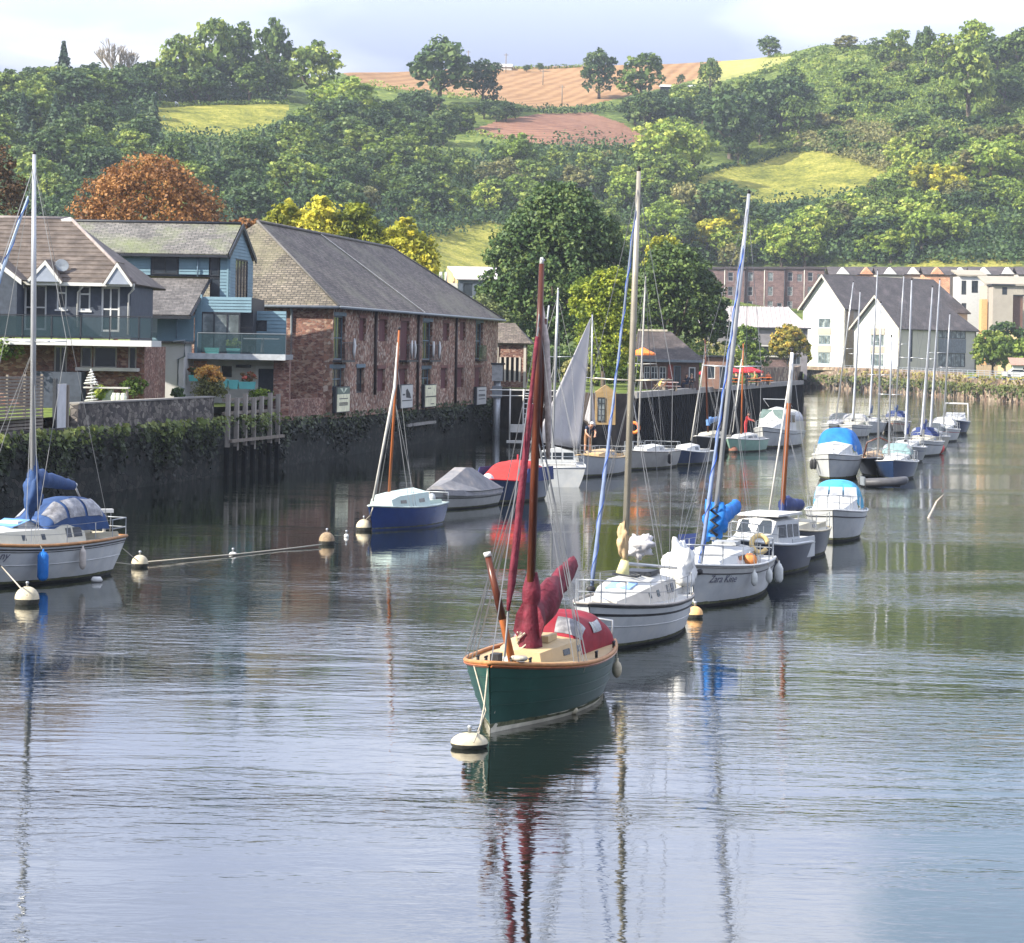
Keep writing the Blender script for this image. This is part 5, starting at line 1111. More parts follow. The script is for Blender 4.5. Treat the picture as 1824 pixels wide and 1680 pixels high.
g = MB(); wall_open(g, 0, 2.6, 0, 2.9, [(.5, 1.2, .9, 2.1), (1.6, 2.2, 0, 2.1)], 0, .3); g.box(2.3, 2.6, .301, 3, 0, 2.9); g.build('wall', mat('annex_brown', (.20, .12, .09), .8), t); e = MB(); e.box(-.2, 2.8, -.3, 3, 2.903, 3.05); e.build('roof', DARK, t); win(t, .5, 1.2, .9, 2.1, .06); win(t, 1.6, 2.2, 0, 2.1, .06, name='door')
# little stone building beside the warehouse
cp = at(880, 690, 222); t = thing('stone_pavilion', 'small stone pavilion with cream posts beside the far end of the warehouse', 'pavilion', (cp.x, 222, 3.0), R(-3))
w_ = 58 * 222 / F; ev2 = at(905, 611, 222).z - 3.0
wo = [(.55 + i * .42, .82 + i * .42, 1.2, 3.2) for i in range(4)]
g = MB(); wall_open(g, 0, w_, 0, ev2, wo, 0, .3); g.build('wall', RUBBLE2, t)
e = MB(); e.box(.1, w_ - .1, .5, .6, 0, ev2); e.build('interior_wall', DARK, t)
for x in (.12, w_ - .3): e = MB(); e.box(x, x + .22, -.1, -.005, 0, ev2 - .1); e.build('post', CREAM, t)
for i in range(5): e = MB(); x = .50 + i * .42; e.box(x - .08, x + .08, -.06, -.004, 1.1, 3.2); e.build('mullion', CREAM, t)
gable_or_hip(t, w_, 4.5, 0, ev2, ev2 + 1.75, SLATE, .3, 1.6)
# steel mooring pile with its box
mp_ = onw(884, 776); t = thing('mooring_pile', 'grey steel pile with a square box on top at the end of the warehouse', 'mooring pile', mp_)
e = MB(); e.tube([(0, 0, -1.5), (0, 0, 4.4)], .28, 12); e.build('pile', STEEL, t); e = MB(); e.cbox((0, 0, 5.0), (.86, .86, 1.3)); e.build('box', mat('pile_box', (.30, .31, .31), .6), t)
e = MB(); e.cbox((.05, 0, 5.72), (1.15, 1.0, .14)); e.build('lid', DARK, t); e = MB(); e.cbox((0, 0, 3.5), (.8, .8, .9)); e.build('collar', GREYM, t)
# pontoon access frame
fp = onw(931, 796); t = thing('access_frame', 'white steel access frame with ladder rungs down to the water', 'access ladder', fp)
for x in (-.95, 0, .85): e = MB(); e.tube([(x, 0, -.5), (x, 0, 4.1)], .06, 5); e.build('post', OFFW, t)
for i in range(9): e = MB(); e.tube([(0, 0, .9 + i * .36), (.85, 0, .9 + i * .36)], .035, 4); e.build('rung', STEEL, t)
e = MB(); e.cbox((-.1, 0, .35), (2.1, 1.0, .16)); e.build('platform', OFFW, t); e = MB(); e.cbox((-.3, .05, 1.3), (1.2, .5, .55)); e.build('cabinet', OFFW, t)
e = MB(); e.tube([(-2.4, .6, 4.0), (2.4, .6, 4.0)], .05, 4); e.tube([(-2.4, .6, 3.6), (2.4, .6, 3.6)], .04, 4); e.build('handrail', OFFW, t)

# ================================================================ quay clutter
def parasol(px, py, Y, r, m, label, zc=None):
    p = at(px, py, Y); t = thing('parasol', label, 'parasol', (p.x, Y, 3.65)); h = p.z - 3.65
    e = MB(); n = 8; rim = [(r * math.cos(2 * math.pi * i / n), r * math.sin(2 * math.pi * i / n), h - .35) for i in range(n)]
    e.add([(0, 0, h + .18)] + rim + [(x, y, z - .16) for x, y, z in rim], [(0, 1 + i, 1 + (i + 1) % n) for i in range(n)] + [(1 + i, 1 + n + i, 1 + n + (i + 1) % n, 1 + (i + 1) % n) for i in range(n)]); e.build('canopy', m, t)
    e = MB(); e.tube([(0, 0, 0), (0, 0, h + .25)], .03, 5); e.build('pole', OFFW, t); return t
parasol(1268, 658, 252, 1.45, REDC, 'first red parasol on the quay, left of the blue furled sail')
parasol(1302, 656, 258, 1.3, REDC, 'second red parasol, behind the tall alloy mast')
parasol(1334, 655, 262, 1.5, REDC, 'third red parasol, at the right end of the row on the quay')
parasol(1145, 622, 219, 1.1, ORANGE, 'orange parasol by the left corner of the cafe roof')
def a_chair(px, py, Y, m, label, rz):
    p = at(px, py, Y); t = thing('deckchair', label, 'deckchair', (p.x, Y, 3.66), rz)
    for y in (-.28, .28): e = MB(); e.tube([(-.5, y, 0), (.45, y, 1.05)], .035, 4); e.tube([(.5, y, 0), (-.25, y, .55)], .035, 4); e.build('side_frame', WOOD, t)
    e = MB(); e.grid([[(-.3, -.26, .42), (-.3, .26, .42)], [(.0, -.26, .38), (.0, .26, .38)], [(.4, -.26, 1.0), (.4, .26, 1.0)]]); e.build('sling', m, t)
a_chair(1172, 688, 212, YELL, 'yellow deckchair on the edge of the quay in front of the cafe', .3)
a_chair(1182, 688, 213, ORANGE, 'orange deckchair beside the yellow one on the quay', -.2)
def table(px, Y, label, m, n=2):
    p = at(px, 690, Y); t = thing('cafe_table', label, 'table', (p.x, Y, 3.65), .3)
    e = MB(); e.cbox((0, 0, .74), (1.3, .75, .06)); e.build('tabletop', m, t)
    for x in (-.5, .5): e = MB(); e.cbox((x, 0, .36), (.08, .6, .7)); e.build('leg', WOOD, t)
    for y in (-.65, .65): e = MB(); e.cbox((0, y, .43), (1.3, .28, .05)); e.build('bench', m, t)
table(1193, 214, 'picnic table beside the deckchairs', mat('pink_tab', (.55, .42, .38), .7)); table(1262, 246, 'table under the first red parasol', WOOD); table(1305, 252, 'orange topped table between the red parasols', ORANGE)
table(1340, 258, 'table under the last red parasol', mat('rust_tab', (.5, .2, .1), .7)); table(1362, 268, 'orange topped table at the end of the terrace', ORANGE)
# red and yellow bench-boat cover behind the man
p = onw(1095, 775); t = thing('upturned_tender', 'red rimmed yellow tender lying on the pontoon behind the boats', 'dinghy', (p.x, p.y, .35))
e = MB(); e.ell((0, 0, 0), (2.6, .8, .5), 14, 6, 1, -.1); e.build('hull', YELL, t); e = MB(); e.tube([(2.6 * math.cos(a), .82 * math.sin(a), .32) for a in [2 * math.pi * i / 16 for i in range(17)]], .09, 5); e.build('rim', REDC, t)

# ================================================================ gardens
def box_thing(name, label, cat, px, py, Y, dims, m, parts=None):
    p = at(px, py, Y); t = thing(name, label, cat, p)
    e = MB(); e.cbox((0, 0, dims[2] / 2), dims); e.build(parts or 'body', m, t); return t
def planter(px, py, Y, w_, h_, lab, plant=None):
    p = at(px, py, Y); t = thing('planter', lab, 'planter', p); e = MB(); e.add([(-w_ / 2 * .86, -.2, 0), (w_ / 2 * .86, -.2, 0), (w_ / 2 * .86, .2, 0), (-w_ / 2 * .86, .2, 0), (-w_ / 2, -.25, h_), (w_ / 2, -.25, h_), (w_ / 2, .25, h_), (-w_ / 2, .25, h_)], [(0, 3, 2, 1), (4, 5, 6, 7), (0, 1, 5, 4), (1, 2, 6, 5), (2, 3, 7, 6), (3, 0, 4, 7)]); e.build('box', TURQ, t)
    if plant: reg(link('plant', crown('plant', [(0, 0, h_ + .2, w_ * .5, .28, .34)], .055, 420, plant, int(px), .4), t), t)
LILY = leaf_mat('geranium', (.04, .08, .02), (.30, .10, .06), (.6, .1, .08), .2)
planter(378, 630, 145.6, .85, .34, 'long turquoise planter left on the upper terrace', None); planter(416, 630, 145.6, .8, .30, 'turquoise planter right on the upper terrace', G_MID)
planter(346, 679, 144, .6, .34, 'turquoise planter under the terrace, beside the white annex', LILY); planter(399, 693, 143.5, .45, .55, 'tall turquoise planter right of the orange shrub')
planter(416, 693, 143.5, .55, .5, 'middle turquoise planter of the lower row', None); planter(440, 693, 143.5, .95, .40, 'wide turquoise planter full of red flowers by the navy door', LILY)
p = at(372, 712, 141); t = thing('garden_shrub', 'bushy shrub with orange flowers behind the garden wall', 'shrub', (p.x, 141, 3.6))
reg(link('flowers', crown('flowers', [(0, 0, 1.7, .65, .6, .45), (.3, 0, 1.35, .5, .5, .4)], .06, 1500, G_ORANGE, 3, .4), t), t); reg(link('foliage', crown('foliage', [(0, 0, .8, .85, .7, .7)], .07, 1700, G_OLIVE, 4, .4), t), t)
for i, (px, py, Y, s, m, lab) in enumerate([(240, 704, 130, .55, G_MID, 'low green bush at the end of the stacked boxes behind the wall'), (463, 716, 144, .5, G_BRIGHT, 'yellow green plant over the timber fender frame'), (318, 702, 140, .3, G_DARK, 'tiny dark plant at the foot of the white annex'), (8, 640, 129, .7, G_MID, 'green bush at the left edge below the balcony'), (182, 704, 127, .35, G_BRIGHT, 'grassy pot plant behind the garden wall')]):
    p = at(px, py, Y); t = thing('garden_bush', lab, 'bush', p - Vector((0, 0, .3))); reg(link('foliage', crown('foliage', [(0, 0, s, s * 1.2, s, s)], .07, 700, m, 5 + i, .4), t), t)
p = at(190, 706, 127); t = thing('garden_bench', 'pale topped workbench with jars behind the garden wall', 'bench', (p.x, 127, 3.7))
e = MB(); e.cbox((0, 0, 1.0), (2.2, .7, .07)); e.build('top', OFFW, t); e = MB(); e.cbox((-.5, 0, .45), (.06, .5, .9)); e.build('leg', WOOD, t); e = MB(); e.cbox((1.0, 0, .45), (.06, .5, .9)); e.build('leg', WOOD, t)
e = MB(); e.cbox((.05, .1, .5), (.5, .4, .9)); e.build('cabinet', mat('sage', (.30, .34, .28), .7), t)
for i, x in enumerate((.45, .65, .9)):
    tt_ = thing('glass_jar', ['glass jar on the left under the garden bench', 'middle glass jar under the garden bench', 'glass jar on the right under the garden bench'][i], 'jar', (p.x + x, 126.5, 3.9)); e = MB(); e.lathe([(.12, 0), (.16, .1), (.16, .4), (.1, .5), (.1, .56)], n=10); e.build('jar_body', mat('jar_pale', (.55, .58, .45), .2), tt_)
for k, (x, z0, s) in enumerate([(-.75, 1.03, 1.0), (-.7, 0.0, 1.25)]):
    tt_ = thing('spiral_ornament', ['white spiral cone ornament standing on the garden bench', 'white spiral cone ornament below the garden bench'][k], 'ornament', (p.x + x, 126.8, 3.7 + z0))
    e = MB(); pts = [(.36 * s * (1 - i / 60) * math.cos(i * .63), .36 * s * (1 - i / 60) * math.sin(i * .63), .1 + i / 60 * .8 * s) for i in range(56)]; e.tube(pts, .035, 4); e.build('spiral', WHITE, tt_); e = MB(); e.tube([(0, 0, 0), (0, 0, .9 * s)], .02, 4); e.build('stem', WHITE, tt_)
p = at(473, 722, 149); t = thing('lamp_post', 'short white lantern on a post by the navy door', 'lamp', (p.x, 149, 3.4))
e = MB(); e.tube([(0, 0, 0), (0, 0, .75)], .06, 6); e.build('post', OFFW, t); e = MB(); e.lathe([(.12, 0), (.2, .35), (.26, .4), (.1, .6), (.02, .7)], (0, 0, .75), 8); e.build('lantern', OFFW, t)
p = at(466, 628, 146.5); t = thing('terrace_table', 'grey table on the upper terrace behind the glass rail', 'table', p); e = MB(); e.cbox((0, 0, .78), (2.0, .8, .06)); e.build('tabletop', STEEL, t); e = MB(); e.tube([(0, 0, 0), (0, 0, .75)], .06, 6); e.build('leg', STEEL, t)
p = at(448, 629, 147); t = thing('terrace_chair', 'dark folding chair left of the terrace table', 'chair', p); e = MB(); e.cbox((0, 0, .45), (.5, .5, .05)); e.build('seat', DARK, t); e = MB(); e.cbox((0, .22, .7), (.5, .05, .5)); e.build('backrest', DARK, t)
for x, y in ((-.22, -.22), (.22, -.22), (-.22, .22), (.22, .22)): e = MB(); e.cbox((x, y, .21), (.04, .04, .42)); e.build('leg', DARK, t)

# ================================================================ far bank: long grey roof, terrace, white houses
def bldg(name, label, cat, px, py, Y, z=None, rz=0.0):
    p = at(px, py, Y); return thing(name, label, cat, (p.x, Y, z if z is not None else p.z), rz)
t = bldg('grey_shed', 'long low building with a pale ribbed roof behind the quay', 'shed', 1248, 640, 430, 3.6); w_ = 190 * 430 / F; ev3 = at(1340, 583, 430).z - 3.6; rz3 = at(1340, 546, 436).z - 3.6
wo = [(1 + i * 2.4, 2.2 + i * 2.4, 1.5, 3.2) for i in range(7)]
g = MB(); wall_open(g, 0, w_, -1, ev3, wo, 0, .4); g.build('wall', mat('shed_grey', (.17, .16, .17), .85, .2, .8), t); e = MB(); e.box(.2, w_ - .2, .8, .9, -1, ev3); e.build('core_wall', DARK, t)
for o in wo: win(t, *o, .1, fm=GREYM, nx=2)
g = MB(); a, b = -.5, w_ + .5; g.slab([(a, -.5, ev3), (b, -.5, ev3), (b - 3.2, 6, rz3), (a, 6, rz3)], .2); g.build('roof', mat('ribbed_roof', (.30, .27, .265), .6, .12, 1, .1), t)
g = MB()
for i in range(24):
    x = a + .4 + i * (w_ + .2) / 24; x2 = min(x - .0, b - 3.2 + 0); g.tube([(x, -.45, ev3 + .05), (min(x, b - 3.2), 6, rz3 + .05) if x < b - 3.2 else (x - (x - (b - 3.2)) * 1.0, 6 - 0, rz3 + .05)], .07, 4, False)
props(g.build('roof_rib', mat('roof_rib', (.38, .35, .34), .6), t), kind='stuff')
e = MB(); e.box(a, b, -.62, -.5, ev3 - .2, ev3 + .02); e.build('gutter', DARK, t)
for i, (px, w2, Y, z1, m) in enumerate([(1355, 4.5, 410, 617, DARK), (1360, 3.6, 405, 636, BRICKT)]):
    t = bldg('flat_kiosk', ['dark flat roofed shelter with a white edge below the orange tree', 'brown kiosk half hidden under the orange tree'][i], 'shelter', px, 650, Y, 3.6); h_ = at(px, z1, Y).z - 3.6; g = MB(); g.box(0, w2, 0, 3, 0, h_); g.build('wall', m, t); e = MB(); e.box(-.2, w2 + .5, -.3, 3.1, h_ + .003, h_ + .22); e.build('roof', OFFW, t)
# brick terrace
def terrace(px0, px1, Y, topy, boty, label, nb, seed, name='terrace_house', m=None):
    rg = random.Random(seed)
    for i in range(nb):
        xa = px0 + (px1 - px0) * i / nb; xb = px0 + (px1 - px0) * (i + 1) / nb; off = 0 if i % 2 else -.5
        p0 = at(xa, topy, Y); p1 = at(xb, topy + .1, Y); zb_ = at(xa, boty, Y).z; t = thing(name, label(i), 'house', (p0.x, Y + off, zb_ - 2)); w_ = p1.x - p0.x - .02; h_ = p0.z - zb_ + 2
        k = 3; wo = []
        for j in range(k):
            z0 = 2.6 + (h_ - 2.6) * j / k + .5; wo.append((w_ * .12, w_ * .38, z0, z0 + (h_ - 2.6) / k * .62))
            if rg.random() < .35: wo.append((w_ * .6, w_ * .85, z0, z0 + (h_ - 2.6) / k * .5))
        g = MB(); wall_open(g, 0, w_, 0, h_, wo, 0, .4); g.box(0, .3, .41, 4, 0, h_); g.box(w_ - .3, w_, .41, 4, 0, h_); g.build('wall', m or BRICKT, t); e = MB(); e.box(.3, w_ - .3, .9, 1, 0, h_); e.build('core_wall', DARK, t)
        for o in wo: win(t, *o, .08, fm=mat('terrace_frame', (.30, .29, .30), .6), gm=[GLASS, GLASSL, GLASSL][rg.randrange(3)], nz=2, fr=.12)
        e = MB(); e.box(-.15, w_ + .15, -.35, 6, h_ + .003, h_ + .55); e.build('roof', mat('flat_roof_dark', (.06, .05, .055), .7), t)
        e = MB(); e.tube([(w_ - .2, -.1, 0), (w_ - .2, -.1, h_)], .12, 5); e.build('downpipe', OFFW if i % 2 else DARK, t)
ords = ['first', 'second', 'third', 'fourth', 'fifth', 'sixth', 'seventh', 'eighth']
terrace(1222, 1470, 640, 479, 560, lambda i: ords[i] + ' brown brick house from the left in the flat roofed terrace below the hill', 7, 4)
# a row of gabled roofs behind the white houses
for i in range(9):
    px = 1478 + i * 42; Y = 612 + (i % 2) * 6; p = at(px, 500, Y); ori = i in (1, 4)
    t = thing('gabled_house', ords[min(i, 7)] + (' from the left' if i < 8 else ' and last') + ' of the small dark roofed gabled houses under the hill' if i < 8 else 'last small dark roofed gabled house under the hill at the right edge', 'house', (p.x, Y, 8)); h_ = at(px, 489, Y).z - 8; w_ = 46 * Y / F; rzz = at(px, 474, Y).z - 8
    g = MB(); g.box(0, w_, 0, 8, 0, h_); g.build('wall', BRICKO if ori else CREAM, t)
    g = MB(); g.slab([(-.3, -.4, h_), (w_ + .3, -.4, h_), (w_ + .3, 4, rzz), (-.3, 4, rzz)], .2); g.slab([(w_ + .3, 8.4, h_), (-.3, 8.4, h_), (-.3, 4, rzz), (w_ + .3, 4, rzz)], .2); g.build('roof', SLATED, t)
    xg = w_ * .5; g = MB(); g.add([(xg - 1.6, -.5, h_ + .1), (xg + 1.6, -.5, h_ + .1), (xg, -.5, rzz - .2), (xg - 1.6, 3, h_ + .1), (xg + 1.6, 3, h_ + .1), (xg, 3, rzz - .2)], [(0, 1, 2), (0, 2, 5, 3), (1, 4, 5, 2)]); g.build('gablet', BRICKO if ori else WHITE, t)
# white gabled houses, turned so that the lit gables face downstream
TH = R(40)
def white_house(label, px, pyb, Y, gw_, L, evpy, appy, hip, seed, front):
    p = at(px, pyb, Y); t = thing('white_house', label, 'house', (p.x, Y, 3.6), TH); ev_ = at(px, evpy, Y).z - 3.6
    ap = Y + gw_ / 2 * math.cos(TH); rzz = at(px - 36, appy, ap).z - 3.6
    # local x runs along the ridge to the right, local y along the gable to the back left
    if front: wo = [(L * .5, L * .86, 7.0, 8.9), (L * .5, L * .86, 1.0, 3.9), (L * .12, L * .17, 2.0, 8.8)]
    else: wo = []
    g = MB(); wall_open(g, 0, L, 0, ev_, wo, 0, .4); g.build('long_wall', CREAM, t); e = MB(); e.box(.5, L - .5, .9, 1, 0, ev_); e.build('core_wall', DARK, t)
    for o in wo: win(t, *o, .1, fm=DARK, gm=GLASSL if o[1] - o[0] > 3 else GLASS, nx=6 if o[1] - o[0] > 3 else 1, fr=.16)
    if front: e = MB(); e.box(L * .5, L * .86, -.12, -.006, 3.95, 6.95); e.build('grey_panel', mat('grey_cladding', (.13, .14, .16), .6), t); e = MB(); e.tube([(L - .3, -.12, 0), (L - .3, -.12, ev_)], .1, 5); e.build('downpipe', DARK, t)
    T = Matrix.Rotation(R(-90), 4, 'Z')      # gable wall frame: x' runs to -y
    T = Matrix.Translation((0, gw_, 0)) @ T
    cols = [(gw_ * .38, gw_ * .66)]
    hs = [(1.2, 3.6), (5.4, 7.3), (9.0, 10.9)] if not front else [(1.0, 3.4), (5.2, 8.4)]
    go = [(c[0], c[1], h[0], h[1]) for c in cols for h in hs if h[1] < ev_ + 1.5]
    g = MB(T); wall_open(g, 0, gw_, 0, ev_, go, 0, .4); g.add([(0, 0, ev_), (gw_, 0, ev_), (gw_ / 2, 0, rzz - .15), (0, .4, ev_), (gw_, .4, ev_), (gw_ / 2, .4, rzz - .15)], [(0, 1, 2), (5, 4, 3)]); g.build('gable_wall', WHITE, t)
    for o in go: win(t, o[0], o[1], o[2], min(o[3], ev_ - .05), .08, fm=BLU, gm=GLASSL, nx=4, nz=1, T=T, fr=.12)
    for z in (4.6, 8.4):
        if z < ev_: e = MB(T); e.box(gw_ * .36, gw_ * .68, -.1, -.006, z - .9, z + .5); e.build('panel', BEIGE, t)
    ov_ = .9
    g = MB(); g.slab([(-ov_, -.7, ev_ - .35), (L + .5, -.7, ev_ - .35), (L + .5 - hip, gw_ / 2, rzz), (-ov_, gw_ / 2, rzz)], .3); g.build('roof_slope', SLATED, t)
    g = MB(); g.slab([(L + .5, gw_ + .7, ev_ - .35), (-ov_, gw_ + .7, ev_ - .35), (-ov_, gw_ / 2, rzz), (L + .5 - hip, gw_ / 2, rzz)], .3); g.build('roof_slope', SLATED, t)
    if hip: g = MB(); g.slab([(L + .5, -.7, ev_ - .35), (L + .5, gw_ + .7, ev_ - .35), (L + .5 - hip, gw_ / 2, rzz)], .3); g.build('hip_slope', SLATED, t)
    for s in (-.72, gw_ + .72):
        e = MB(); yv = (s, gw_ / 2); zv = (ev_ - .35, rzz)
        P = [(-ov_ - .1, yv[0], zv[0] + .02), (-ov_ - .1, yv[1], zv[1] + .02), (-ov_ - .1, yv[1], zv[1] - .55), (-ov_ - .1, yv[0], zv[0] - .45)]; P += [(x + .09, y, z) for x, y, z in P]
        e.add(P, [(0, 1, 2, 3), (7, 6, 5, 4), (0, 4, 5, 1), (3, 2, 6, 7), (0, 3, 7, 4)]); e.build('barge_board', CREAM, t)
    if not front: e = MB(); e.box(.3, 2.6, -.05, -.005, 0, ev_ - .4); e.build('timber_infill', TAN, t)
    return t
white_house('rear white gabled house with three rows of dark windows in its gable', 1504, 655, 552, 12.4, 40, 548, 489, 5, 1, False)
white_house('front white gabled house with a steep dark roof and a grey panelled side', 1601, 663, 536, 12.6, 24.5, 583, 526, 6.5, 2, True)
# white and beige blocks at the right
def flat_block(label, px0, px1, topy, boty, Y, m, wins, roofm, mono=0, rz=0.0):
    p = at(px0, boty, Y); q = at(px1, boty, Y); t = thing('block_of_flats', label, 'flats', (p.x, Y, 4), rz); w_ = (q.x - p.x) / math.cos(rz); h_ = at(px0, topy, Y).z - 4
    wo = []
    for a, b, c, d in wins: l_ = at(a, c, Y); r_ = at(b, d, Y); wo.append((l_.x - p.x, r_.x - p.x, r_.z - 4, l_.z - 4))
    g = MB(); wall_open(g, 0, w_, 0, h_, wo, 0, .4); g.box(0, .35, .401, 9, 0, h_); g.box(w_ - .35, w_, .401, 9, 0, h_); g.build('wall', m, t); e = MB(); e.box(.4, w_ - .4, .9, 1, 0, h_); e.build('core_wall', DARK, t)
    for o in wo: win(t, *o, .08, fm=DARK, nx=2, fr=.14)
    g = MB(); g.add([(-.5, -.6, h_ + .02), (w_ + .5, -.6, h_ + .02), (w_ + .5, 9.4, h_ + mono + .02), (-.5, 9.4, h_ + mono + .02), (-.5, -.6, h_ + .35), (w_ + .5, -.6, h_ + .35), (w_ + .5, 9.4, h_ + mono + .35), (-.5, 9.4, h_ + mono + .35)], [(0, 3, 2, 1), (4, 5, 6, 7), (0, 1, 5, 4), (1, 2, 6, 5), (2, 3, 7, 6), (3, 0, 4, 7)]); g.build('roof', roofm, t)
ROOFB = mat('buff_roof', (.28, .25, .20), .8, .1, .6)
flat_block('white block with a pale mono pitch roof between the slate roof and the beige block', 1708, 1752, 492, 600, 590, WHITE, [(1713, 1721, 500, 525), (1731, 1742, 500, 522), (1713, 1721, 540, 560)], ROOFB, 1.4)
flat_block('beige and brown block of flats at the right edge', 1757, 1900, 508, 600, 575, mat('beige_render2', (.34, .31, .26), .85), [(1781, 1790, 512, 524), (1824, 1836, 512, 540)], ROOFB, 2.0)
t = bldg('projecting_bay', 'grey beige square bay standing in front of the beige block', 'bay', 1768, 575, 566, 6); 
g = MB(); wo = [(2.0, 3.1, at(1780, 525, 566).z - 6, at(1780, 511, 566).z - 6)]; wall_open(g, 0, 4.4, 4.2, at(1780, 509, 566).z - 6, wo, 0, 5); g.build('wall', BEIGE, t); win(t, *wo[0], .1, fm=DARK, fr=.14); e = MB(); e.box(-.4, 4.8, -.5, 5, at(1780, 509, 566).z - 5.997, at(1780, 506, 566).z - 6); e.build('roof', DARK, t)
t = bldg('brown_bay', 'brown boarded bay at the right of the beige block', 'bay', 1802, 575, 567, 6); g = MB(); g.box(0, 2.4, 0, 4, 2, at(1802, 527, 567).z - 6); g.build('wall', mat('brown_boards', (.13, .07, .055), .8), t); e = MB(); e.box(-.4, 2.8, -.4, 4, at(1802, 527, 567).z - 5.997, at(1802, 525, 567).z - 6); e.build('roof', DARK, t)
t = bldg('orange_link', 'narrow orange rendered stair wall beside the white block', 'wall', 1748, 575, 572, 4); g = MB(); g.box(0, 1.3, 0, 3, 0, at(1748, 533, 572).z - 4); g.build('wall', mat('apricot', (.62, .33, .15), .8), t)
t = bldg('retaining_wall', 'sunlit yellow cream wall under the beige block at the right edge', 'wall', 1775, 620, 500, 3.6); g = MB(); g.box(0, 9, 0, .5, 0, at(1780, 588, 500).z - 3.6); g.build('wall', mat('sun_cream', (.60, .46, .25), .85), t)
t = bldg('tan_fence', 'tan timber enclosure on the far bank right of the white house', 'fence', 1739, 665, 450, 3.2); 
for i in range(6): e = MB(); e.box(i * .62, i * .62 + .6, 0, .08, 0, at(1745, 650, 450).z - 3.2 + (i % 2) * .02); e.build('board', TAN, t)
t = bldg('boathouse', 'small white boathouse with a reddish roof at the right edge', 'boathouse', 1803, 665, 430, 3.4); h_ = at(1803, 650, 430).z - 3.4; g = MB(); wall_open(g, 0, 6, 0, h_, [(1.8, 3.2, .3, h_ - .4)], 0, .3); g.build('wall', WHITE, t); e = MB(); e.box(.2, 5.8, .6, .7, 0, h_); e.build('core_wall', DARK, t); g = MB(); g.slab([(-.3, -.4, h_), (6.4, -.4, h_), (6.4, 2.5, h_ + 1.2), (-.3, 2.5, h_ + 1.2)], .12); g.build('roof', mat('red_roof', (.30, .18, .14), .8), t)
# mid building behind the warehouse
t = bldg('modern_house', 'dark walled house with a pale mauve roof above the end of the warehouse roof', 'house', 815, 600, 350, 3.8); w_ = 68 * 350 / F; h_ = at(840, 497, 350).z - 3.8; r_ = at(840, 474, 353).z - 3.8
g = MB(); wo = [(.6, 2.0, h_ - 2.4, h_ - .5), (2.6, 3.4, h_ - 2.4, h_ - .5)]; wall_open(g, 0, w_, 0, h_, wo, 0, .3); g.build('wall', mat('slate_blue_wall', (.06, .075, .10), .6), t); e = MB(); e.box(.2, w_ - .2, .7, .8, 0, h_); e.build('core_wall', DARK, t)
for o in wo: win(t, *o, .08, fm=GREYM)
g = MB(); g.slab([(-.3, -.4, h_), (w_ + .3, -.4, h_), (w_ + .3, 5.5, r_), (-1.7, 5.5, r_)], .15); g.build('roof', mat('mauve_roof', (.42, .38, .40), .6, .1, .8), t)
g = MB(); g.box(-2.6, -.1, 0, 4, h_ - 4, h_ - .6); g.build('side_wing', OFFW, t); e = MB(); e.poly([(-.12, -.02, h_ - 1), (-.12, -.02, h_), (-1.7, 4, r_ - .2), (-2.2, 4, h_ - 1)]); e.build('gable_wall', mat('timber_gable', (.40, .28, .14), .7), t)
for o_ in (0, 1): e = MB(); e.tube([(-2.4 + o_ * .7, .4, h_ - .6), (-2.4 + o_ * .7, .4, h_ + .9)], .2, 7); e.build('flue', OFFW, t)
# far bank wall, railings, planting, pavement strip
bk = [(p.x, p.y) for p in BK]
line_wall('river_wall', 'long sunlit buff stone wall along the far bank', [(x, y + 1.5) for x, y in bk], -1.2, 3.4, 1.5, BANKST, side=1)
line_wall('parapet_wall', 'low orange stone parapet on the far bank below the white houses', [(x, y + 3.2) for x, y in bk[:4]], 3.2, 4.3, .5, BANKST, side=1)
ivy('bank_plants', 'bushes and trailing weed over the foot of the far river wall', bk, 8500, .1, 2.6, .3, leaf_mat('bank_leaf', (.05, .07, .02), (.13, .15, .04), (.26, .22, .08), .25), 9, .32, 2.4)
ivy('bank_plants', 'autumn brown and yellow plants on the far river wall', bk[1:], 2600, 1.4, 3.9, .2, leaf_mat('bank_leaf2', (.08, .07, .025), (.17, .15, .045), (.30, .26, .07), .25), 10, .30, 1.6)
t = thing('riverside_railing', 'grey metal railing along the far river wall', 'railing', (bk[1][0], bk[1][1] + 3.6, 3.5)); b0 = Vector((bk[1][0], bk[1][1] + 3.6, 3.5))
for z in (.45, .8, 1.15): e = MB(); e.tube([(x - b0.x, y + 3.6 - b0.y, z) for x, y in bk[1:5]], .05, 4); e.build('rail', STEEL, t)
pme = MB().tube([(0, 0, 0), (0, 0, 1.2)], .06, 4).mesh('post', STEEL)
for (x0, y0), (x1, y1) in zip(bk[1:4], bk[2:5]):
    k = int(math.hypot(x1 - x0, y1 - y0) / 3.2)
    for i in range(k): f_ = i / k; reg(link('post', pme), t).location = (x0 + (x1 - x0) * f_ - b0.x, y0 + (y1 - y0) * f_ + 3.6 - b0.y, 0)
t = thing('quay_railing', 'white railing at the end of the cafe terrace', 'railing', (SH[2].x - 7.5, SH[2].y - 20, KZ)); 
for z in (.6, 1.1): e = MB(); e.tube([(0, 0, z), (-6.0, 0, z)], .04, 4); e.build('rail', OFFW, t)
for i in range(5): e = MB(); e.tube([(-1.5 * i, 0, 0), (-1.5 * i, 0, 1.15)], .04, 4); e.build('post', OFFW, t)
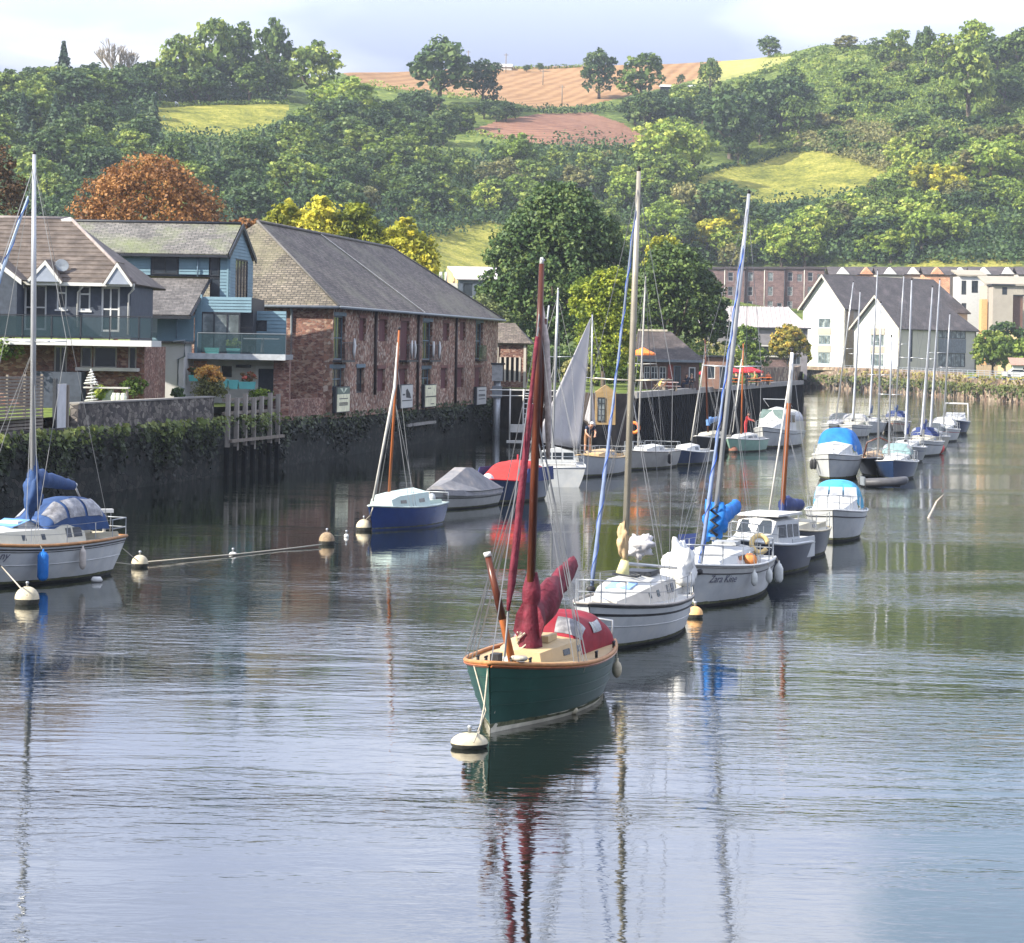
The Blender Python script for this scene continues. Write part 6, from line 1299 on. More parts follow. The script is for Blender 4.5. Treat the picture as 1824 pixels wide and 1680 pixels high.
# parked car at the right edge
p = at(1812, 690, 418); t = thing('parked_car', 'white car parked on the far bank at the right edge', 'car', (p.x, 419, 3.5))
prof = [(-2.1, .35), (-2.15, .8), (-1.9, 1.0), (-1.3, 1.05), (-.7, 1.5), (.9, 1.5), (1.6, 1.05), (2.1, .95), (2.15, .4)]
e = MB(); e.add([(x, -.85, z) for x, z in prof] + [(x, .85, z) for x, z in prof], [tuple(range(9)), tuple(reversed(range(9, 18)))] + [(i, 9 + i, 9 + (i + 1) % 9, (i + 1) % 9) for i in range(9)]); e.build('body', WHITE, t)
e = MB(); e.add([(-1.15, -.87, 1.05), (1.45, -.87, 1.05), (.85, -.87, 1.42), (-.65, -.87, 1.42)], [(0, 1, 2, 3)]); e.build('window', GLASS, t)
for x in (-1.35, 1.35): 
    for y in (-.8, .8): e = MB(Matrix.Translation((x, y, .33)) @ Matrix.Rotation(R(90), 4, 'X')); e.lathe([(.33, -.1), (.33, .1)], n=12); e.build('wheel', DARK, t)
# hilltop farm: barn, poles, small huts
P = hillpoint(880, 124) or at(880, 124, 1000); t = thing('barn', 'long pale roofed barn on the skyline above the stubble field', 'barn', P - Vector((6.5, 0, .5))); L = 62 * P.y / F
g = MB(); g.box(0, L, 0, 8, 0, 1.6); g.add([(0, 0, 1.6), (0, 8, 1.6), (0, 4, 3.0)], [(0, 2, 1)]); g.build('wall', CREAM, t); g = MB(); g.slab([(-.3, -.4, 1.5), (L + .3, -.4, 1.5), (L + .3, 4, 3.0), (-.3, 4, 3.0)], .12); g.slab([(L + .3, 8.4, 1.5), (-.3, 8.4, 1.5), (-.3, 4, 3.0), (L + .3, 4, 3.0)], .12); g.build('roof', mat('pale_sheet', (.46, .42, .40), .6), t)
for i, (px, py, hp) in enumerate([(901, 130, 34), (967, 152, 28), (1001, 184, 32), (834, 112, 22)]):
    P = hillpoint(px, py) or at(px, py, 1000); t = thing('telegraph_pole', ['telegraph pole standing in front of the barn', 'telegraph pole in the middle of the stubble field', 'telegraph pole at the lower edge of the stubble field', 'telegraph pole left of the barn on the skyline'][i], 'pole', P); h_ = hp * P.y / F
    e = MB(); e.tube([(0, 0, -.5), (0, 0, h_)], .17, 5); e.build('pole', WOOD, t); e = MB(); e.box(-.9, .9, -.08, .08, h_ - .7, h_ - .5); e.build('crossarm', WOOD, t)
P = hillpoint(312, 190) or at(312, 190, 650); t = thing('white_tent', 'tiny white peaked hut at the top of the left meadow', 'hut', P); g = MB(); g.box(-1.1, 1.1, 0, 2, 0, .7); g.build('wall', WHITE, t); e = MB(); e.add([(-1.2, 0, .7), (1.2, 0, .7), (1.2, 2, .7), (-1.2, 2, .7), (0, 1, 1.6)], [(0, 1, 4), (1, 2, 4), (2, 3, 4), (3, 0, 4)]); e.build('roof', WHITE, t)
P = hillpoint(1204, 164) or at(1204, 164, 950); t = thing('field_shelter', 'low white roofed shelter under the stubble field', 'shelter', P); g = MB(); g.box(-5.5, 6.5, 0, 3, 0, 1.8); g.build('wall', DARK, t); g = MB(); g.slab([(-6, -.6, 1.7), (7, -.6, 1.7), (7, 3.4, 2.7), (-6, 3.4, 2.7)], .15); g.build('roof', WHITE, t)
# ================================================================ boats
GEL = mat('white_gelcoat', (.42, .435, .44), .3, .14, 1.8, .02, col2=(.48, .48, .455), detail=8)
DECKC = mat('cream_deck', (.38, .355, .28), .6, .12, 3, .05)
DECKT = mat('tan_deck', (.38, .27, .14), .6, .12, 3, .05)
DECKW = mat('white_deck', (.40, .40, .385), .5, .08, 3, .03)
ALLOY = mat('mast_alloy', (.42, .43, .44), .35, .1, 2, .02, metal=.6)
VARN = mat('varnished_wood', (.065, .018, .010), .3, .4, 6, .05, stretch=(1, 1, .15), col2=(.13, .038, .016))
VARNL = mat('orange_wood', (.30, .095, .03), .35, .3, 5, .05, stretch=(1, 1, .2))
TEAK = mat('teak_trim', (.33, .16, .06), .55, .25, 6, .05)
BLUEC = mat('blue_canvas', (.022, .055, .15), .75, .2, 3, .4, bd=.05)
BRBLUE = mat('bright_blue_canvas', (.010, .13, .42), .7, .25, 2.5, .6, bd=.07)
CYANC = mat('light_blue_canvas', (.05, .27, .42), .7, .25, 2.5, .6, bd=.07)
NAVYC = mat('navy_canvas', (.02, .035, .12), .75, .25, 3, .4, bd=.05)
MAROON = mat('maroon_canvas', (.10, .009, .02), .75, .35, 4, .8, bd=.08, col2=(.17, .02, .038))
MAROONB = mat('crimson_canvas', (.20, .008, .02), .7, .15, 3, .5, bd=.04)
VINYL = mat('clear_vinyl', (.17, .17, .185), .15, .4, 5, .4, spec=.5, bd=.05, col2=(.30, .30, .31))
ROPE = mat('rope', (.34, .31, .25), .9, .2, 20, .1)
WIRE = mat('rigging_wire', (.20, .205, .21), .4, .1, 2, 0)
BLACKR = mat('black_rubber', (.02, .02, .022), .6, .3, 4, .1)
ANTIF = mat('antifouling', (.03, .035, .05), .8, .3, 3, .1)
BUOYC = mat('buoy_cream', (.42, .37, .26), .6, .2, 6, .15)
BUOYT = mat('buoy_weed', (.035, .035, .03), .9, .4, 8, .2)
SCUM = mat('waterline_slime', (.10, .105, .06), .8, .5, 5, .2, spec=.1)
SAILT = leaf_mat('thin_sailcloth', (.60, .59, .60), (.66, .65, .66), (.70, .69, .69), .6)
SAILW = mat('sailcloth', (.46, .45, .46), .8, .06, 1.5, .3, stretch=(1, 1, .3), bd=.04)
GREYTARP = mat('grey_tarpaulin', (.16, .16, .17), .7, .25, 2, .6, bd=.06, col2=(.25, .225, .21))

def project(P):
    a = P.x / P.y * F; b = (P.z - EYE) / P.y * F
    return 912 + a * cr + b * sr, 620 - (-a * sr + b * cr)
class Boat:
    def __init__(s, name, label, near, farx, L, B, fb, cat='boat', near_bow=True, rake=.6, srake=.15, trw=.7, draft=.3, top=GEL, boot=BLACKR, stripe=None, deck=DECKW, rail=WHITE, cock=None, full=2.1, group=None, shf=0.0, railr=.035, topband=None):
        s.L, s.B, s.fb, s.trw, s.full = L, B, fb, trw, full; s.rake, s.srake, s.draft = rake, srake, draft
        P = onw(*near); lw = L - rake - srake
        best = None
        for k in range(-900, 901):
            th = k / 10; Q = P + Vector((math.sin(R(th)), math.cos(R(th)), 0)) * lw; e = abs(project(Q)[0] - farx)
            if Q.y > P.y - .5 and (best is None or e < best[0]): best = (e, th, Q)
        Q = best[2]; bow, st = (P, Q) if near_bow else (Q, P)
        d = (bow - st).normalized(); org = st - d * srake; ang = math.atan2(d.y, d.x)
        s.t = thing(name, label, cat, (org.x, org.y, 0), ang, group); s.M = Matrix.Translation(org) @ Matrix.Rotation(ang, 4, 'Z'); s.inv = s.M.inverted()
        s.hull(top, boot, stripe, topband); s.deckm(deck, cock, rail, railr)
    def loc(s, px, py, x=None, Y=None):
        """local point of a sight line, at the depth of station x on the centreline"""
        if Y is None: Y = (s.M @ Vector((x, 0, 0))).y
        return s.inv @ at(px, py, Y)
    def f(s, t):
        a, m, b = s.fb[2], s.fb[1], s.fb[0]
        return a + (m - a) * (1 - (1 - min(1, t / .45)) ** 2) if t < .45 else m + (b - m) * ((t - .45) / .55) ** 1.8
    def yd(s, t):
        if t < .42: return s.B / 2 * (s.trw + (1 - s.trw) * math.sin(math.pi / 2 * t / .42))
        return s.B / 2 * max(0.012, 1 - ((t - .42) / .58) ** s.full)
    def pt(s, t, k, side, off=0.0):
        """hull surface, k = z / freeboard (negative below water)"""
        fb = s.f(t); z = k * fb if k >= 0 else -k * -s.draft
        q = (z + s.draft) / (fb + s.draft); e = .16 + .52 * t ** 3 + .05 * (1 - t)
        y = (s.yd(t) + off) * max(q, .0) ** e; kk = max(0, min(1, 1 - max(k, -1)))
        x = t * s.L - s.rake * kk * t ** 7 + s.srake * kk * (1 - t) ** 6
        return Vector((x, y * side, z))
    def hull(s, top, boot, stripe, topband):
        g = MB(); ts_ = [i / 22 for i in range(23)]; ks = [-1, -.4, 0, .06, .13, .4, .62, .74, .80, .90, 1.0]; n = len(ks)
        for side in (-1, 1):
            base = len(g.v)
            for t in ts_:
                for k in ks: g.v.append(tuple(s.pt(t, k, side)))
            for i in range(22):
                for j in range(n - 1):
                    q = (base + i * n + j, base + (i + 1) * n + j, base + (i + 1) * n + j + 1, base + i * n + j + 1)
                    g.f.append(q if side < 0 else q[::-1]); g.sm.append(True)
                    g.mi.append(2 if j < 2 else 1 if j < 4 and j > 1 and j < 4 and ks[j] < .1 else (3 if stripe and j == 7 else (4 if topband and j >= 8 else 0)))
        m = n
        g.add([tuple(s.pt(0, k, -1)) for k in ks] + [tuple(s.pt(0, k, 1)) for k in ks], [(j, j + 1, m + j + 1, m + j) for j in range(n - 1)])
        g.build('hull', [top, boot, ANTIF, stripe or top, topband or top], s.t); w = MB(); rn = random.Random(len(s.t.name) + int(s.L * 10))
        for side in (-1, 1): w.grid([[s.pt(i / 40, k, side, .006) for k in (.07, .11 + .035 * rn.random())][::-side] for i in range(41)])
        props(w.build('waterline_scum', SCUM, s.t), kind='stuff')
    def deckm(s, deck, cock, rail, railr):
        s.cock = cock; g = MB(); N_ = 26; rows = []
        def row(t, lo, hi, k=5): y = s.yd(t) * .985; return [(t * s.L, y * (lo + (hi - lo) * j / (k - 1)), s.f(t) - .02 + .05 * (1 - (lo + (hi - lo) * j / (k - 1)) ** 2)) for j in range(k)]
        if cock:
            c0, c1, cw = cock
            g.grid([row(c1 + (1 - c1) * i / 14, -1, 1) for i in range(15)])
            for sd_ in (-1, 1):
                R1 = []
                for i in range(9):
                    t = c0 + (c1 - c0) * i / 8; y = s.yd(t) * .985; z = s.f(t) - .02; R1.append([(t * s.L, sd_ * cw, z + .04), (t * s.L, sd_ * y, z)])
                g.grid(R1 if sd_ > 0 else [r[::-1] for r in R1])
            if c0 > .02: g.grid([row(c0 * i / 4, -1, 1) for i in range(5)])
            g.build('deck', deck, s.t)
            w = MB(); x0, x1 = c0 * s.L, c1 * s.L; z = s.f((c0 + c1) / 2); th = .04
            w.box(x0, x1, -cw - th, -cw, z - .5, z + .16); w.box(x0, x1, cw, cw + th, z - .5, z + .16); w.box(x0 - th, x0, -cw - th, cw + th, z - .5, z + .12); w.build('coaming', deck, s.t)
            w = MB(); w.box(x0, x1, -cw, cw, z - .52, z - .42); w.box(x0, x1, -cw, -cw * .45, z - .42, z - .12); w.box(x0, x1, cw * .45, cw, z - .42, z - .12); w.build('cockpit', TEAK if deck is DECKT else mat('cockpit_grey', (.30, .29, .26), .7, .2), s.t)
        else:
            g.grid([row(i / N_, -1, 1) for i in range(N_ + 1)]); g.build('deck', deck, s.t)
        e = MB(); pts = [s.pt(i / 24, 1, -1) + Vector((0, 0, .01)) for i in range(25)] + [s.pt(1 - i / 24, 1, 1) + Vector((0, 0, .01)) for i in range(25)]
        e.tube(pts, railr, 5); e.tube([s.pt(0, 1, -1), s.pt(0, 1, 1)], railr, 5); e.build('toe_rail', rail, s.t)
    def strake(s, k, m, r=.03, name='rubbing_strake'):
        e = MB()
        for sd_ in (-1, 1): e.tube([s.pt(i / 24, k, sd_, .012) for i in range(25)], r, 4)
        props(e.build(name, m, s.t), kind='stuff')
    def cabin(s, st, m, wins=(), wm=None, name='coachroof', roofm=None, z0=None, tum=.84, hatch=None, roundtop=1.1):
        """st: (x, half width, height) stations from aft to forward"""
        g = MB(); secs = []
        zb = lambda x: (s.f(x / s.L) if z0 is None else z0) - .01
        def sec(x, w, h): z = zb(x); return [(x, -w, z), (x, -w * tum, z + h * .86), (x, -w * tum * .55, z + h * (.86 + .14 * .8)), (x, 0, z + h * roundtop - (roundtop - 1) * h * .0), (x, w * tum * .55, z + h * (.86 + .14 * .8)), (x, w * tum, z + h * .86), (x, w, z)]
        S = [sec(*q) for q in st]; vs = [p for q in S for p in q]; k = len(S)
        for i in range(k - 1):
            for j in range(6):
                g_m = 1 if (roofm and 1 <= j <= 4) else 0; g.m = g_m
                b = len(g.v); g.add([vs[i * 7 + j], vs[(i + 1) * 7 + j], vs[(i + 1) * 7 + j + 1], vs[i * 7 + j + 1]], [(3, 2, 1, 0)])
        g.m = 0; g.add(S[0], [(0, 1, 2, 3, 4, 5, 6)]); g.add(S[-1], [tuple(reversed(range(7)))])
        c = g.build(name, [m, roofm or m], s.t)
        def W(x, fr, sd_, off=.012):
            for (xa, wa, ha), (xb, wb, hb) in zip(st[:-1], st[1:]):
                if xa <= x <= xb + 1e-6:
                    q = (x - xa) / (xb - xa); w = wa + (wb - wa) * q; h = ha + (hb - ha) * q; return Vector((x, sd_ * (w * (1 - (1 - tum) * fr) + off), zb(x) + h * .86 * fr))
            return Vector((x, 0, 0))
        for (xa, xb, f0, f1) in wins:
            for sd_ in (-1, 1):
                e = MB(); q = [W(xa, f0, sd_), W(xb, f0, sd_), W(xb, f1, sd_), W(xa, f1, sd_)]; q = q if sd_ < 0 else q[::-1]; e.slab(q, .008); w = e.build('window', wm or GLASS, s.t)
        s.cab = st
        return c
    def front_win(s, x0, w, z0, z1, slope=.1, m=None, n=2, wk=.85):
        for i in range(n):
            a = -w + 2 * w * i / n + .03; b = -w + 2 * w * (i + 1) / n - .03; e = MB(); e.slab([(x0 + .02, a, z0), (x0 + .02, b, z0), (x0 - slope, b * wk, z1), (x0 - slope, a * wk, z1)], .01); e.build('windscreen', m or GLASS, s.t)
    def mast(s, xm, zb, tip, r=.055, m=None, spread=(.55,), sw=.7, cap=None, foot=0, stay=True, head=.97, shroud=True, back=True, two=None):
        m = m or ALLOY; b = Vector((xm, 0, zb)); t = s.loc(tip[0], tip[1], xm); s.mb, s.mt = b, t
        if foot: b2 = s.loc(foot[0], foot[1], xm); b = b2; s.mb = b
        g = MB(); g.tube([b, b.lerp(t, .7), t], [r, r * .92, r * .62], 8); mo = g.build('mast', [m], s.t)
        if two: q = MB(); q.tube([b.lerp(t, two[0]), t], [r * .9 + .004, r * .64 + .003], 8); q.build('mast_top_paint', two[1], mo)
        g = MB(); g.tube([t, t + Vector((0, 0, .12))], [.05, .03], 6); g.tube([t + Vector((-.22, 0, .08)), t + Vector((.12, 0, .08))], .012, 4); g.build('masthead_light', cap or BLACKR, mo)
        up = (t - b); tips = []
        for q in spread:
            c = b + up * q; sp = MB()
            for sd_ in (-1, 1): e = c + Vector((-.08, sd_ * sw, .03)); sp.tube([c, e], [.025, .018], 5); tips.append((q, sd_, e))
            sp.build('spreader', m, s.t)
        g = MB(); yb = s.yd(xm / s.L) * .93; zd = s.f(xm / s.L); w_ = .0095
        if shroud:
            for sd_ in (-1, 1):
                tt_ = [e for q, d, e in tips if d == sd_]; pts = [Vector((xm - .1, sd_ * yb, zd))] + tt_ + [b + up * head]; g.tube(pts, w_, 3, False)
                g.tube([Vector((xm - .35, sd_ * yb, zd)), b + up * ((spread[0] if spread else .6) - .02)], w_, 3, False)
                g.tube([Vector((xm + .25, sd_ * yb, zd)), b + up * ((spread[0] if spread else .6) - .02)], w_, 3, False)
        if back: g.tube([Vector((.02, 0, s.f(0))), b + up * .99], w_, 3, False)
        if stay: g.tube([Vector((s.L * .985, 0, s.f(1))), b + up * head], w_ * 1.3, 3, False)
        if len(g.v): props(g.build('rigging', WIRE, s.t), kind='stuff')
        return b, t
    def furl(s, m, r=.07, z0=.3, q=.93, foot=None, name='furled_sail', spiral=None, upto=.95):
        a = Vector((s.L * .985, 0, s.f(1))) if foot is None else foot; b = s.mb + (s.mt - s.mb) * q; g = MB(); d = b - a; k = 14; P = [a + d * (z0 / d.length + (upto - z0 / d.length) * i / k) for i in range(k + 1)]
        g.tube(P, [r * (.6 + .5 * math.sin(math.pi * min(1, i / k * 1.6 + .25))) * (1 + .08 * math.sin(i * 2.3)) if i < k else r * .35 for i in range(k + 1)], 7); o = g.build(name, m, s.t)
        if spiral:
            g = MB(); pts = []; n_ = 120
            u = d.normalized(); e1 = u.cross(Vector((0, 1, 0))).normalized(); e2 = u.cross(e1)
            for i in range(n_): f_ = z0 / d.length + (upto - z0 / d.length) * i / n_; rr2 = r * 1.04 * (.6 + .5 * math.sin(math.pi * min(1, i / n_ * 1.6 + .25))); pts.append(a + d * f_ + (e1 * math.cos(i * .42) + e2 * math.sin(i * .42)) * rr2)
            g.tube(pts, r * .25, 4); g.build('uv_strip', spiral, o)
        g = MB(); g.lathe([(.05, 0), (.10, .03), (.10, .12), (.05, .15)], tuple(a + d * .025), 8); g.build('furling_drum', BLACKR, s.t)
    def boom(s, end, z, r=(.16, .07), m=None, cov=None, xm=None, lump=.15, flat=1.5, name='sail_cover', drape=0.0):
        """end: local end point; covered sail on the boom"""
        b = s.mb + (s.mt - s.mb) * ((z - s.mb.z) / (s.mt.z - s.mb.z)); e = Vector(end); g = MB(); g.tube([b, e], .045, 6); g.build('boom', m or ALLOY, s.t)
        if cov:
            g = MB(); k = 14; pts = []; rs = []; rn = random.Random(int(z * 100) + len(s.t.name))
            d = e - b; up = Vector((0, 0, 1)); rows = []
            for i in range(k + 1):
                f_ = i / k; c = b + d * (f_ * .97 + .0); rr = r[0] + (r[1] - r[0]) * f_; rr *= 1 + rn.uniform(-lump, lump); sdv = d.cross(up).normalized(); row = []
                for j in range(9):
                    a = 2 * math.pi * j / 9; w = 1 + rn.uniform(-lump, lump) * .5
                    row.append(tuple(c + sdv * math.cos(a) * rr * w + up * (math.sin(a) * rr * flat * w + rr * .5)))
                rows.append(row)
            g.grid(rows, True); g.add(rows[0], [tuple(range(9))]); g.add(rows[-1], [tuple(reversed(range(9)))]); sc = g.build(name, cov, s.t)
            g = MB(); h_ = r[0] * 5.0; u = (s.mt - s.mb).normalized()
            rows = []
            for i in range(7):
                f_ = i / 6; c = b + u * (-h_ * .25 + h_ * f_); rr = r[0] * (1.15 - .75 * f_); row = [tuple(c + Vector((-rr * .5, 0, 0)) + Vector((math.cos(2 * math.pi * j / 8) * rr * 1.1, math.sin(2 * math.pi * j / 8) * rr * .8, 0))) for j in range(8)]; rows.append(row)
            g.grid(rows, True); g.add(rows[-1], [tuple(range(8))]); g.build('mast_boot', cov, s.t)
    def guard(s, x0=.0, x1=1.0, h=.55, n=6, pul=True, push=True, m=None, wires=2):
        m = m or STEEL; L = s.L
        def ed(t, z=0, i=.93): return Vector((t * L, 0, 0)) + Vector((0, s.yd(t) * i, s.f(t) + z))
        for sd_ in (-1, 1):
            mm = Matrix.Scale(sd_, 4, (0, 1, 0))
            for i in range(n):
                t = x0 + (x1 - x0) * (i + .5) / n
                if t > .86 and pul or t < .12 and push: continue
                g = MB(); g.tube([mm @ ed(t), mm @ ed(t, h)], .014, 4); g.build('stanchion', m, s.t)
            g = MB()
            for w in range(wires): z = h * (1 - .45 * w); g.tube([mm @ ed(x0 + (x1 - x0) * i / 12 if x0 + (x1 - x0) * i / 12 < .97 else .97, z) for i in range(13)], .008, 3, False)
            g.build('guard_wire', WIRE, s.t)
        if pul:
            g = MB()
            top = [ed(.84, h), ed(.93, h, .95), Vector((L + .05, 0, s.f(1) + h)), ]; top = top + [Vector((p.x, -p.y, p.z)) for p in reversed(top[:-1])]; g.tube(top, .018, 5)
            for t in (.84, .95):
                for sd_ in (-1, 1): p = ed(t); q = ed(t, h); g.tube([Vector((p.x, p.y * sd_, p.z)), Vector((q.x, q.y * sd_, q.z))], .016, 4)
            mid = [ed(.84, h * .5), ed(.94, h * .5), Vector((L, 0, s.f(1) + h * .5))]; g.tube(mid + [Vector((p.x, -p.y, p.z)) for p in reversed(mid[:-1])], .012, 4); g.build('pulpit', m, s.t)
        if push:
            g = MB(); top = [ed(.12, h), ed(.0, h), ]; g.tube(top + [Vector((p.x, -p.y, p.z)) for p in reversed(top)], .018, 5); mid = [ed(.12, h * .5), ed(0, h * .5)]; g.tube(mid + [Vector((p.x, -p.y, p.z)) for p in reversed(mid)], .012, 4)
            for t in (.0, .12):
                for sd_ in (-1, 1): p = ed(t); q = ed(t, h); g.tube([Vector((p.x, p.y * sd_, p.z)), Vector((q.x, q.y * sd_, q.z))], .016, 4)
            g.build('pushpit', m, s.t)
    def hood(s, x0, x1, hw, h, z, m, wins=(), wm=None, name='sprayhood', front=.5, back=.12, drop=0.0, rip=.015, wrow=()):
        """arched canopy from aft x0 to forward x1; windows: (u0,u1,a0,a1) in surface coordinates"""
        def P(u, a, off=0.0):
            x = x0 + (x1 - x0) * u
            hh = h * min(1, (1 - max(0, (u - (1 - front)) / front) ** 2.2 * .92), (.3 + .7 * min(1, (u / back)) ** .5) if back else 1)
            ww = hw * (1 - .12 * u) + off; an = math.pi * a; c = math.cos(an); sn = math.sin(an)
            return (x, -ww * (abs(c) ** .75) * (1 if c > 0 else -1), z + (hh + off) * (sn ** .55 if sn > 0 else 0) - drop * (1 - sn) + rip * math.sin(u * 21) * sn)
        g = MB(); U = 28; A = 32; g.grid([[P(i / U, j / A) for j in range(A + 1)] for i in range(U + 1)]); g.add([P(0, j / A) for j in range(A + 1)], [tuple(range(A + 1))]); hd = g.build(name, m, s.t)
        for (u0, u1, a0, a1) in wins:
            e = MB(); e.grid([[P(u0 + (u1 - u0) * i / 7, a0 + (a1 - a0) * j / 5, .016) for j in range(6)] for i in range(8)]) if False else e.grid([[P(u0 + (u1 - u0) * i / 16, a0 + (a1 - a0) * j / 10, .02) for j in range(11)] for i in range(17)]); e.build('clear_window', wm or VINYL, hd)
        return P
from mathutils import noise as _ns
def crumple(g, c, r, seed, amp=.35, fr=2.2, n=22, m=16):
    vs = []; fs = []; c = Vector(c)
    for j in range(m + 1):
        t = -math.pi / 2 + math.pi * j / m
        for i in range(n):
            a = 2 * math.pi * i / n; d = Vector((math.cos(t) * math.cos(a), math.cos(t) * math.sin(a), math.sin(t)))
            k = 1 + amp * (_ns.noise(d * fr + Vector((seed * 7.3, 0, 0))) * 1.6 + abs(_ns.noise(d * fr * 2.3 + Vector((0, seed * 5.1, 0)))) * .9 - .3)
            vs.append(c + Vector((d.x * r[0], d.y * r[1], d.z * r[2])) * k)
    for j in range(m):
        for i in range(n): fs.append((j * n + i, j * n + (i + 1) % n, (j + 1) * n + (i + 1) % n, (j + 1) * n + i))
    g.smooth = True; g.add(vs, fs); g.smooth = False; return g
# loose things that belong to no boat --------------------------------
def buoy(label, px, py, r=.28, top=BUOYC, low=BUOYT, z=None, cat='buoy', name='mooring_buoy', squash=1.0):
    p = onw(px, py); t = thing(name, label, cat, p); zc = r * .42 * squash
    g = MB(); g.ell((0, 0, zc), (r, r, r * squash), 16, 6, 1, 0.0); g.build('float', top, t); g = MB(); g.ell((0, 0, zc), (r * 1.004, r * 1.004, r * squash * 1.004), 16, 6, .0, -1); g.build('weeded_bottom', low, t)
    g = MB(); g.lathe([(.03, 0), (.03, .08), (.05, .1), (.03, .14)], (0, 0, zc + r * squash - .01), 8); g.build('eye', STEEL, t); return t
def fender(b, label, t_, side, m=WHITE, L=.5, r=.11, k0=.86, drop=.0):
    p = b.M @ (b.pt(t_, k0, side, r + .03)); th = thing('fender', label, 'fender', (p.x, p.y, max(.02, p.z - L - drop)))
    g = MB(); g.lathe([(.02, 0), (r * .7, .04), (r, .12), (r, L - .12), (r * .7, L - .04), (.03, L), (.03, L + .06)], n=10); g.build('body', m, th); q = b.M @ (b.pt(t_, 1.02, side, .03)); q = Vector((q.x - p.x, q.y - p.y, q.z - th.location.z)); g = MB(); g.tube([(0, 0, L + .04), q], .012, 3); g.build('lanyard', ROPE, th)
def rope(label, pts, r=.016, m=None, name='mooring_rope', sag=.0, cat='rope'):
    P = [Vector(p) for p in pts]
    if sag and len(P) == 2: a, b = P; P = [a.lerp(b, i / 10) - Vector((0, 0, sag * 4 * (i / 10) * (1 - i / 10))) for i in range(11)]
    g = MB(); g.tube(P, r, 5); return props(g.build(name, m or ROPE), label, cat)
def text(body, size, m, parent, T, name='lettering', shear=.25, ext=.002):
    cu_ = bpy.data.curves.new(name, 'FONT'); cu_.body = body; cu_.size = size; cu_.shear = shear; cu_.extrude = ext; tmp = bpy.data.objects.new('tmp_text', cu_); C.objects.link(tmp)
    dg = bpy.context.evaluated_depsgraph_get(); me = bpy.data.meshes.new_from_object(tmp.evaluated_get(dg)); bpy.data.objects.remove(tmp); me.name = name; me.materials.clear(); me.materials.append(m)
    o = reg(link(name, me), parent); o.matrix_local = T; return o
def hull_text(b, body, size, m, t0, k, side=1):
    a = b.pt(t0, k, side, .02); c = b.pt(t0 - .12, k, side, .02); up_ = b.pt(t0, k + .15, side, .02) - a
    x = (c - a).normalized() if True else None; y = (up_ - x * up_.dot(x)).normalized(); z = x.cross(y)
    T = Matrix((x.to_4d(), y.to_4d(), z.to_4d(), (0, 0, 0, 1))).transposed(); 
    for i in range(3): T[3][i] = 0
    T.translation = a + z * .012; return text(body, size, m, b.t, T)
# ---------------------------------------------------------------- the green gaffer in front
GREENH = mat('green_topsides', (.009, .046, .034), .4, .15, 2, .02, col2=(.014, .058, .044), spec=.2)
gb_ = Boat('gaff_cutter', 'dark green wooden gaff cutter with maroon furled sails and crimson cockpit tent, nearest of all', (873, 1306), 1024, 6.9, 2.5, (1.28, 1.0, 1.0), rake=.12, srake=.25, trw=.62, top=GREENH, boot=mat('cream_boot', (.60, .56, .44), .5), deck=DECKT, rail=TEAK, full=2.5, cock=(.05, .36, .62), railr=.045)
b = gb_; DKY = mat('yellow_deck', (.44, .33, .18), .55, .1, 3, .04); 
for q in (.8, .6, .4): b.strake(q, GREENH, .006, 'plank_seam')
b.strake(.965, VARNL, .035)
b.cabin([(2.3, .72, .34), (3.0, .72, .36), (4.3, .55, .30), (4.75, .42, .22)], mat('yellow_coachroof', (.44, .33, .185), .55, .08, 2, .03), [(2.6, 3.0, .35, .75), (3.4, 3.75, .35, .75)], roofm=DKY, tum=.92)
e = MB(); z = b.f(.6); e.box(3.15, 3.85, -.32, .32, z + .32, z + .44); e.build('hatch', DKY, b.t)
e = MB(); e.box(5.15, 5.55, -.2, .2, b.f(.8), b.f(.8) + .09); e.build('fore_hatch', WHITE, b.t)
e = MB(); e.lathe([(.13, 0), (.15, .02), (.15, .06), (.05, .09)], (4.95, -.12, b.f(.74) + .02), 12); e.build('vent', STEEL, b.t)
xm = 4.45; b.mast(xm, b.f(.66), (965, 470), .085, VARN, (), cap=WHITE, foot=(941, 1165), shroud=True, back=False, head=.86)
mb, mt = b.mb, b.mt
for sd_ in (-1, 1):   # thicker lower shrouds with dead-eyes
    g = MB(); g.tube([Vector((xm - .3 * sd_, sd_ * b.yd(xm / b.L) * .97, b.f(.66))), mb.lerp(mt, .62)], .013, 3); g.tube([Vector((xm - .55, sd_ * b.yd(xm / b.L) * .97, b.f(.66))), mb.lerp(mt, .62)], .013, 3); g.build('shroud', WIRE, b.t)
# gaff and topmast gear bundled high on the mast
g = MB(); p0 = mb.lerp(mt, .86); p1 = mb.lerp(mt, .50) + Vector((-.25, 0, 0)); g.tube([p0 + Vector((-.14, .06, 0)), p1], [.05, .06], 6); g.build('gaff', VARN, b.t)
g = MB(); rn = random.Random(2); P = [mb.lerp(mt, .93) + Vector((-.10, -.05, 0)), mb.lerp(mt, .80) + Vector((-.16, .1, 0)), mb.lerp(mt, .66) + Vector((-.2, .16, 0)), mb.lerp(mt, .5) + Vector((-.22, .2, 0))]; g.tube(P, [.03, .07, .075, .04], 6); g.build('brailed_sail', mat('pale_lashing', (.42, .36, .33), .8, .3, 9, .5), b.t)
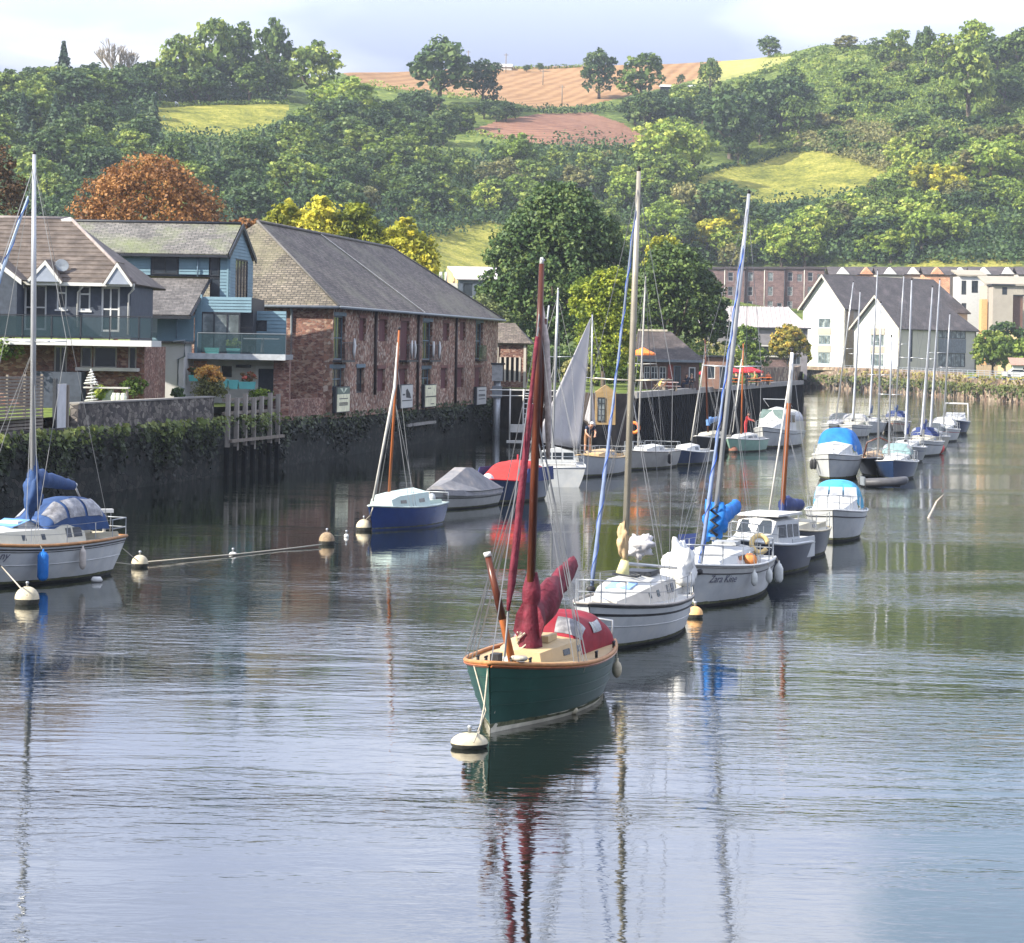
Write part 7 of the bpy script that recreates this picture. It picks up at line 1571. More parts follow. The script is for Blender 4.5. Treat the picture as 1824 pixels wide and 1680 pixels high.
# maroon mainsail cover: boom rising aft to the right
be = b.loc(1022, 1010, 1.2); b.boom(be, mb.z + .45, (.26, .13), VARN, MAROON, lump=.26, flat=1.55)
P0 = b.loc(945, 1080, xm); g = MB(); rows = []
for i, (h_, w_) in enumerate([(-.12, .13), (.05, .18), (.25, .17), (.42, .13), (.55, .10)]):
    c = mb + (mt - mb).normalized() * (.75 + h_ + .25); rows.append([(c.x + math.cos(a) * w_ * 1.15 - .08, c.y + math.sin(a) * w_, c.z) for a in [2 * math.pi * j / 10 for j in range(10)]])
g.grid(rows, True); g.add(rows[-1], [tuple(range(10))]); g.build('mast_coat', MAROON, b.t)
# furled maroon jibs on two stays forward of the mast
def strip(p0, p1, r0, r1, m, name, k=16, seed=1):
    rn = random.Random(seed); g = MB(); P = [Vector(p0).lerp(Vector(p1), i / k) for i in range(k + 1)]; rs = [(r0 + (r1 - r0) * i / k) * rn.uniform(.85, 1.15) for i in range(k + 1)]; rs[0] *= .5; g.tube(P, rs, 7); return g.build(name, m, b.t)
s0 = b.loc(905, 1088, 5.9); s1 = b.loc(957, 600, xm + .35); strip(s0, s1, .068, .038, MAROON, 'furled_staysail', seed=4)
g = MB(); g.tube([b.loc(899, 1170, 5.9), b.loc(905, 1090, 5.9)], .02, 4); g.tube([b.loc(897, 1178, 6.1), mb.lerp(mt, .9)], .012, 4); g.build('forestay', WIRE, b.t)
s2 = b.loc(911, 1060, 5.6); s3 = b.loc(948, 720, xm + .3); strip(s2, s3, .055, .042, MAROON, 'furled_jib', seed=5)
e = MB(); c = b.loc(912, 1022, 5.6); e.ell(tuple(c), (.06, .05, .09), 8, 5); e.build('white_patch', WHITE, b.t)
# steeved-up bowsprit, varnished, white cap
q0, q1 = b.loc(914, 1186, 5.75), b.loc(869, 990, 5.5); g = MB(); g.tube([q0, q0.lerp(q1, .5), q1], [.075, .07, .055], 8); bs = g.build('bowsprit', VARNL, b.t); g = MB(); g.tube([q0.lerp(q1, .42), q0.lerp(q1, 1.0)], [.079, .063], 8); g.build('dark_varnish', VARN, bs); g = MB(); u = (q1 - q0).normalized(); g.tube([q1 - u * .02, q1 + u * .07], .075, 10); g.build('cap', WHITE, bs)
rope('pale bobstay rope from the bowsprit foot of the green boat to its waterline', [b.M @ b.loc(903, 1195, 6.2), b.M @ (b.pt(.985, .28, 1, .02))], .012)
# crimson cockpit tent
b.hood(.35, 2.75, .84, .74, b.f(.25) - .02, MAROONB, [(.82, .94, .53, .83), (.82, .94, .17, .44), (.40, .66, .79, .91)], front=.22, back=.28, rip=.02, name='cockpit_tent')
e = MB(); e.tube([(.02, .72, b.f(0)), (.02, .72, b.f(0) + .42), (.02, .3, b.f(0) + .46), (.02, -.3, b.f(0) + .42), (.02, -.3, b.f(0))], .022, 6); e.build('stern_rail', STEEL, b.t)
for x, y in ((6.35, -.22), (6.3, .25), (5.9, -.5), (5.9, .5), (3.0, 1.08), (1.2, 1.02)):
    e = MB(); z = b.f(x / b.L); e.tube([(x, y, z), (x, y, z + .12)], .03, 5); e.tube([(x - .09, y, z + .12), (x + .09, y, z + .12)], .02, 5); e.build('cleat', BLACKR, b.t)
e = MB(); e.cbox((6.45, 0, b.f(.97) + .08), (.3, .16, .16)); e.build('stem_fitting', BLACKR, b.t)
e = MB(); e.lathe([(.14, -.04), (.17, .0), (.14, .04)], (6.25, .38, b.f(.93) + .1), 12); e.build('rope_coil', ROPE, b.t)
g = MB(); rn = random.Random(9)
for i in range(5): a0 = rn.uniform(0, 6); g.tube([(xm + .12 * math.cos(a0 + j) + .05, .12 * math.sin(a0 + j), b.f(.66) + .15 + .1 * j) for j in range(5)], .018, 4)
g.build('halyard_tails', ROPE, b.t)
rope('white bow rope from the green boat stem to the cream buoy under it', [b.M @ Vector((6.8, -.05, 1.25)), b.M @ Vector((6.85, -.1, .5)), onw(850, 1322, .12)], .016)
rope('slack white rope hanging down the sunlit bow side of the green hull', [b.M @ b.pt(.90, .95, -1, .03), b.M @ b.pt(.965, .3, -1, .05), onw(844, 1322, .2)], .014)
g = MB()
buoy('cream flattened buoy under the bow of the green boat', 836, 1331, .33, squash=.55)
fp_ = onw(1016, 1272); t = thing('float', 'small white float at the waterline beside the green hull', 'float', fp_); g = MB(); g.tube([(-.14, 0, .05), (-.1, 0, .07), (.1, .02, .07), (.14, .02, .05)], [.03, .08, .08, .03], 8); g.build('body', BUOYC, t)
rope('thin line from the green rail down to the small white float', [b.M @ b.pt(.62, .95, 1, .02), fp_ + Vector((0, 0, .08))], .008)
fender(b, 'off white fender hanging at the right hand quarter of the green boat', .03, 1, BUOYC, .34, .1, .62)

# ---------------------------------------------------------------- white sloop behind it
b = Boat('sailing_yacht', 'white yacht with black sheer lines and a blue furled genoa, right behind the green cutter', (1062, 1161), 1181, 7.3, 2.5, (1.18, .92, .82), rake=.75, srake=.1, trw=.60, top=GEL, stripe=BLACKR, deck=DECKW, rail=mat('grey_rail', (.25, .23, .21), .5), cock=(.03, .27, .55))
b.strake(.955, BLACKR, .022); b.strake(.52, mat('hull_crease', (.45, .46, .46), .3), .010, 'hull_crease')
b.cabin([(1.95, .82, .56), (3.0, .84, .54), (4.3, .72, .42), (4.9, .60, .30), (5.9, .34, .10)], mat('warm_gelcoat', (.42, .39, .34), .4, .08), [(2.15, 2.45, .35, .8), (2.6, 2.9, .35, .8), (3.5, 3.68, .35, .72), (4.1, 4.25, .35, .72)], roofm=DECKW)
e = MB(); z = b.f(.6); e.slab([(4.0, -.34, z + .46), (4.7, -.32, z + .38), (4.7, .30, z + .38), (4.0, .32, z + .46)][::1], .03); e.build('blue_hatch', mat('hatch_blue', (.16, .30, .55), .25, .1), b.t)
e = MB(); e.box(2.0, 2.9, -.36, .36, b.f(.35) + .56, b.f(.35) + .66); e.build('sliding_hatch', DARK, b.t)
for i in range(3): e = MB(); e.tube([(2.3 + i * .5, -.5, b.f(.35) + .62), (3.3 + i * .2, .2, b.f(.4) + .6)], .03, 5); e.build('stowed_pole', DARK, b.t)
b.mast(4.15, b.f(.57) + .42, (1138, 305), .085, mat('bronze_mast', (.34, .31, .25), .4, .12, 3, .02, metal=.5), (.48,), 1.0, cap=BLACKR, foot=(1112, 1022))
b.furl(mat('genoa_blue_grey', (.13, .17, .27), .7, .2, 4, .3), .045, .4, .96, spiral=mat('genoa_blue', (.06, .12, .38), .7))
e = b.loc(1160, 985, 2.2); b.boom(b.loc(1205, 1012, 1.0), b.mb.z + .25, (.05, .04), ALLOY)
g = MB(); rn = random.Random(5)   # bundled white and tan sail about the mast
crumple(g, b.loc(1139, 972, 3.3), (.26, .32, .26), 3, .42, 2.6)
g.build('bundled_sail', SAILW, b.t)
g = MB(); crumple(g, b.loc(1109, 961, 4.2), (.12, .14, .42), 5, .4, 2.4); g.build('tan_lashed_sail', mat('tan_cloth', (.42, .30, .17), .8, .2, 6, .5, bd=.05), b.t)
g = MB(); g.tube([b.loc(1113, 998, 4.2), b.loc(1109, 1022, 4.2)], [.1, .17], 8); g.build('mast_gaiter', mat('gaiter_yellow', (.58, .52, .26), .8), b.t)
b.guard(n=5)
t = thing('covered_outboard', 'bulky white cloth cover lashed over the stern of the black striped yacht', 'outboard cover', b.M @ Vector((.25, .4, b.f(0) + .05)))
g = MB(); rows = []
rn = random.Random(3)
crumple(g, (0, 0, .5), (.42, .42, .68), 8, .42, 2.0); g.build('cover', mat('bright_white_cloth', (.62, .62, .60), .8, .05, 3, .5, bd=.06), t)
buoy('tan orange round buoy beside the stern of the black striped yacht', 1238, 1100, .21, top=mat('buoy_tan', (.62, .36, .15), .6))

# ---------------------------------------------------------------- third: white yacht with bright blue sail cover
b = Boat('sailing_yacht', 'white yacht with a bright blue sail cover, pale fenders and a leaning mast', (1238, 1083), 1322, 7.2, 2.6, (1.22, 1.02, .95), rake=.6, srake=.1, trw=.74, top=GEL, stripe=None, topband=DECKW, deck=DECKW, rail=WHITE, cock=(.03, .28, .6), full=2.3)
b.strake(.80, BLACKR, .016); b.strake(.95, mat('grey_rail', (.25, .23, .21), .5), .012)
hull_text(b, 'Zara Kine', .30, mat('name_grey', (.10, .10, .14), .5), .915, .60)
b.cabin([(2.05, .88, .44), (3.2, .90, .44), (4.4, .74, .36), (5.3, .44, .14)], GEL, [(2.3, 3.4, .35, .78), (3.6, 4.2, .38, .75)], roofm=DECKW)
e = MB(); z = b.f(.4); e.box(2.2, 2.9, -.35, .35, z + .44, z + .54); e.build('sliding_hatch', mat('hatch_grey', (.28, .29, .30), .3), b.t)
b.mast(4.0, b.f(.55) + .36, (1334, 345), .075, ALLOY, (.5,), .85, foot=(1270, 962)); b.furl(mat('genoa_blue_grey', (.13, .17, .27), .7, .2, 4, .3), .055, .3, .9, spiral=mat('genoa_bright', (.03, .10, .45), .7), foot=b.loc(1243, 1040, 7.0))
b.boom(b.loc(1314, 905, 1.2), b.mb.z + .35, (.20, .15), ALLOY, BRBLUE, lump=.2, flat=1.3)
g = MB(); crumple(g, b.loc(1271, 927, 3.85), (.30, .34, .52), 2, .42, 2.0); g.build('sail_bundle', BRBLUE, b.t)
g = MB(); g.tube([b.loc(1272, 900 + i * 9, 4.2) + Vector((0, .1 * (-1) ** i, 0)) for i in range(7)], [.05] * 7, 5); g.build('lashing', BLACKR, b.t)
b.guard(n=5)
g = MB(); q = [b.M.inverted() @ at(1208, 952, 76), b.M.inverted() @ at(1243, 950, 76), b.M.inverted() @ at(1234, 985, 76), b.M.inverted() @ at(1206, 990, 76)]; g.slab([tuple(v) for v in q][::-1], .02); g.build('dodger_cloth', NAVYC, b.t)
for i, (t_, w_, lab) in enumerate([(.64, .8, 'first pale fender from the bow on the hull under the blue sail cover'), (.44, .8, 'second pale fender from the bow on the hull under the blue sail cover'), (.16, 1.1, 'fat white fender near the stern of the yacht with the blue sail cover'), (.04, .9, 'last pale fender at the stern corner of the yacht with the blue sail cover')]): fender(b, lab, t_, 1, mat('fender_grey', (.56, .57, .54), .5), .5 * w_, .12 * w_, .84)
def lifebuoy(label, P, r, m, tilt=(1.2, 0, .4), tube=.07, frac=1.0):
    t = thing('lifebuoy', label, 'lifebuoy', P); t.rotation_euler = tilt; g = MB(); n_ = 20; k = int(n_ * frac); g.tube([(r * math.cos(2 * math.pi * i / n_), r * math.sin(2 * math.pi * i / n_), 0) for i in range(k + 1)], tube, 7); g.build('ring', m, t)
YR = mat('lifebuoy_yellow', (.68, .50, .22), .6, .1)
lifebuoy('yellow horseshoe lifebuoy hung on the stern rail in front of the wheelhouse boat', at(1353, 969, 74.5), .24, YR, (R(80), 0, .2), .075, .9)
t = thing('round_float', 'rusty orange round float on the side rail of the yacht with the blue sail cover', 'float', at(1336, 998, 73.0)); g = MB(); g.ell((0, 0, 0), (.22, .2, .2), 12, 8); g.build('ball', mat('rust_orange', (.46, .17, .05), .7, .3, 8, .4), t)
g = MB(); g.lathe([(.0, 0), (.03, .02), (.03, .06)], (0, 0, .18), 6); g.build('eye', STEEL, t)
t = thing('outboard_motor', 'grey white outboard motor clamped to the stern behind the round float', 'outboard motor', b.M @ Vector((-.12, -.35, .25))); g = MB(); g.lathe([(.08, 0), (.14, .1), (.16, .35), (.08, .48)], (0, 0, .62), 10); g.build('cowl', mat('motor_grey', (.40, .41, .42), .4), t); g = MB(); g.box(-.05, .05, -.05, .05, -.4, .62); g.build('leg', GREYM, t)

# ---------------------------------------------------------------- navy wheelhouse launch
b = Boat('wheelhouse_launch', 'navy hulled launch with a white three windowed wheelhouse', (1314, 1031), 1412, 5.6, 1.95, (1.25, .95, .85), rake=.45, srake=.1, trw=.7, top=mat('navy_topsides', (.008, .013, .03), .4, .2, spec=.3), deck=GEL, rail=GEL, cock=(.03, .40, .72), full=2.4, railr=.05)
st = [(1.5, .74, .84), (2.7, .74, .88), (3.5, .70, .84), (3.8, .66, .36), (4.7, .4, .2)]
b.cabin(st, GEL, [(1.62, 2.05, .30, .84), (2.18, 2.62, .30, .84), (2.76, 3.42, .30, .84)], roofm=WHITE, tum=.9, name='wheelhouse', wm=mat('tinted_glass', (.035, .04, .045), .15))
e = MB(); z = b.f(.5) + .90; e.box(1.35, 3.62, -.74, .74, z, z + .06); e.build('roof_lip', WHITE, b.t)
b.front_win(3.80, .6, b.f(.6) + .38, b.f(.6) + .76, .24)
b.guard(x0=.6, n=3, push=False)
# ---------------------------------------------------------------- dark hulled wooden-masted sloop
b = Boat('wooden_sloop', 'dark hulled sloop with a tall orange wooden mast and navy sail cover', (1391, 1001), 1444, 6.2, 2.0, (1.15, .9, .85), rake=.4, srake=.2, trw=.65, top=mat('black_navy_hull', (.012, .014, .024), .3, .2), deck=DECKC, rail=mat('buff_rail', (.46, .40, .28), .5), cock=(.05, .36, .5))
b.cabin([(2.4, .66, .36), (3.6, .64, .34), (4.6, .42, .2)], DECKC, [(2.8, 3.3, .35, .75)], roofm=DECKC)
b.mast(4.1, b.f(.6), (1411, 628), .085, VARNL, (), foot=(1391, 950), cap=BLACKR, two=(.72, mat('white_masthead', (.6, .6, .58), .5)))
b.boom(b.loc(1428, 903, 1.6), b.mb.z + .9, (.17, .12), VARNL, NAVYC, lump=.2)
g = MB(); g.tube([b.loc(1368, 925, 5.8), b.mb.lerp(b.mt, .93)], .03, 5); g.build('forestay_spar', OFFW, b.t)
b.guard(n=4, push=False)
# ---------------------------------------------------------------- white motor cruisers with blue covers
def cruiser(label, near, farx, L, B, near_bow, cov, cabh=.9, screen=True, hullm=GEL, fb=(1.25, 1.05, .95), side_tent=None, group=None, wide=.8):
    b = Boat('motor_cruiser', label, near, farx, L, B, fb, near_bow=near_bow, rake=.8, srake=.1, trw=.86, top=hullm, deck=DECKW, rail=WHITE, stripe=None, full=2.5)
    b.strake(.80, BLACKR, .02)
    hw = B / 2 * wide
    b.cabin([(L * .36, hw, cabh * .55), (L * .62, hw * .95, cabh * .55), (L * .74, hw * .7, cabh * .32), (L * .86, hw * .45, .1)], GEL, [(L * .42, L * .58, .3, .75)], roofm=DECKW)
    zt_ = b.f(.5) + cabh * .5
    if screen:
        for i in range(3): a = hw * .9 * (-1 + 2 * i / 3) + .03; c = hw * .9 * (-1 + 2 * (i + 1) / 3) - .03; e = MB(); e.slab([(L * .60, a, zt_ - .02), (L * .60, c, zt_ - .02), (L * .52, c * .92, zt_ + .42), (L * .52, a * .92, zt_ + .42)], .015); e.build('windscreen', mat('screen_grey', (.25, .26, .28), .1), b.t)
    if cov: b.hood(L * .05, L * .57, hw * 1.03, cabh * 1.15, b.f(.2) + .02, cov, side_tent or [], front=.3, back=.4, rip=.03, name='canopy')
    b.guard(x0=.5, n=4, push=False, wires=1); return b
b = cruiser('white motor cruiser under a light blue canopy, nearer of the two canopied cruisers', (1484, 966), 1494, 6.2, 2.35, True, CYANC, .95)
b = cruiser('white motor cruiser under a bright blue peaked canopy, farther of the two canopied cruisers', (1478, 856), 1500, 7.0, 2.6, True, BRBLUE, 1.3, screen=False, wide=.88, fb=(1.5, 1.3, 1.2))
fender(b, 'black fender on the left bow of the cruiser under the peaked blue canopy', .8, -1, BLACKR, .55, .12, .8); fender(b, 'second black fender beside it on the cruiser under the peaked canopy', .7, -1, BLACKR, .55, .12, .8)
b = cruiser('white cabin cruiser with wide windows moored against the dark sheet pile quay', (1362, 799), 1404, 8.4, 3.0, True, None, 1.5, screen=False, fb=(1.6, 1.25, 1.1))
b.cabin([(2.6, 1.2, 1.55), (4.2, 1.2, 1.6), (5.2, 1.1, 1.5), (5.9, .95, .75)], GEL, [(2.9, 3.9, .45, .85), (4.1, 5.0, .45, .85)], roofm=DECKW, tum=.9, name='deckhouse'); b.front_win(5.75, .95, b.f(.65) + .85, b.f(.65) + 1.5, .42, m=mat('screen_green', (.10, .14, .13), .1), n=2)
b.hood(.2, 2.6, 1.25, 1.6, b.f(.1), mat('ivory_canopy', (.38, .37, .31), .7, .1), [(.1, .9, .08, .3), (.1, .9, .7, .92)], front=.1, back=.1, name='aft_canopy'); e = MB(); zr_ = b.f(.5); e.tube([(2.8, -.9, zr_ + 1.7), (4.6, -.9, zr_ + 2.3), (4.6, .9, zr_ + 2.3), (2.8, .9, zr_ + 1.7)], .03, 4); e.build('roof_rail', STEEL, b.t)
# ---------------------------------------------------------------- black inflatable, dark cruiser behind
p = onw(1570, 868); t = thing('inflatable_dinghy', 'black and grey inflatable dinghy tied behind the bright blue canopied cruiser', 'dinghy', p, R(8))
g = MB(); path = [(-1.0, -.5, .26), (.6, -.5, .28), (1.15, -.25, .36), (1.3, 0, .4), (1.15, .25, .36), (.6, .5, .28), (-1.0, .5, .26)]; g.tube(path, [.16, .21, .2, .19, .2, .21, .16], 9); g.build('tube', mat('grey_black_tube', (.06, .06, .065), .5, .2), t); g = MB(); g.box(-1.0, .9, -.42, .42, .05, .16); g.build('floor', BLACKR, t); g = MB(); g.box(-1.06, -1.0, -.4, .4, .1, .55); g.build('transom', GREYM, t)
def yacht(label, near, farx, L, B, top, tip, near_bow=True, deck=DECKW, mastm=None, cov=None, hood=None, foot=None, fb=(1.15, .95, .9), rail=WHITE, cabin=True, furlm=None, spread=(.52,), r=.07, mx=.58, gd=True, stripe=None, name='sailing_yacht', boomend=None):
    b = Boat(name, label, near, farx, L, B, fb, near_bow=near_bow, rake=.6, srake=.15, trw=.7, top=top, deck=deck, rail=rail, cock=(.04, .32, B * .24), stripe=stripe)
    if cabin: b.cabin([(L * .33, B * .34, .45), (L * .5, B * .34, .42), (L * .66, B * .26, .32), (L * .8, B * .14, .12)], deck, [(L * .37, L * .47, .35, .78), (L * .5, L * .6, .38, .76)], roofm=deck)
    if tip:
        b.mast(L * mx, b.f(mx) + (.35 if cabin else 0), tip, r, mastm, spread, .7, foot=foot or 0)
        if boomend is not None or cov: b.boom(boomend if boomend is not None else Vector((L * .12, 0, b.mb.z + .95)), b.mb.z + .7, (.16, .1), mastm, cov, lump=.2)
        if furlm: b.furl(furlm, .07)
    if hood: b.hood(L * .22, L * .4, B * .36, .62, b.f(.3) + .35, hood, [(.2, .8, .08, .3), (.2, .8, .7, .92)], front=.5, back=.1)
    if gd: b.guard(n=4)
    return b
BLH = mat('black_hull', (.012, .013, .016), .3, .2); GRH = mat('grey_hull', (.20, .205, .21), .35, .1); CRH = mat('cream_hull', (.37, .34, .28), .4, .1); NVH = mat('navy_hull', (.015, .03, .075), .3, .15)
b = yacht('black hulled workboat with an arched wooden hoop and a small white ball on its bow', (1562, 851), 1566, 6.6, 2.5, BLH, (1569, 540), deck=mat('brown_deck', (.30, .21, .13), .7), cov=None, foot=None, r=.06)
g = MB(); g.tube([(1.2, -.9, b.f(.2)), (1.2, -.7, b.f(.2) + .9), (1.2, 0, b.f(.2) + 1.2), (1.2, .7, b.f(.2) + .9), (1.2, .9, b.f(.2))], .05, 6); g.build('hoop', VARN, b.t)
b = yacht('dark blue hulled yacht with a grey spray hood right of the black workboat', (1592, 856), 1600, 7.4, 2.5, NVH, (1588, 600), hood=mat('green_hood', (.16, .24, .24), .6), foot=(1583, 815), r=.06)
FURL1 = mat('pale_furl', (.34, .36, .40), .7, .15)
DIST = [  # label, near(px,py), far px, L, B, hull, tip
 ('grey hulled yacht moored right behind the dark blue one', (1612, 826), 1618, 7.6, 2.6, GRH, (1624, 499), NAVYC, None, None),
 ('white yacht with tall twin masts moored beside the red buoy', (1640, 814), 1650, 8.2, 2.8, GEL, (1661, 512), NAVYC, None, FURL1),
 ('cream yacht with a rusty brown hull stripe behind the red buoy', (1656, 803), 1662, 8.0, 2.7, CRH, (1674, 499), None, None, None),
 ('white yacht with a pale hood second from the far end of the row', (1678, 788), 1683, 8.0, 2.7, GEL, (1692, 560), None, mat('pale_hood', (.5, .5, .5), .7), None),
 ('white yacht with a folded spray hood at the near left of the far cluster', (1518, 781), 1524, 9.0, 3.0, GEL, (1532, 520), None, mat('clear_grey_hood', (.28, .28, .27), .5), FURL1),
 ('white yacht with its sharp bow towards the viewer left in the far cluster', (1478, 779), 1504, 8.4, 2.7, GEL, (1520, 503), None, None, None),
 ('white yacht with an orange deck edge in the middle of the far cluster', (1548, 774), 1553, 8.4, 2.8, GEL, (1563, 482), BLUEC, None, None),
 ('white yacht with blue dodgers in the middle of the far cluster', (1592, 772), 1598, 8.4, 2.8, CRH, (1610, 492), BLUEC, None, None),
]
for di, (lab, near, fx, L, B, hm_, tip, cov, hd, fm) in enumerate(DIST): yacht(lab, near, fx, L, B, hm_, tip, cov=cov, hood=hd or [None, NAVYC, mat('dark_hood', (.05, .06, .07), .7)][di % 3], furlm=fm or [FURL1, None][di % 2], r=.07, gd=True, stripe=[NVH, BLACKR, None, mat('red_stripe', (.25, .03, .03), .4)][di % 4], deck=[DECKW, DECKC, mat('grey_deck_far', (.3, .3, .32), .6)][di % 3])
b = cruiser('dark blue sports boat with a white windscreen hoop at the far end of the row', (1700, 773), 1704, 6.6, 2.6, True, None, .8, hullm=NVH)
g = MB(); z = b.f(.4); g.tube([(2.0, -1.1, z), (1.6, -1.0, z + 1.6), (1.6, 1.0, z + 1.6), (2.0, 1.1, z)], .09, 6); g.build('roll_bar', WHITE, b.t)
p = onw(1672, 808); t = thing('red_buoy', 'round red buoy hanging off the side of the far moored row', 'buoy', p + Vector((0, 0, .38))); g = MB(); g.ell((0, 0, 0), (.42, .42, .42), 14, 10); g.build('ball', mat('coral_red', (.62, .08, .08), .5), t)
g = MB(); g.lathe([(.02, 0), (.05, .03), (.05, .1)], (0, 0, .40), 6); g.build('eye', STEEL, t)
for i, (px, tip, wl_) in enumerate([(1528, (1528, 508), 766), (1654, (1655, 530), 790)]):
    pass
# ---------------------------------------------------------------- left row, near to far
b = Boat('small_sloop', 'small royal blue sloop with a pale green white cabin top and an orange mast', (663, 946), 766, 5.6, 2.05, (.95, .82, .85), rake=.25, srake=.15, trw=.7, top=mat('royal_blue_hull', (.008, .03, .13), .25, .12), boot=mat('royal_blue_hull2', (.012, .035, .14), .3), deck=mat('mint_deck', (.38, .45, .41), .5, .06), rail=mat('mint_rail', (.38, .44, .41), .5), cock=(.05, .32, .5), full=2.2)
MINT = mat('mint_cabin', (.38, .46, .43), .45, .06)
b.cabin([(1.8, .78, .62), (2.8, .80, .60), (4.1, .62, .5), (4.6, .5, .32)], MINT, [(2.3, 2.8, .35, .62), (3.7, 4.1, .35, .62)], roofm=MINT, tum=.86, wm=mat('brown_glass', (.16, .15, .13), .2))
b.mast(3.6, b.f(.64) + .55, (711, 588), .06, VARNL, (), foot=(693, 880), stay=False, back=False, head=.8)
g = MB(); g.tube([b.loc(664, 893, 5.4), b.loc(703, 690, 3.9), b.loc(708, 610, 3.7)], [.045, .065, .02], 6); g.build('furled_jib', OFFW, b.t)
g = MB(); g.tube([(0, -.7, b.f(0)), (0, -.7, b.f(0) + .4), (0, .7, b.f(0) + .4), (0, .7, b.f(0))], .02, 5); g.build('stern_rail', STEEL, b.t)
t = thing('outboard_motor', 'pale outboard motor on the stern of the royal blue sloop', 'outboard motor', b.M @ Vector((-.18, -.1, .2))); g = MB(); g.ell((0, 0, .78), (.16, .14, .2), 10, 8); g.build('cowl', GEL, t); g = MB(); g.box(-.05, .05, -.05, .05, -.5, .62); g.build('leg', mat('tan_leg', (.5, .42, .3), .6), t)
buoy('cream buoy with a rope on top under the bow of the royal blue sloop', 648, 945, .30)
rope('pale rope from the royal blue bow to its cream buoy', [b.M @ Vector((b.L - .05, .1, .9)), b.M @ Vector((b.L + .12, .1, .6)), onw(648, 934) + Vector((0, 0, .1))], .025)
b = Boat('covered_dinghy', 'grey open boat wholly covered by a grey brown tarpaulin tent', (776, 909), 862, 6.4, 2.2, (.9, .75, .75), rake=.7, srake=.1, trw=.8, top=mat('grey_boat_hull', (.36, .36, .35), .5, .1), deck=GREYTARP, rail=GREYTARP)
g = MB(); rows = []
for x, w_, h_ in ((.05, .86, .28), (.8, 1.0, .55), (2.2, 1.08, .95), (3.0, 1.08, .98), (4.6, .9, .45), (5.7, .45, .2)): z = b.f(x / b.L) - .2; rows.append([(x, -w_ - .05, z), (x, -w_ * .96, z + .24), (x, -w_ * .25, z + .2 + h_), (x, w_ * .25, z + .2 + h_), (x, w_ * .96, z + .24), (x, w_ + .05, z)])
for r1, r2 in zip(rows[:-1], rows[1:]):
    for j in range(5): g.add([r1[j], r2[j], r2[j + 1], r1[j + 1]], [(3, 2, 1, 0)])
g.add(rows[0], [tuple(range(6))]); g.add(rows[-1], [tuple(reversed(range(6)))]); g.build('tarpaulin', GREYTARP, b.t)
b.strake(.62, mat('dark_rubrail', (.12, .12, .12), .5), .025)
t = thing('wrapped_outboard', 'white wrapped outboard on the stern of the tarpaulined boat', 'outboard motor', b.M @ Vector((-.1, .1, .7))); g = MB(); g.ell((0, 0, .3), (.3, .26, .36), 10, 8); g.build('cover', SAILW, t)
b = Boat('cabin_dayboat', 'navy blue dayboat under a bright red tarpaulin roof', (880, 897), 945, 5.6, 2.3, (1.1, .95, .9), rake=.5, srake=.1, trw=.8, top=NVH, deck=mat('grey_deck_far', (.3, .3, .32), .6), rail=REDC)
b.hood(.1, 4.4, 1.10, .85, b.f(.3) + .02, mat('red_tarp', (.36, .025, .022), .75, .15, 3, .6, bd=.06), [], front=.45, back=.35, rip=.03, name='tarpaulin_roof')
for sd_ in (-1, 1): e = MB(); e.slab([(.3, sd_ * 1.2, b.f(.2)), (4.3, sd_ * 1.2, b.f(.2)), (3.9, sd_ * 1.19, b.f(.2) + .62), (.4, sd_ * 1.19, b.f(.2) + .62)] if sd_ < 0 else [(.4, 1.19, b.f(.2) + .62), (3.9, 1.19, b.f(.2) + .62), (4.3, 1.2, b.f(.2)), (.3, 1.2, b.f(.2))], .03); e.build('side_cloth', NAVYC, b.t)
g = MB(); g.tube([(2.0, 0, b.f(.4)), (2.0, 0, b.f(.4) + 1.15)], .04, 5); g.build('roof_pole', mat('dark_red_pole', (.35, .02, .03), .6), b.t)
# white ketch with its sail set to dry
b = Boat('sailing_yacht', 'white yacht drying a big white triangular sail, moored stern on in the left row', (1000, 868), 975, 8.2, 2.9, (1.25, 1.05, 1.0), near_bow=False, rake=.6, srake=.1, trw=.82, top=GEL, deck=DECKW, rail=WHITE, cock=(.03, .28, .7), stripe=BLACKR)
b.cabin([(2.4, 1.0, .8), (3.6, 1.0, .75), (5.2, .7, .45), (6.0, .4, .2)], GEL, [(2.7, 3.3, .35, .8), (3.7, 4.4, .38, .78)], roofm=DECKW)
for a, c in ((-.8, -.3), (-.2, .25), (.35, .8)): e = MB(); z = b.f(.3); e.slab([(2.38, a, z + .28), (2.38, a, z + .62), (2.38, c, z + .62), (2.38, c, z + .28)], .01); e.build('window', GLASS, b.t)
b.mast(4.6, b.f(.56) + .5, (994, 517), .075, ALLOY, (.62,), .8, foot=(983, 830), cap=WHITE, stay=True)
g = MB(); g.tube([b.loc(960, 690, 7.9), b.loc(978, 545, 5)], .05, 5); g.build('forestay_roll', FURL1, b.t)
b.guard(n=4)
def sail_sheet(name, label, pts, Y, dY, m, belly=.5, seed=1, n=14):
    """triangular cloth between three sight points, hanging with soft folds"""
    A, B_, C_ = [at(px, py, Y + dd) for (px, py), dd in zip(pts, dY)]
    o = thing(name, label, 'sail', A); nrm = (B_ - A).cross(C_ - A).normalized(); g = MB(); rows = []
    for i in range(n + 1):
        f_ = i / n; row = []
        for j in range(n + 1):
            h_ = j / n; p = A.lerp(B_, f_).lerp(A.lerp(C_, f_), h_) - A
            fold = belly * f_ * (.35 * math.sin(h_ * 9 + f_ * 2) * (.3 + .5 * f_) + math.sin(math.pi * h_) * .55) ; row.append(tuple(p + nrm * fold))
        rows.append(row)
    g.grid(rows); so_ = g.build('cloth', m, o); md = so_.modifiers.new('thickness', 'SOLIDIFY'); md.thickness = .012
    return o
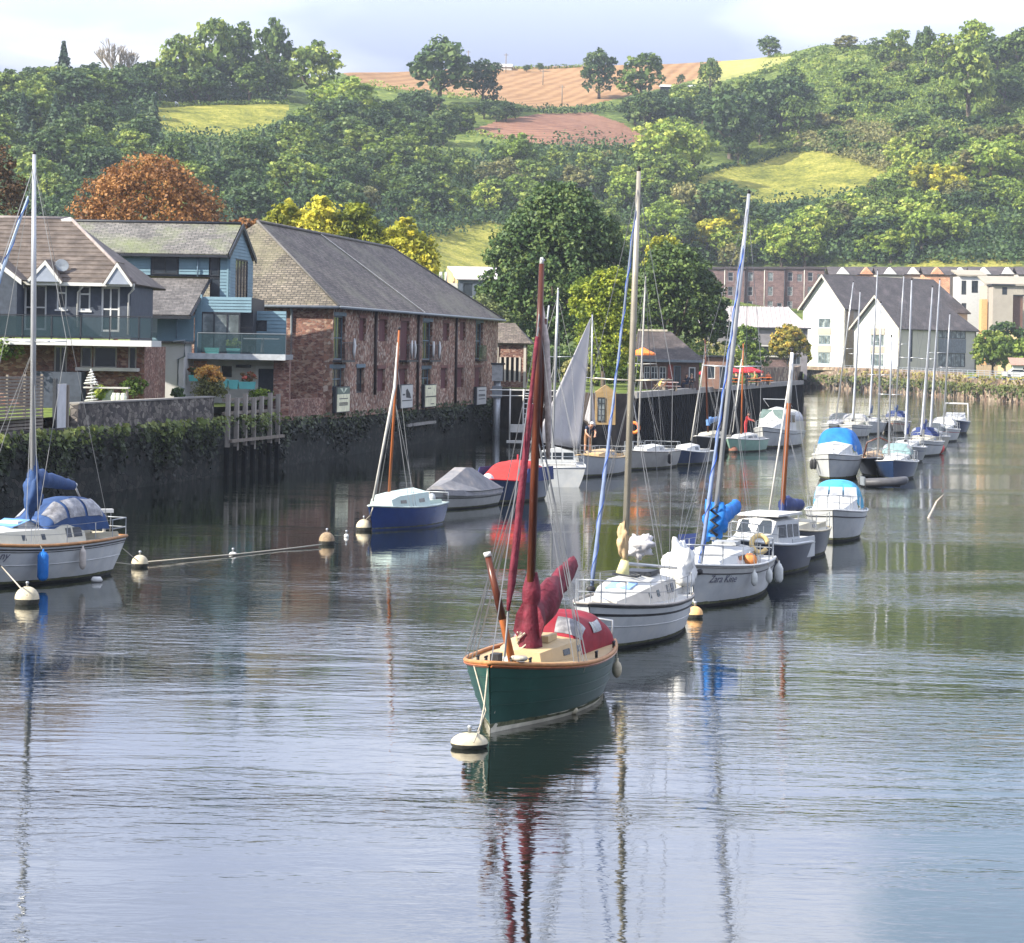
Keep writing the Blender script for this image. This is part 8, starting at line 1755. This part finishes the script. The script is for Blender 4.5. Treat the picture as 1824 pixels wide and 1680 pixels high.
msh = sail_sheet('raised_sail', 'large white triangular sail hoisted to dry between the two masts', [(1052, 566), (950, 786), (1034, 800)], 138, (0, -2.0, 0), SAILT, .30)
msh2 = sail_sheet('raised_sail', 'narrow half raised white sail right of the large one', [(1055, 690), (1042, 748), (1060, 760)], 143.5, (0, .3, 0), SAILT, .3)
# tan decked boat with a man standing on it
b = Boat('sailing_yacht', 'white hulled yacht with a tan orange deck and a man standing on it', (1034, 851), 1092, 7.6, 2.6, (1.25, 1.0, .95), rake=.5, srake=.15, trw=.72, top=mat('hull_grey_white', (.34, .35, .36), .35, .06), deck=DECKT, rail=DECKT, cock=(.05, .3, .6)); TANB = b
b.cabin([(2.3, .8, .42), (4.0, .78, .4), (5.0, .5, .2)], DECKT, [(2.6, 3.3, .35, .75)], roofm=DECKT)
b.mast(4.6, b.f(.6), (1055, 560), .06, ALLOY, (.55,), .75, foot=(1052, 812)); b.guard(n=4)
b = Boat('sailing_yacht', 'cream grey yacht with clutter on deck, right of the tan decked one', (1122, 838), 1184, 7.6, 2.6, (1.15, 1.0, .95), rake=.5, srake=.15, trw=.75, top=mat('stone_hull', (.30, .29, .27), .4, .08), deck=DECKW, rail=mat('grey_rail', (.25, .23, .21), .5), cock=(.04, .34, .6))
b.cabin([(2.6, .8, .4), (4.2, .76, .38), (5.2, .45, .18)], DECKW, [(2.9, 3.6, .35, .75)], roofm=DECKW); b.mast(4.5, b.f(.6), (1150, 492), .06, mat('grey_mast', (.36, .35, .33), .5), (.5,), .9, foot=(1136, 805)); b.guard(n=4)
fender(b, 'black fender on the side of the cream grey yacht', .5, 1, BLACKR, .6, .14, .9)
lifebuoy('red lifebuoy on the rail above the cream grey yacht', at(1129, 762, 157), .3, ORANGE, (R(90), 0, 0), .1)
b = Boat('motor_launch', 'low navy launch with a white deck between the cream grey yacht and the black sloop', (1206, 829), 1248, 6.0, 2.2, (1.0, .75, .75), rake=.5, srake=.1, trw=.8, top=NVH, deck=DECKW, rail=WHITE, cock=(.05, .4, .6)); b.cabin([(2.6, .7, .5), (3.8, .65, .45), (4.6, .4, .2)], GEL, [(2.9, 3.6, .35, .8)], roofm=DECKW)
b = yacht('black sloop with a steel blue sail cover and a brown mast beside the quay', (1244, 806), 1288, 6.8, 2.4, BLH, (1256, 605), mastm=VARN, cov=mat('steel_blue_cover', (.10, .20, .40), .7, .2, 3, .5, bd=.05), deck=DECKC, spread=(), gd=False, boomend=None)
g = MB(); g.tube([b.loc(1231, 785, 6.4), b.loc(1254, 640, 4.4)], .045, 5); g.build('furled_jib', OFFW, b.t)
b = yacht('small pale green clinker boat with an orange mast near the cabin cruiser', (1302, 806), 1350, 6.0, 2.2, mat('seafoam_hull', (.21, .34, .28), .4, .1), (1324, 612), mastm=VARNL, deck=DECKW, spread=(), gd=False, fb=(1.0, .85, .85)); PGB = b
g = MB(); g.tube([b.loc(1305, 770, 5.6), b.loc(1321, 640, 3.6)], .045, 5); g.build('furled_jib', OFFW, b.t)
buoy('brown weedy buoy under the bow of the pale green clinker boat', 1306, 806, .32, top=mat('rusty_buoy', (.20, .09, .06), .8)); buoy('brown buoy between the pale green boat and the cabin cruiser', 1357, 797, .34, top=mat('rusty_buoy', (.20, .09, .06), .8))
# ---------------------------------------------------------------- big white yacht cut by the left edge
b = Boat('sailing_yacht', 'white yacht with blue sail cover and windowed blue spray hood at the left edge', (-128, 1053), 176, 8.9, 2.9, (1.50, 1.12, 1.12), near_bow=True, rake=.9, srake=.55, trw=.42, top=GEL, deck=DECKC, rail=TEAK, cock=(.04, .27, .5), railr=.05, full=2.2)
LB = b
b.strake(.90, BLACKR, .022); b.strake(.84, BLACKR, .010); b.strake(.52, mat('hull_crease', (.45, .46, .46), .3), .012, 'hull_crease')
WG = mat('cream_cabin', (.44, .43, .36), .45, .08)
b.cabin([(2.3, .92, .62), (3.3, .98, .60), (3.6, .98, .48), (5.6, .86, .44), (6.4, .6, .30), (7.2, .3, .1)], WG, [(2.45, 2.85, .30, .82), (2.95, 3.2, .30, .82), (4.1, 4.26, .35, .75), (4.9, 5.06, .35, .75)], roofm=DECKW)
e = MB(); z = b.f(.45); e.box(3.9, 4.7, -.35, .35, z + .46, z + .66); e.build('white_hatch_box', WHITE, b.t); e = MB(); e.grid([[(3.75, -.45, z + .47), (3.75, .45, z + .47)], [(4.3, -.5, z + .70), (4.3, .5, z + .70)], [(5.0, -.4, z + .5), (5.0, .4, z + .5)]]); e.build('light_blue_cover', mat('light_blue_cloth', (.12, .28, .62), .7, .15, 3, .4, bd=.04), b.t)
b.mast(5.2, b.f(.58) + .4, (61, 275), .085, ALLOY, (.47,), 1.15, foot=(58, 905), cap=BLACKR)
b.furl(mat('genoa_pale_blue', (.30, .37, .45), .6, .15, 4, .3), .075, .3, .93, spiral=mat('genoa_strip_blue', (.05, .12, .34), .7))
b.boom(b.loc(133, 868, 1.2), b.mb.z + .78, (.20, .10), ALLOY, BLUEC, lump=.14, flat=1.4)
g = MB(); crumple(g, b.loc(58, 882, 5.2), (.26, .26, .62), 6, .3, 2.0); g.build('sail_bundle', BLUEC, b.t)
g = MB(); g.tube([b.loc(134, 866, 1.2), b.loc(142, 885, .6)], .03, 5); g.ell(tuple(b.loc(134, 864, 1.2)), (.07, .07, .07), 8, 6); g.build('boom_end', WHITE, b.t)
b.hood(1.2, 4.0, .88, .95, b.f(.3) + .30, BLUEC, [(.10, .34, .66, .93), (.38, .62, .62, .93), (.66, .86, .58, .92), (.12, .42, .07, .30), (.46, .88, .07, .34)], front=.55, back=.16, name='spray_hood', wm=VINYL)
b.guard(n=6)
t = thing('outboard_motor', 'white outboard bracket and motor standing on the stern of the left edge yacht', 'outboard motor', b.M @ Vector((.02, -.25, b.f(0)))); t.rotation_euler.z = .4
g = MB(); g.cbox((0, 0, .72), (.52, .24, .11)); g.build('cowl', WHITE, t); g = MB(); g.tube([(0, 0, 0), (0, 0, .68)], .05, 6); g.build('leg', WHITE, t); g = MB(); g.tube([(.2, 0, .1), (.2, 0, .66)], .02, 5); g.build('tiller', OFFW, t)
hull_text(b, 'ny', .34, mat('name_grey', (.10, .10, .14), .5), .71, .68)
fender(b, 'long blue fender hanging on the side of the left edge yacht', .56, 1, BRBLUE, .85, .16, .88); fender(b, 'brown grey fender aft of the blue one on the left edge yacht', .36, 1, mat('fender_taupe', (.42, .38, .34), .6), .62, .10, .88)
fp2 = onw(172, 1037); t = thing('float', 'small white float at the waterline under the stern of the left edge yacht', 'float', fp2); g = MB(); g.tube([(-.16, 0, .04), (-.1, 0, .07), (.1, .02, .07), (.16, .02, .04)], [.03, .09, .09, .03], 8); g.build('body', WHITE, t)
buoy('big cream mooring buoy with a dark weedy base in front of the left edge yacht', 48, 1076, .33, squash=1.0)
buoy('cream mooring buoy with a dark base astern of the left edge yacht', 249, 1010, .265)
buoy('brown weedy buoy with two small knobs on the long rope', 582, 970, .28, top=mat('brown_buoy', (.22, .16, .10), .8, .3, 8, .3), squash=1.1)
buoy('very small white float next to the brown weedy buoy', 617, 957, .09, top=WHITE, low=WHITE); buoy('small oval white float halfway along the long rope', 415, 989, .13, top=WHITE, low=WHITE, squash=.6)
rope('long pale mooring rope floating from the left edge yacht to the brown buoy', [onw(264, 1001, .08), onw(415, 988, .04), onw(500, 979, .03), onw(572, 970, .08)], .028)
rope('pale rope from the left edge yacht down to the big cream buoy', [onw(48, 1060, .5), b.M @ b.pt(.70, .55, 1, .02)], .02)
rope('twin stern lines from the left edge yacht to the buoy astern', [b.M @ Vector((.1, .2, .95)), onw(246, 1000, .3)], .016); rope('lower stern line of the left edge yacht just above the water', [b.M @ Vector((.5, .3, .35)), onw(240, 1006, .12)], .016)

# ================================================================ people
SKIN = mat('skin', (.50, .28, .19), .6, .08, 6, 0)
def person(label, P, rz, J, cloth, scale=1.0, hair=(.06, .04, .03), cap=None, cat='person'):
    """J: joint positions (metres, feet at z=0)"""
    t = thing('person', label, cat, P, rz); t.scale = (scale,) * 3
    names = ['pelvis', 'waist', 'chest', 'neck', 'head', 'crown', 'shl', 'ell', 'wrl', 'hal', 'shr', 'elr', 'wrr', 'har', 'hipl', 'knl', 'anl', 'tol', 'hipr', 'knr', 'anr', 'tor']
    rad = dict(pelvis=.15, waist=.135, chest=.165, neck=.06, head=.085, crown=.10, shl=.075, ell=.047, wrl=.032, hal=.04, shr=.075, elr=.047, wrr=.032, har=.04, hipl=.095, knl=.062, anl=.042, tol=.035, hipr=.095, knr=.062, anr=.042, tor=.035)
    E = [('pelvis', 'waist'), ('waist', 'chest'), ('chest', 'neck'), ('neck', 'head'), ('head', 'crown'), ('chest', 'shl'), ('shl', 'ell'), ('ell', 'wrl'), ('wrl', 'hal'), ('chest', 'shr'), ('shr', 'elr'), ('elr', 'wrr'), ('wrr', 'har'), ('pelvis', 'hipl'), ('hipl', 'knl'), ('knl', 'anl'), ('anl', 'tol'), ('pelvis', 'hipr'), ('hipr', 'knr'), ('knr', 'anr'), ('anr', 'tor')]
    me = bpy.data.meshes.new('tmp'); me.from_pydata([J[n_] for n_ in names], [(names.index(a), names.index(c)) for a, c in E], []); o = bpy.data.objects.new('tmp', me); C.objects.link(o)
    sk = o.modifiers.new('s', 'SKIN'); sv = me.skin_vertices[0].data
    for i, n_ in enumerate(names): r_ = rad[n_]; sv[i].radius = (r_ * (1.25 if n_ in ('chest', 'pelvis', 'waist') else 1), r_ * (.8 if n_ in ('chest', 'pelvis', 'waist') else 1)); sv[i].use_root = i == 0
    sb = o.modifiers.new('b', 'SUBSURF'); sb.levels = 2; sb.render_levels = 2
    dg = bpy.context.evaluated_depsgraph_get(); m2 = bpy.data.meshes.new_from_object(o.evaluated_get(dg)); bpy.data.objects.remove(o); m2.name = 'body'
    shirt, legs, shoes, short_ = cloth
    m2.materials.clear(); [m2.materials.append(x) for x in (SKIN, shirt, legs, shoes)]
    JV = {n_: Vector(J[n_]) for n_ in names}
    def segd(p, a, c): a, c = JV[a], JV[c]; d = c - a; q = max(0, min(1, (p - a).dot(d) / max(d.length_squared, 1e-9))); return (p - a - d * q).length, q
    for p in m2.polygons:
        c = Vector(p.center); best = min(((segd(c, a, d)[0], a, d, segd(c, a, d)[1]) for a, d in E), key=lambda v: v[0]); k = best[2]; q = best[3]
        p.material_index = 1 if k in ('waist', 'chest', 'shl', 'shr') or (k == 'neck' and q < .4) or (k in ('ell', 'elr') and (not short_ or q < .5)) or (k in ('wrl', 'wrr') and not short_) else 2 if k in ('hipl', 'hipr') or (k in ('knl', 'knr')) or (k in ('anl', 'anr') and not short_) else 3 if k in ('tol', 'tor') else 0
        p.use_smooth = True
    reg(link('body', m2), t)
    h = JV['crown']; g = MB(); g.ell((h.x, h.y + .0, h.z + .02), (.115, .115, .11), 10, 6, 1, -.15); g.build('cap' if cap else 'hair', cap or mat('hair_%d' % int(hair[0] * 100), hair, .8, .2, 20, .2), t)
    g = MB(); g.ell((h.x, h.y - .105, h.z - .04), (.016, .03, .022), 6, 5); g.build('nose', SKIN, t)
    g = MB(); g.ell((h.x - .035, h.y - .09, h.z - .01), (.012, .01, .008), 6, 4); g.build('eye', BLACKR, t); g = MB(); g.ell((h.x + .035, h.y - .09, h.z - .01), (.012, .01, .008), 6, 4); g.build('eye', BLACKR, t)
    for s_, w in ((-1, 'hal'), (1, 'har')):      # five fingers on each hand
        a = JV[w]; wr = JV['wr' + w[-1]]; d = (a - wr).normalized(); sd_ = d.cross(Vector((0, 0, 1))); sd_ = sd_.normalized() if sd_.length > .1 else Vector((1, 0, 0))
        g = MB()
        for i, L_ in enumerate((.06, .075, .08, .07)): q = a + sd_ * (i - 1.5) * .018; g.tube([q - d * .01, q + d * L_ * .55, q + d * L_ * .9 + Vector((0, 0, -.015))], [.011, .010, .007], 5)
        q = a - sd_ * .035 - d * .03; g.tube([q, q - sd_ * .03 + d * .03, q - sd_ * .035 + d * .06], [.013, .011, .008], 5); g.build('hand_fingers', SKIN, t)
    return t
def pose(kind='stand'):
    J = dict(pelvis=(0, 0, .95), waist=(0, 0, 1.10), chest=(0, .0, 1.32), neck=(0, 0, 1.50), head=(0, -.02, 1.60), crown=(0, -.02, 1.70), shl=(-.2, 0, 1.42), ell=(-.26, .03, 1.14), wrl=(-.25, -.1, .92), hal=(-.25, -.13, .86), shr=(.2, 0, 1.42), elr=(.26, .03, 1.14), wrr=(.25, -.1, .92), har=(.25, -.13, .86), hipl=(-.1, 0, .88), knl=(-.12, -.02, .48), anl=(-.13, .02, .09), tol=(-.14, -.13, .04), hipr=(.1, 0, .88), knr=(.13, -.02, .48), anr=(.14, .02, .09), tor=(.15, -.13, .04))
    if kind == 'bend':
        J.update(waist=(0, -.08, 1.08), chest=(0, -.22, 1.24), neck=(0, -.34, 1.36), head=(0, -.42, 1.40), crown=(0, -.48, 1.48), shl=(-.2, -.26, 1.32), ell=(-.28, -.36, 1.06), wrl=(-.18, -.5, .9), hal=(-.14, -.55, .86), shr=(.2, -.26, 1.32), elr=(.28, -.34, 1.06), wrr=(.16, -.5, .92), har=(.12, -.55, .88))
    if kind == 'sit':
        J.update(pelvis=(0, 0, .52), waist=(0, 0, .68), chest=(0, -.02, .9), neck=(0, -.03, 1.08), head=(0, -.06, 1.18), crown=(0, -.06, 1.28), shl=(-.2, -.02, 1.0), ell=(-.25, -.1, .74), wrl=(-.15, -.32, .72), hal=(-.1, -.38, .74), shr=(.2, -.02, 1.0), elr=(.25, -.1, .74), wrr=(.15, -.32, .72), har=(.1, -.38, .74), hipl=(-.1, -.05, .5), knl=(-.13, -.44, .5), anl=(-.13, -.42, .09), tol=(-.14, -.56, .04), hipr=(.1, -.05, .5), knr=(.13, -.44, .5), anr=(.13, -.42, .09), tor=(.14, -.56, .04))
    if kind == 'reach':
        J.update(waist=(0, -.04, 1.1), chest=(0, -.12, 1.3), neck=(0, -.17, 1.48), head=(0, -.22, 1.57), crown=(0, -.23, 1.67), shl=(-.2, -.14, 1.4), ell=(-.3, -.36, 1.22), wrl=(-.26, -.58, 1.2), hal=(-.25, -.65, 1.2), shr=(.2, -.12, 1.4), elr=(.28, -.3, 1.18), wrr=(.2, -.52, 1.12), har=(.18, -.58, 1.1))
    return J
NAVY = mat('navy_cloth', (.02, .03, .06), .85, .2); KHAKI = mat('tan_shorts', (.24, .13, .07), .85, .2); DKC = mat('dark_cloth', (.03, .03, .035), .85, .2); LTC = mat('pale_cloth', (.5, .48, .46), .85, .1); PINKC = mat('pink_cloth', (.5, .25, .22), .85, .1)
b = TANB; zt_ = b.f(.66)
mY = (b.M @ Vector((b.L * .62, 0, 0))).y; mp2 = at(1046, 800, mY)
person('man in navy top, tan shorts and white cap standing on the tan decked yacht', Vector((mp2.x, mY, 1.22)), R(25), pose('bend'), (NAVY, KHAKI, DKC, True), 1.12, cap=WHITE)
b = PGB; lp = b.M @ Vector((b.L * .40, .5, b.f(.4) - .1)); rp_ = at(1330, 770, lp.y + 1.2)
person('person in a red jacket leaning on the quayside boats right of the orange mast', Vector((at(1328, 760, lp.y + .6).x, lp.y + .6, 1.0)), R(70), pose('reach'), (mat('red_jacket', (.60, .05, .04), .7), mat('red_trousers', (.50, .05, .05), .8), DKC, False), 1.0, hair=(.03, .02, .02))
g = MB(); rp2 = at(1328, 760, lp.y + .6)
SEATS = [(1224, 226, 'sit', NAVY, 'person in dark blue sitting under the cafe porch'), (1232, 224, 'sit', DKC, 'person in black sitting right of the one in blue at the cafe porch'), (1262, 247.4, 'sit', LTC, 'person in pale clothes sitting under the first red parasol'), (1273, 246, 'sit', NAVY, 'dark dressed person seated beside the first red parasol table'), (1299, 253.4, 'sit', PINKC, 'person in pink at the table between the parasols'), (1311, 252, 'sit', DKC, 'dark dressed person at the table between the parasols'),
         (1334, 258, 'sit', NAVY, 'person in navy seated under the last red parasol'), (1345, 259.5, 'sit', mat('orange_top', (.6, .2, .06), .8), 'person in an orange top under the last red parasol'), (1357, 268, 'sit', DKC, 'dark dressed person at the end of the cafe terrace'), (1368, 269, 'sit', mat('rust_top', (.5, .14, .06), .8), 'person in a rust red top at the very end of the terrace'), (1351, 276, 'stand', DKC, 'standing person in dark clothes behind the last tables')]
for i, (px, Y, pz_, sh_, lab) in enumerate(SEATS):
    p = at(px, 690, Y); person(lab, Vector((p.x, Y, 3.66)), R(-60 + 47 * i), pose(pz_), (sh_, DKC if i % 2 else NAVY, DKC, False), 1.0, hair=[(.06, .04, .03), (.25, .2, .14), (.02, .02, .02)][i % 3])
for (px, Y, i) in [(1224, 226, 0), (1232, 224, 1), (1357, 268, 2), (1368, 269, 3)]:
    p = at(px, 690, Y); t = thing('chair', ['chair under the person in dark blue at the cafe porch', 'chair under the person in black at the cafe porch', 'chair of the dark dressed person at the terrace end', 'chair of the person in rust red at the terrace end'][i], 'chair', (p.x, Y, 3.65)); e = MB(); e.cbox((0, 0, .40), (.42, .42, .05)); e.build('seat', WOOD, t)
    for x in (-.18, .18):
        for y in (-.18, .18): e = MB(); e.cbox((x, y, .19), (.04, .04, .38)); e.build('leg', WOOD, t)
# driftwood
a_, c_ = onw(1650, 923, .05), onw(1672, 900, .25); t = thing('driftwood_branch', 'pale bent branch sticking out of the water right of the boats', 'branch', a_); g = MB(); g.tube([(0, 0, -.2), (c_ - a_) * .5 + Vector((0, 0, .06)), (c_ - a_) * .8 + Vector((0, 0, .25)), (c_.x - a_.x, (c_.y - a_.y) * .8, .75)], [.07, .06, .05, .02], 6); g.build('branch', mat('driftwood', (.35, .31, .26), .9, .2), t)
# shrubs under the quay trees
for i, (px, Y, s, m, lab) in enumerate([(905, 236, 2.2, G_MID, 'grey green shrub behind the stone pavilion'), (945, 250, 2.6, G_DARK, 'dark shrub under the huge tree, left of its trunk'), (1000, 246, 2.4, G_DARK, 'dark shrub behind the raised white sail'), (1045, 240, 2.0, G_OLIVE, 'dull green shrub left of the lime green tree'), (1105, 236, 2.2, G_MID, 'shrub right of the lime green tree by the tall mast'), (1128, 245, 2.2, G_DARK, 'dark shrub behind the orange parasol'), (1160, 262, 3.0, G_DARK, 'dark shrub behind the cafe roof'), (1215, 270, 3.0, G_MID, 'green shrub behind the right end of the cafe'), (1262, 300, 3.0, G_OLIVE, 'olive shrub under the end of the long grey roof'), (1290, 330, 2.6, G_MID, 'green shrub left of the loose shrub behind the parasols')]):
    p = at(px, 690, Y); t = thing('quay_shrub', lab, 'shrub', (p.x, Y, 3.6)); reg(link('foliage', crown('foliage', [(0, 0, s * .7, s, s, s * .8), (s * .6, 0, s * .4, s * .6, s * .6, s * .6), (-s * .6, .3, s * .5, s * .6, s * .6, s * .6)], .15, 2600, m, 80 + i, .3), t), t)
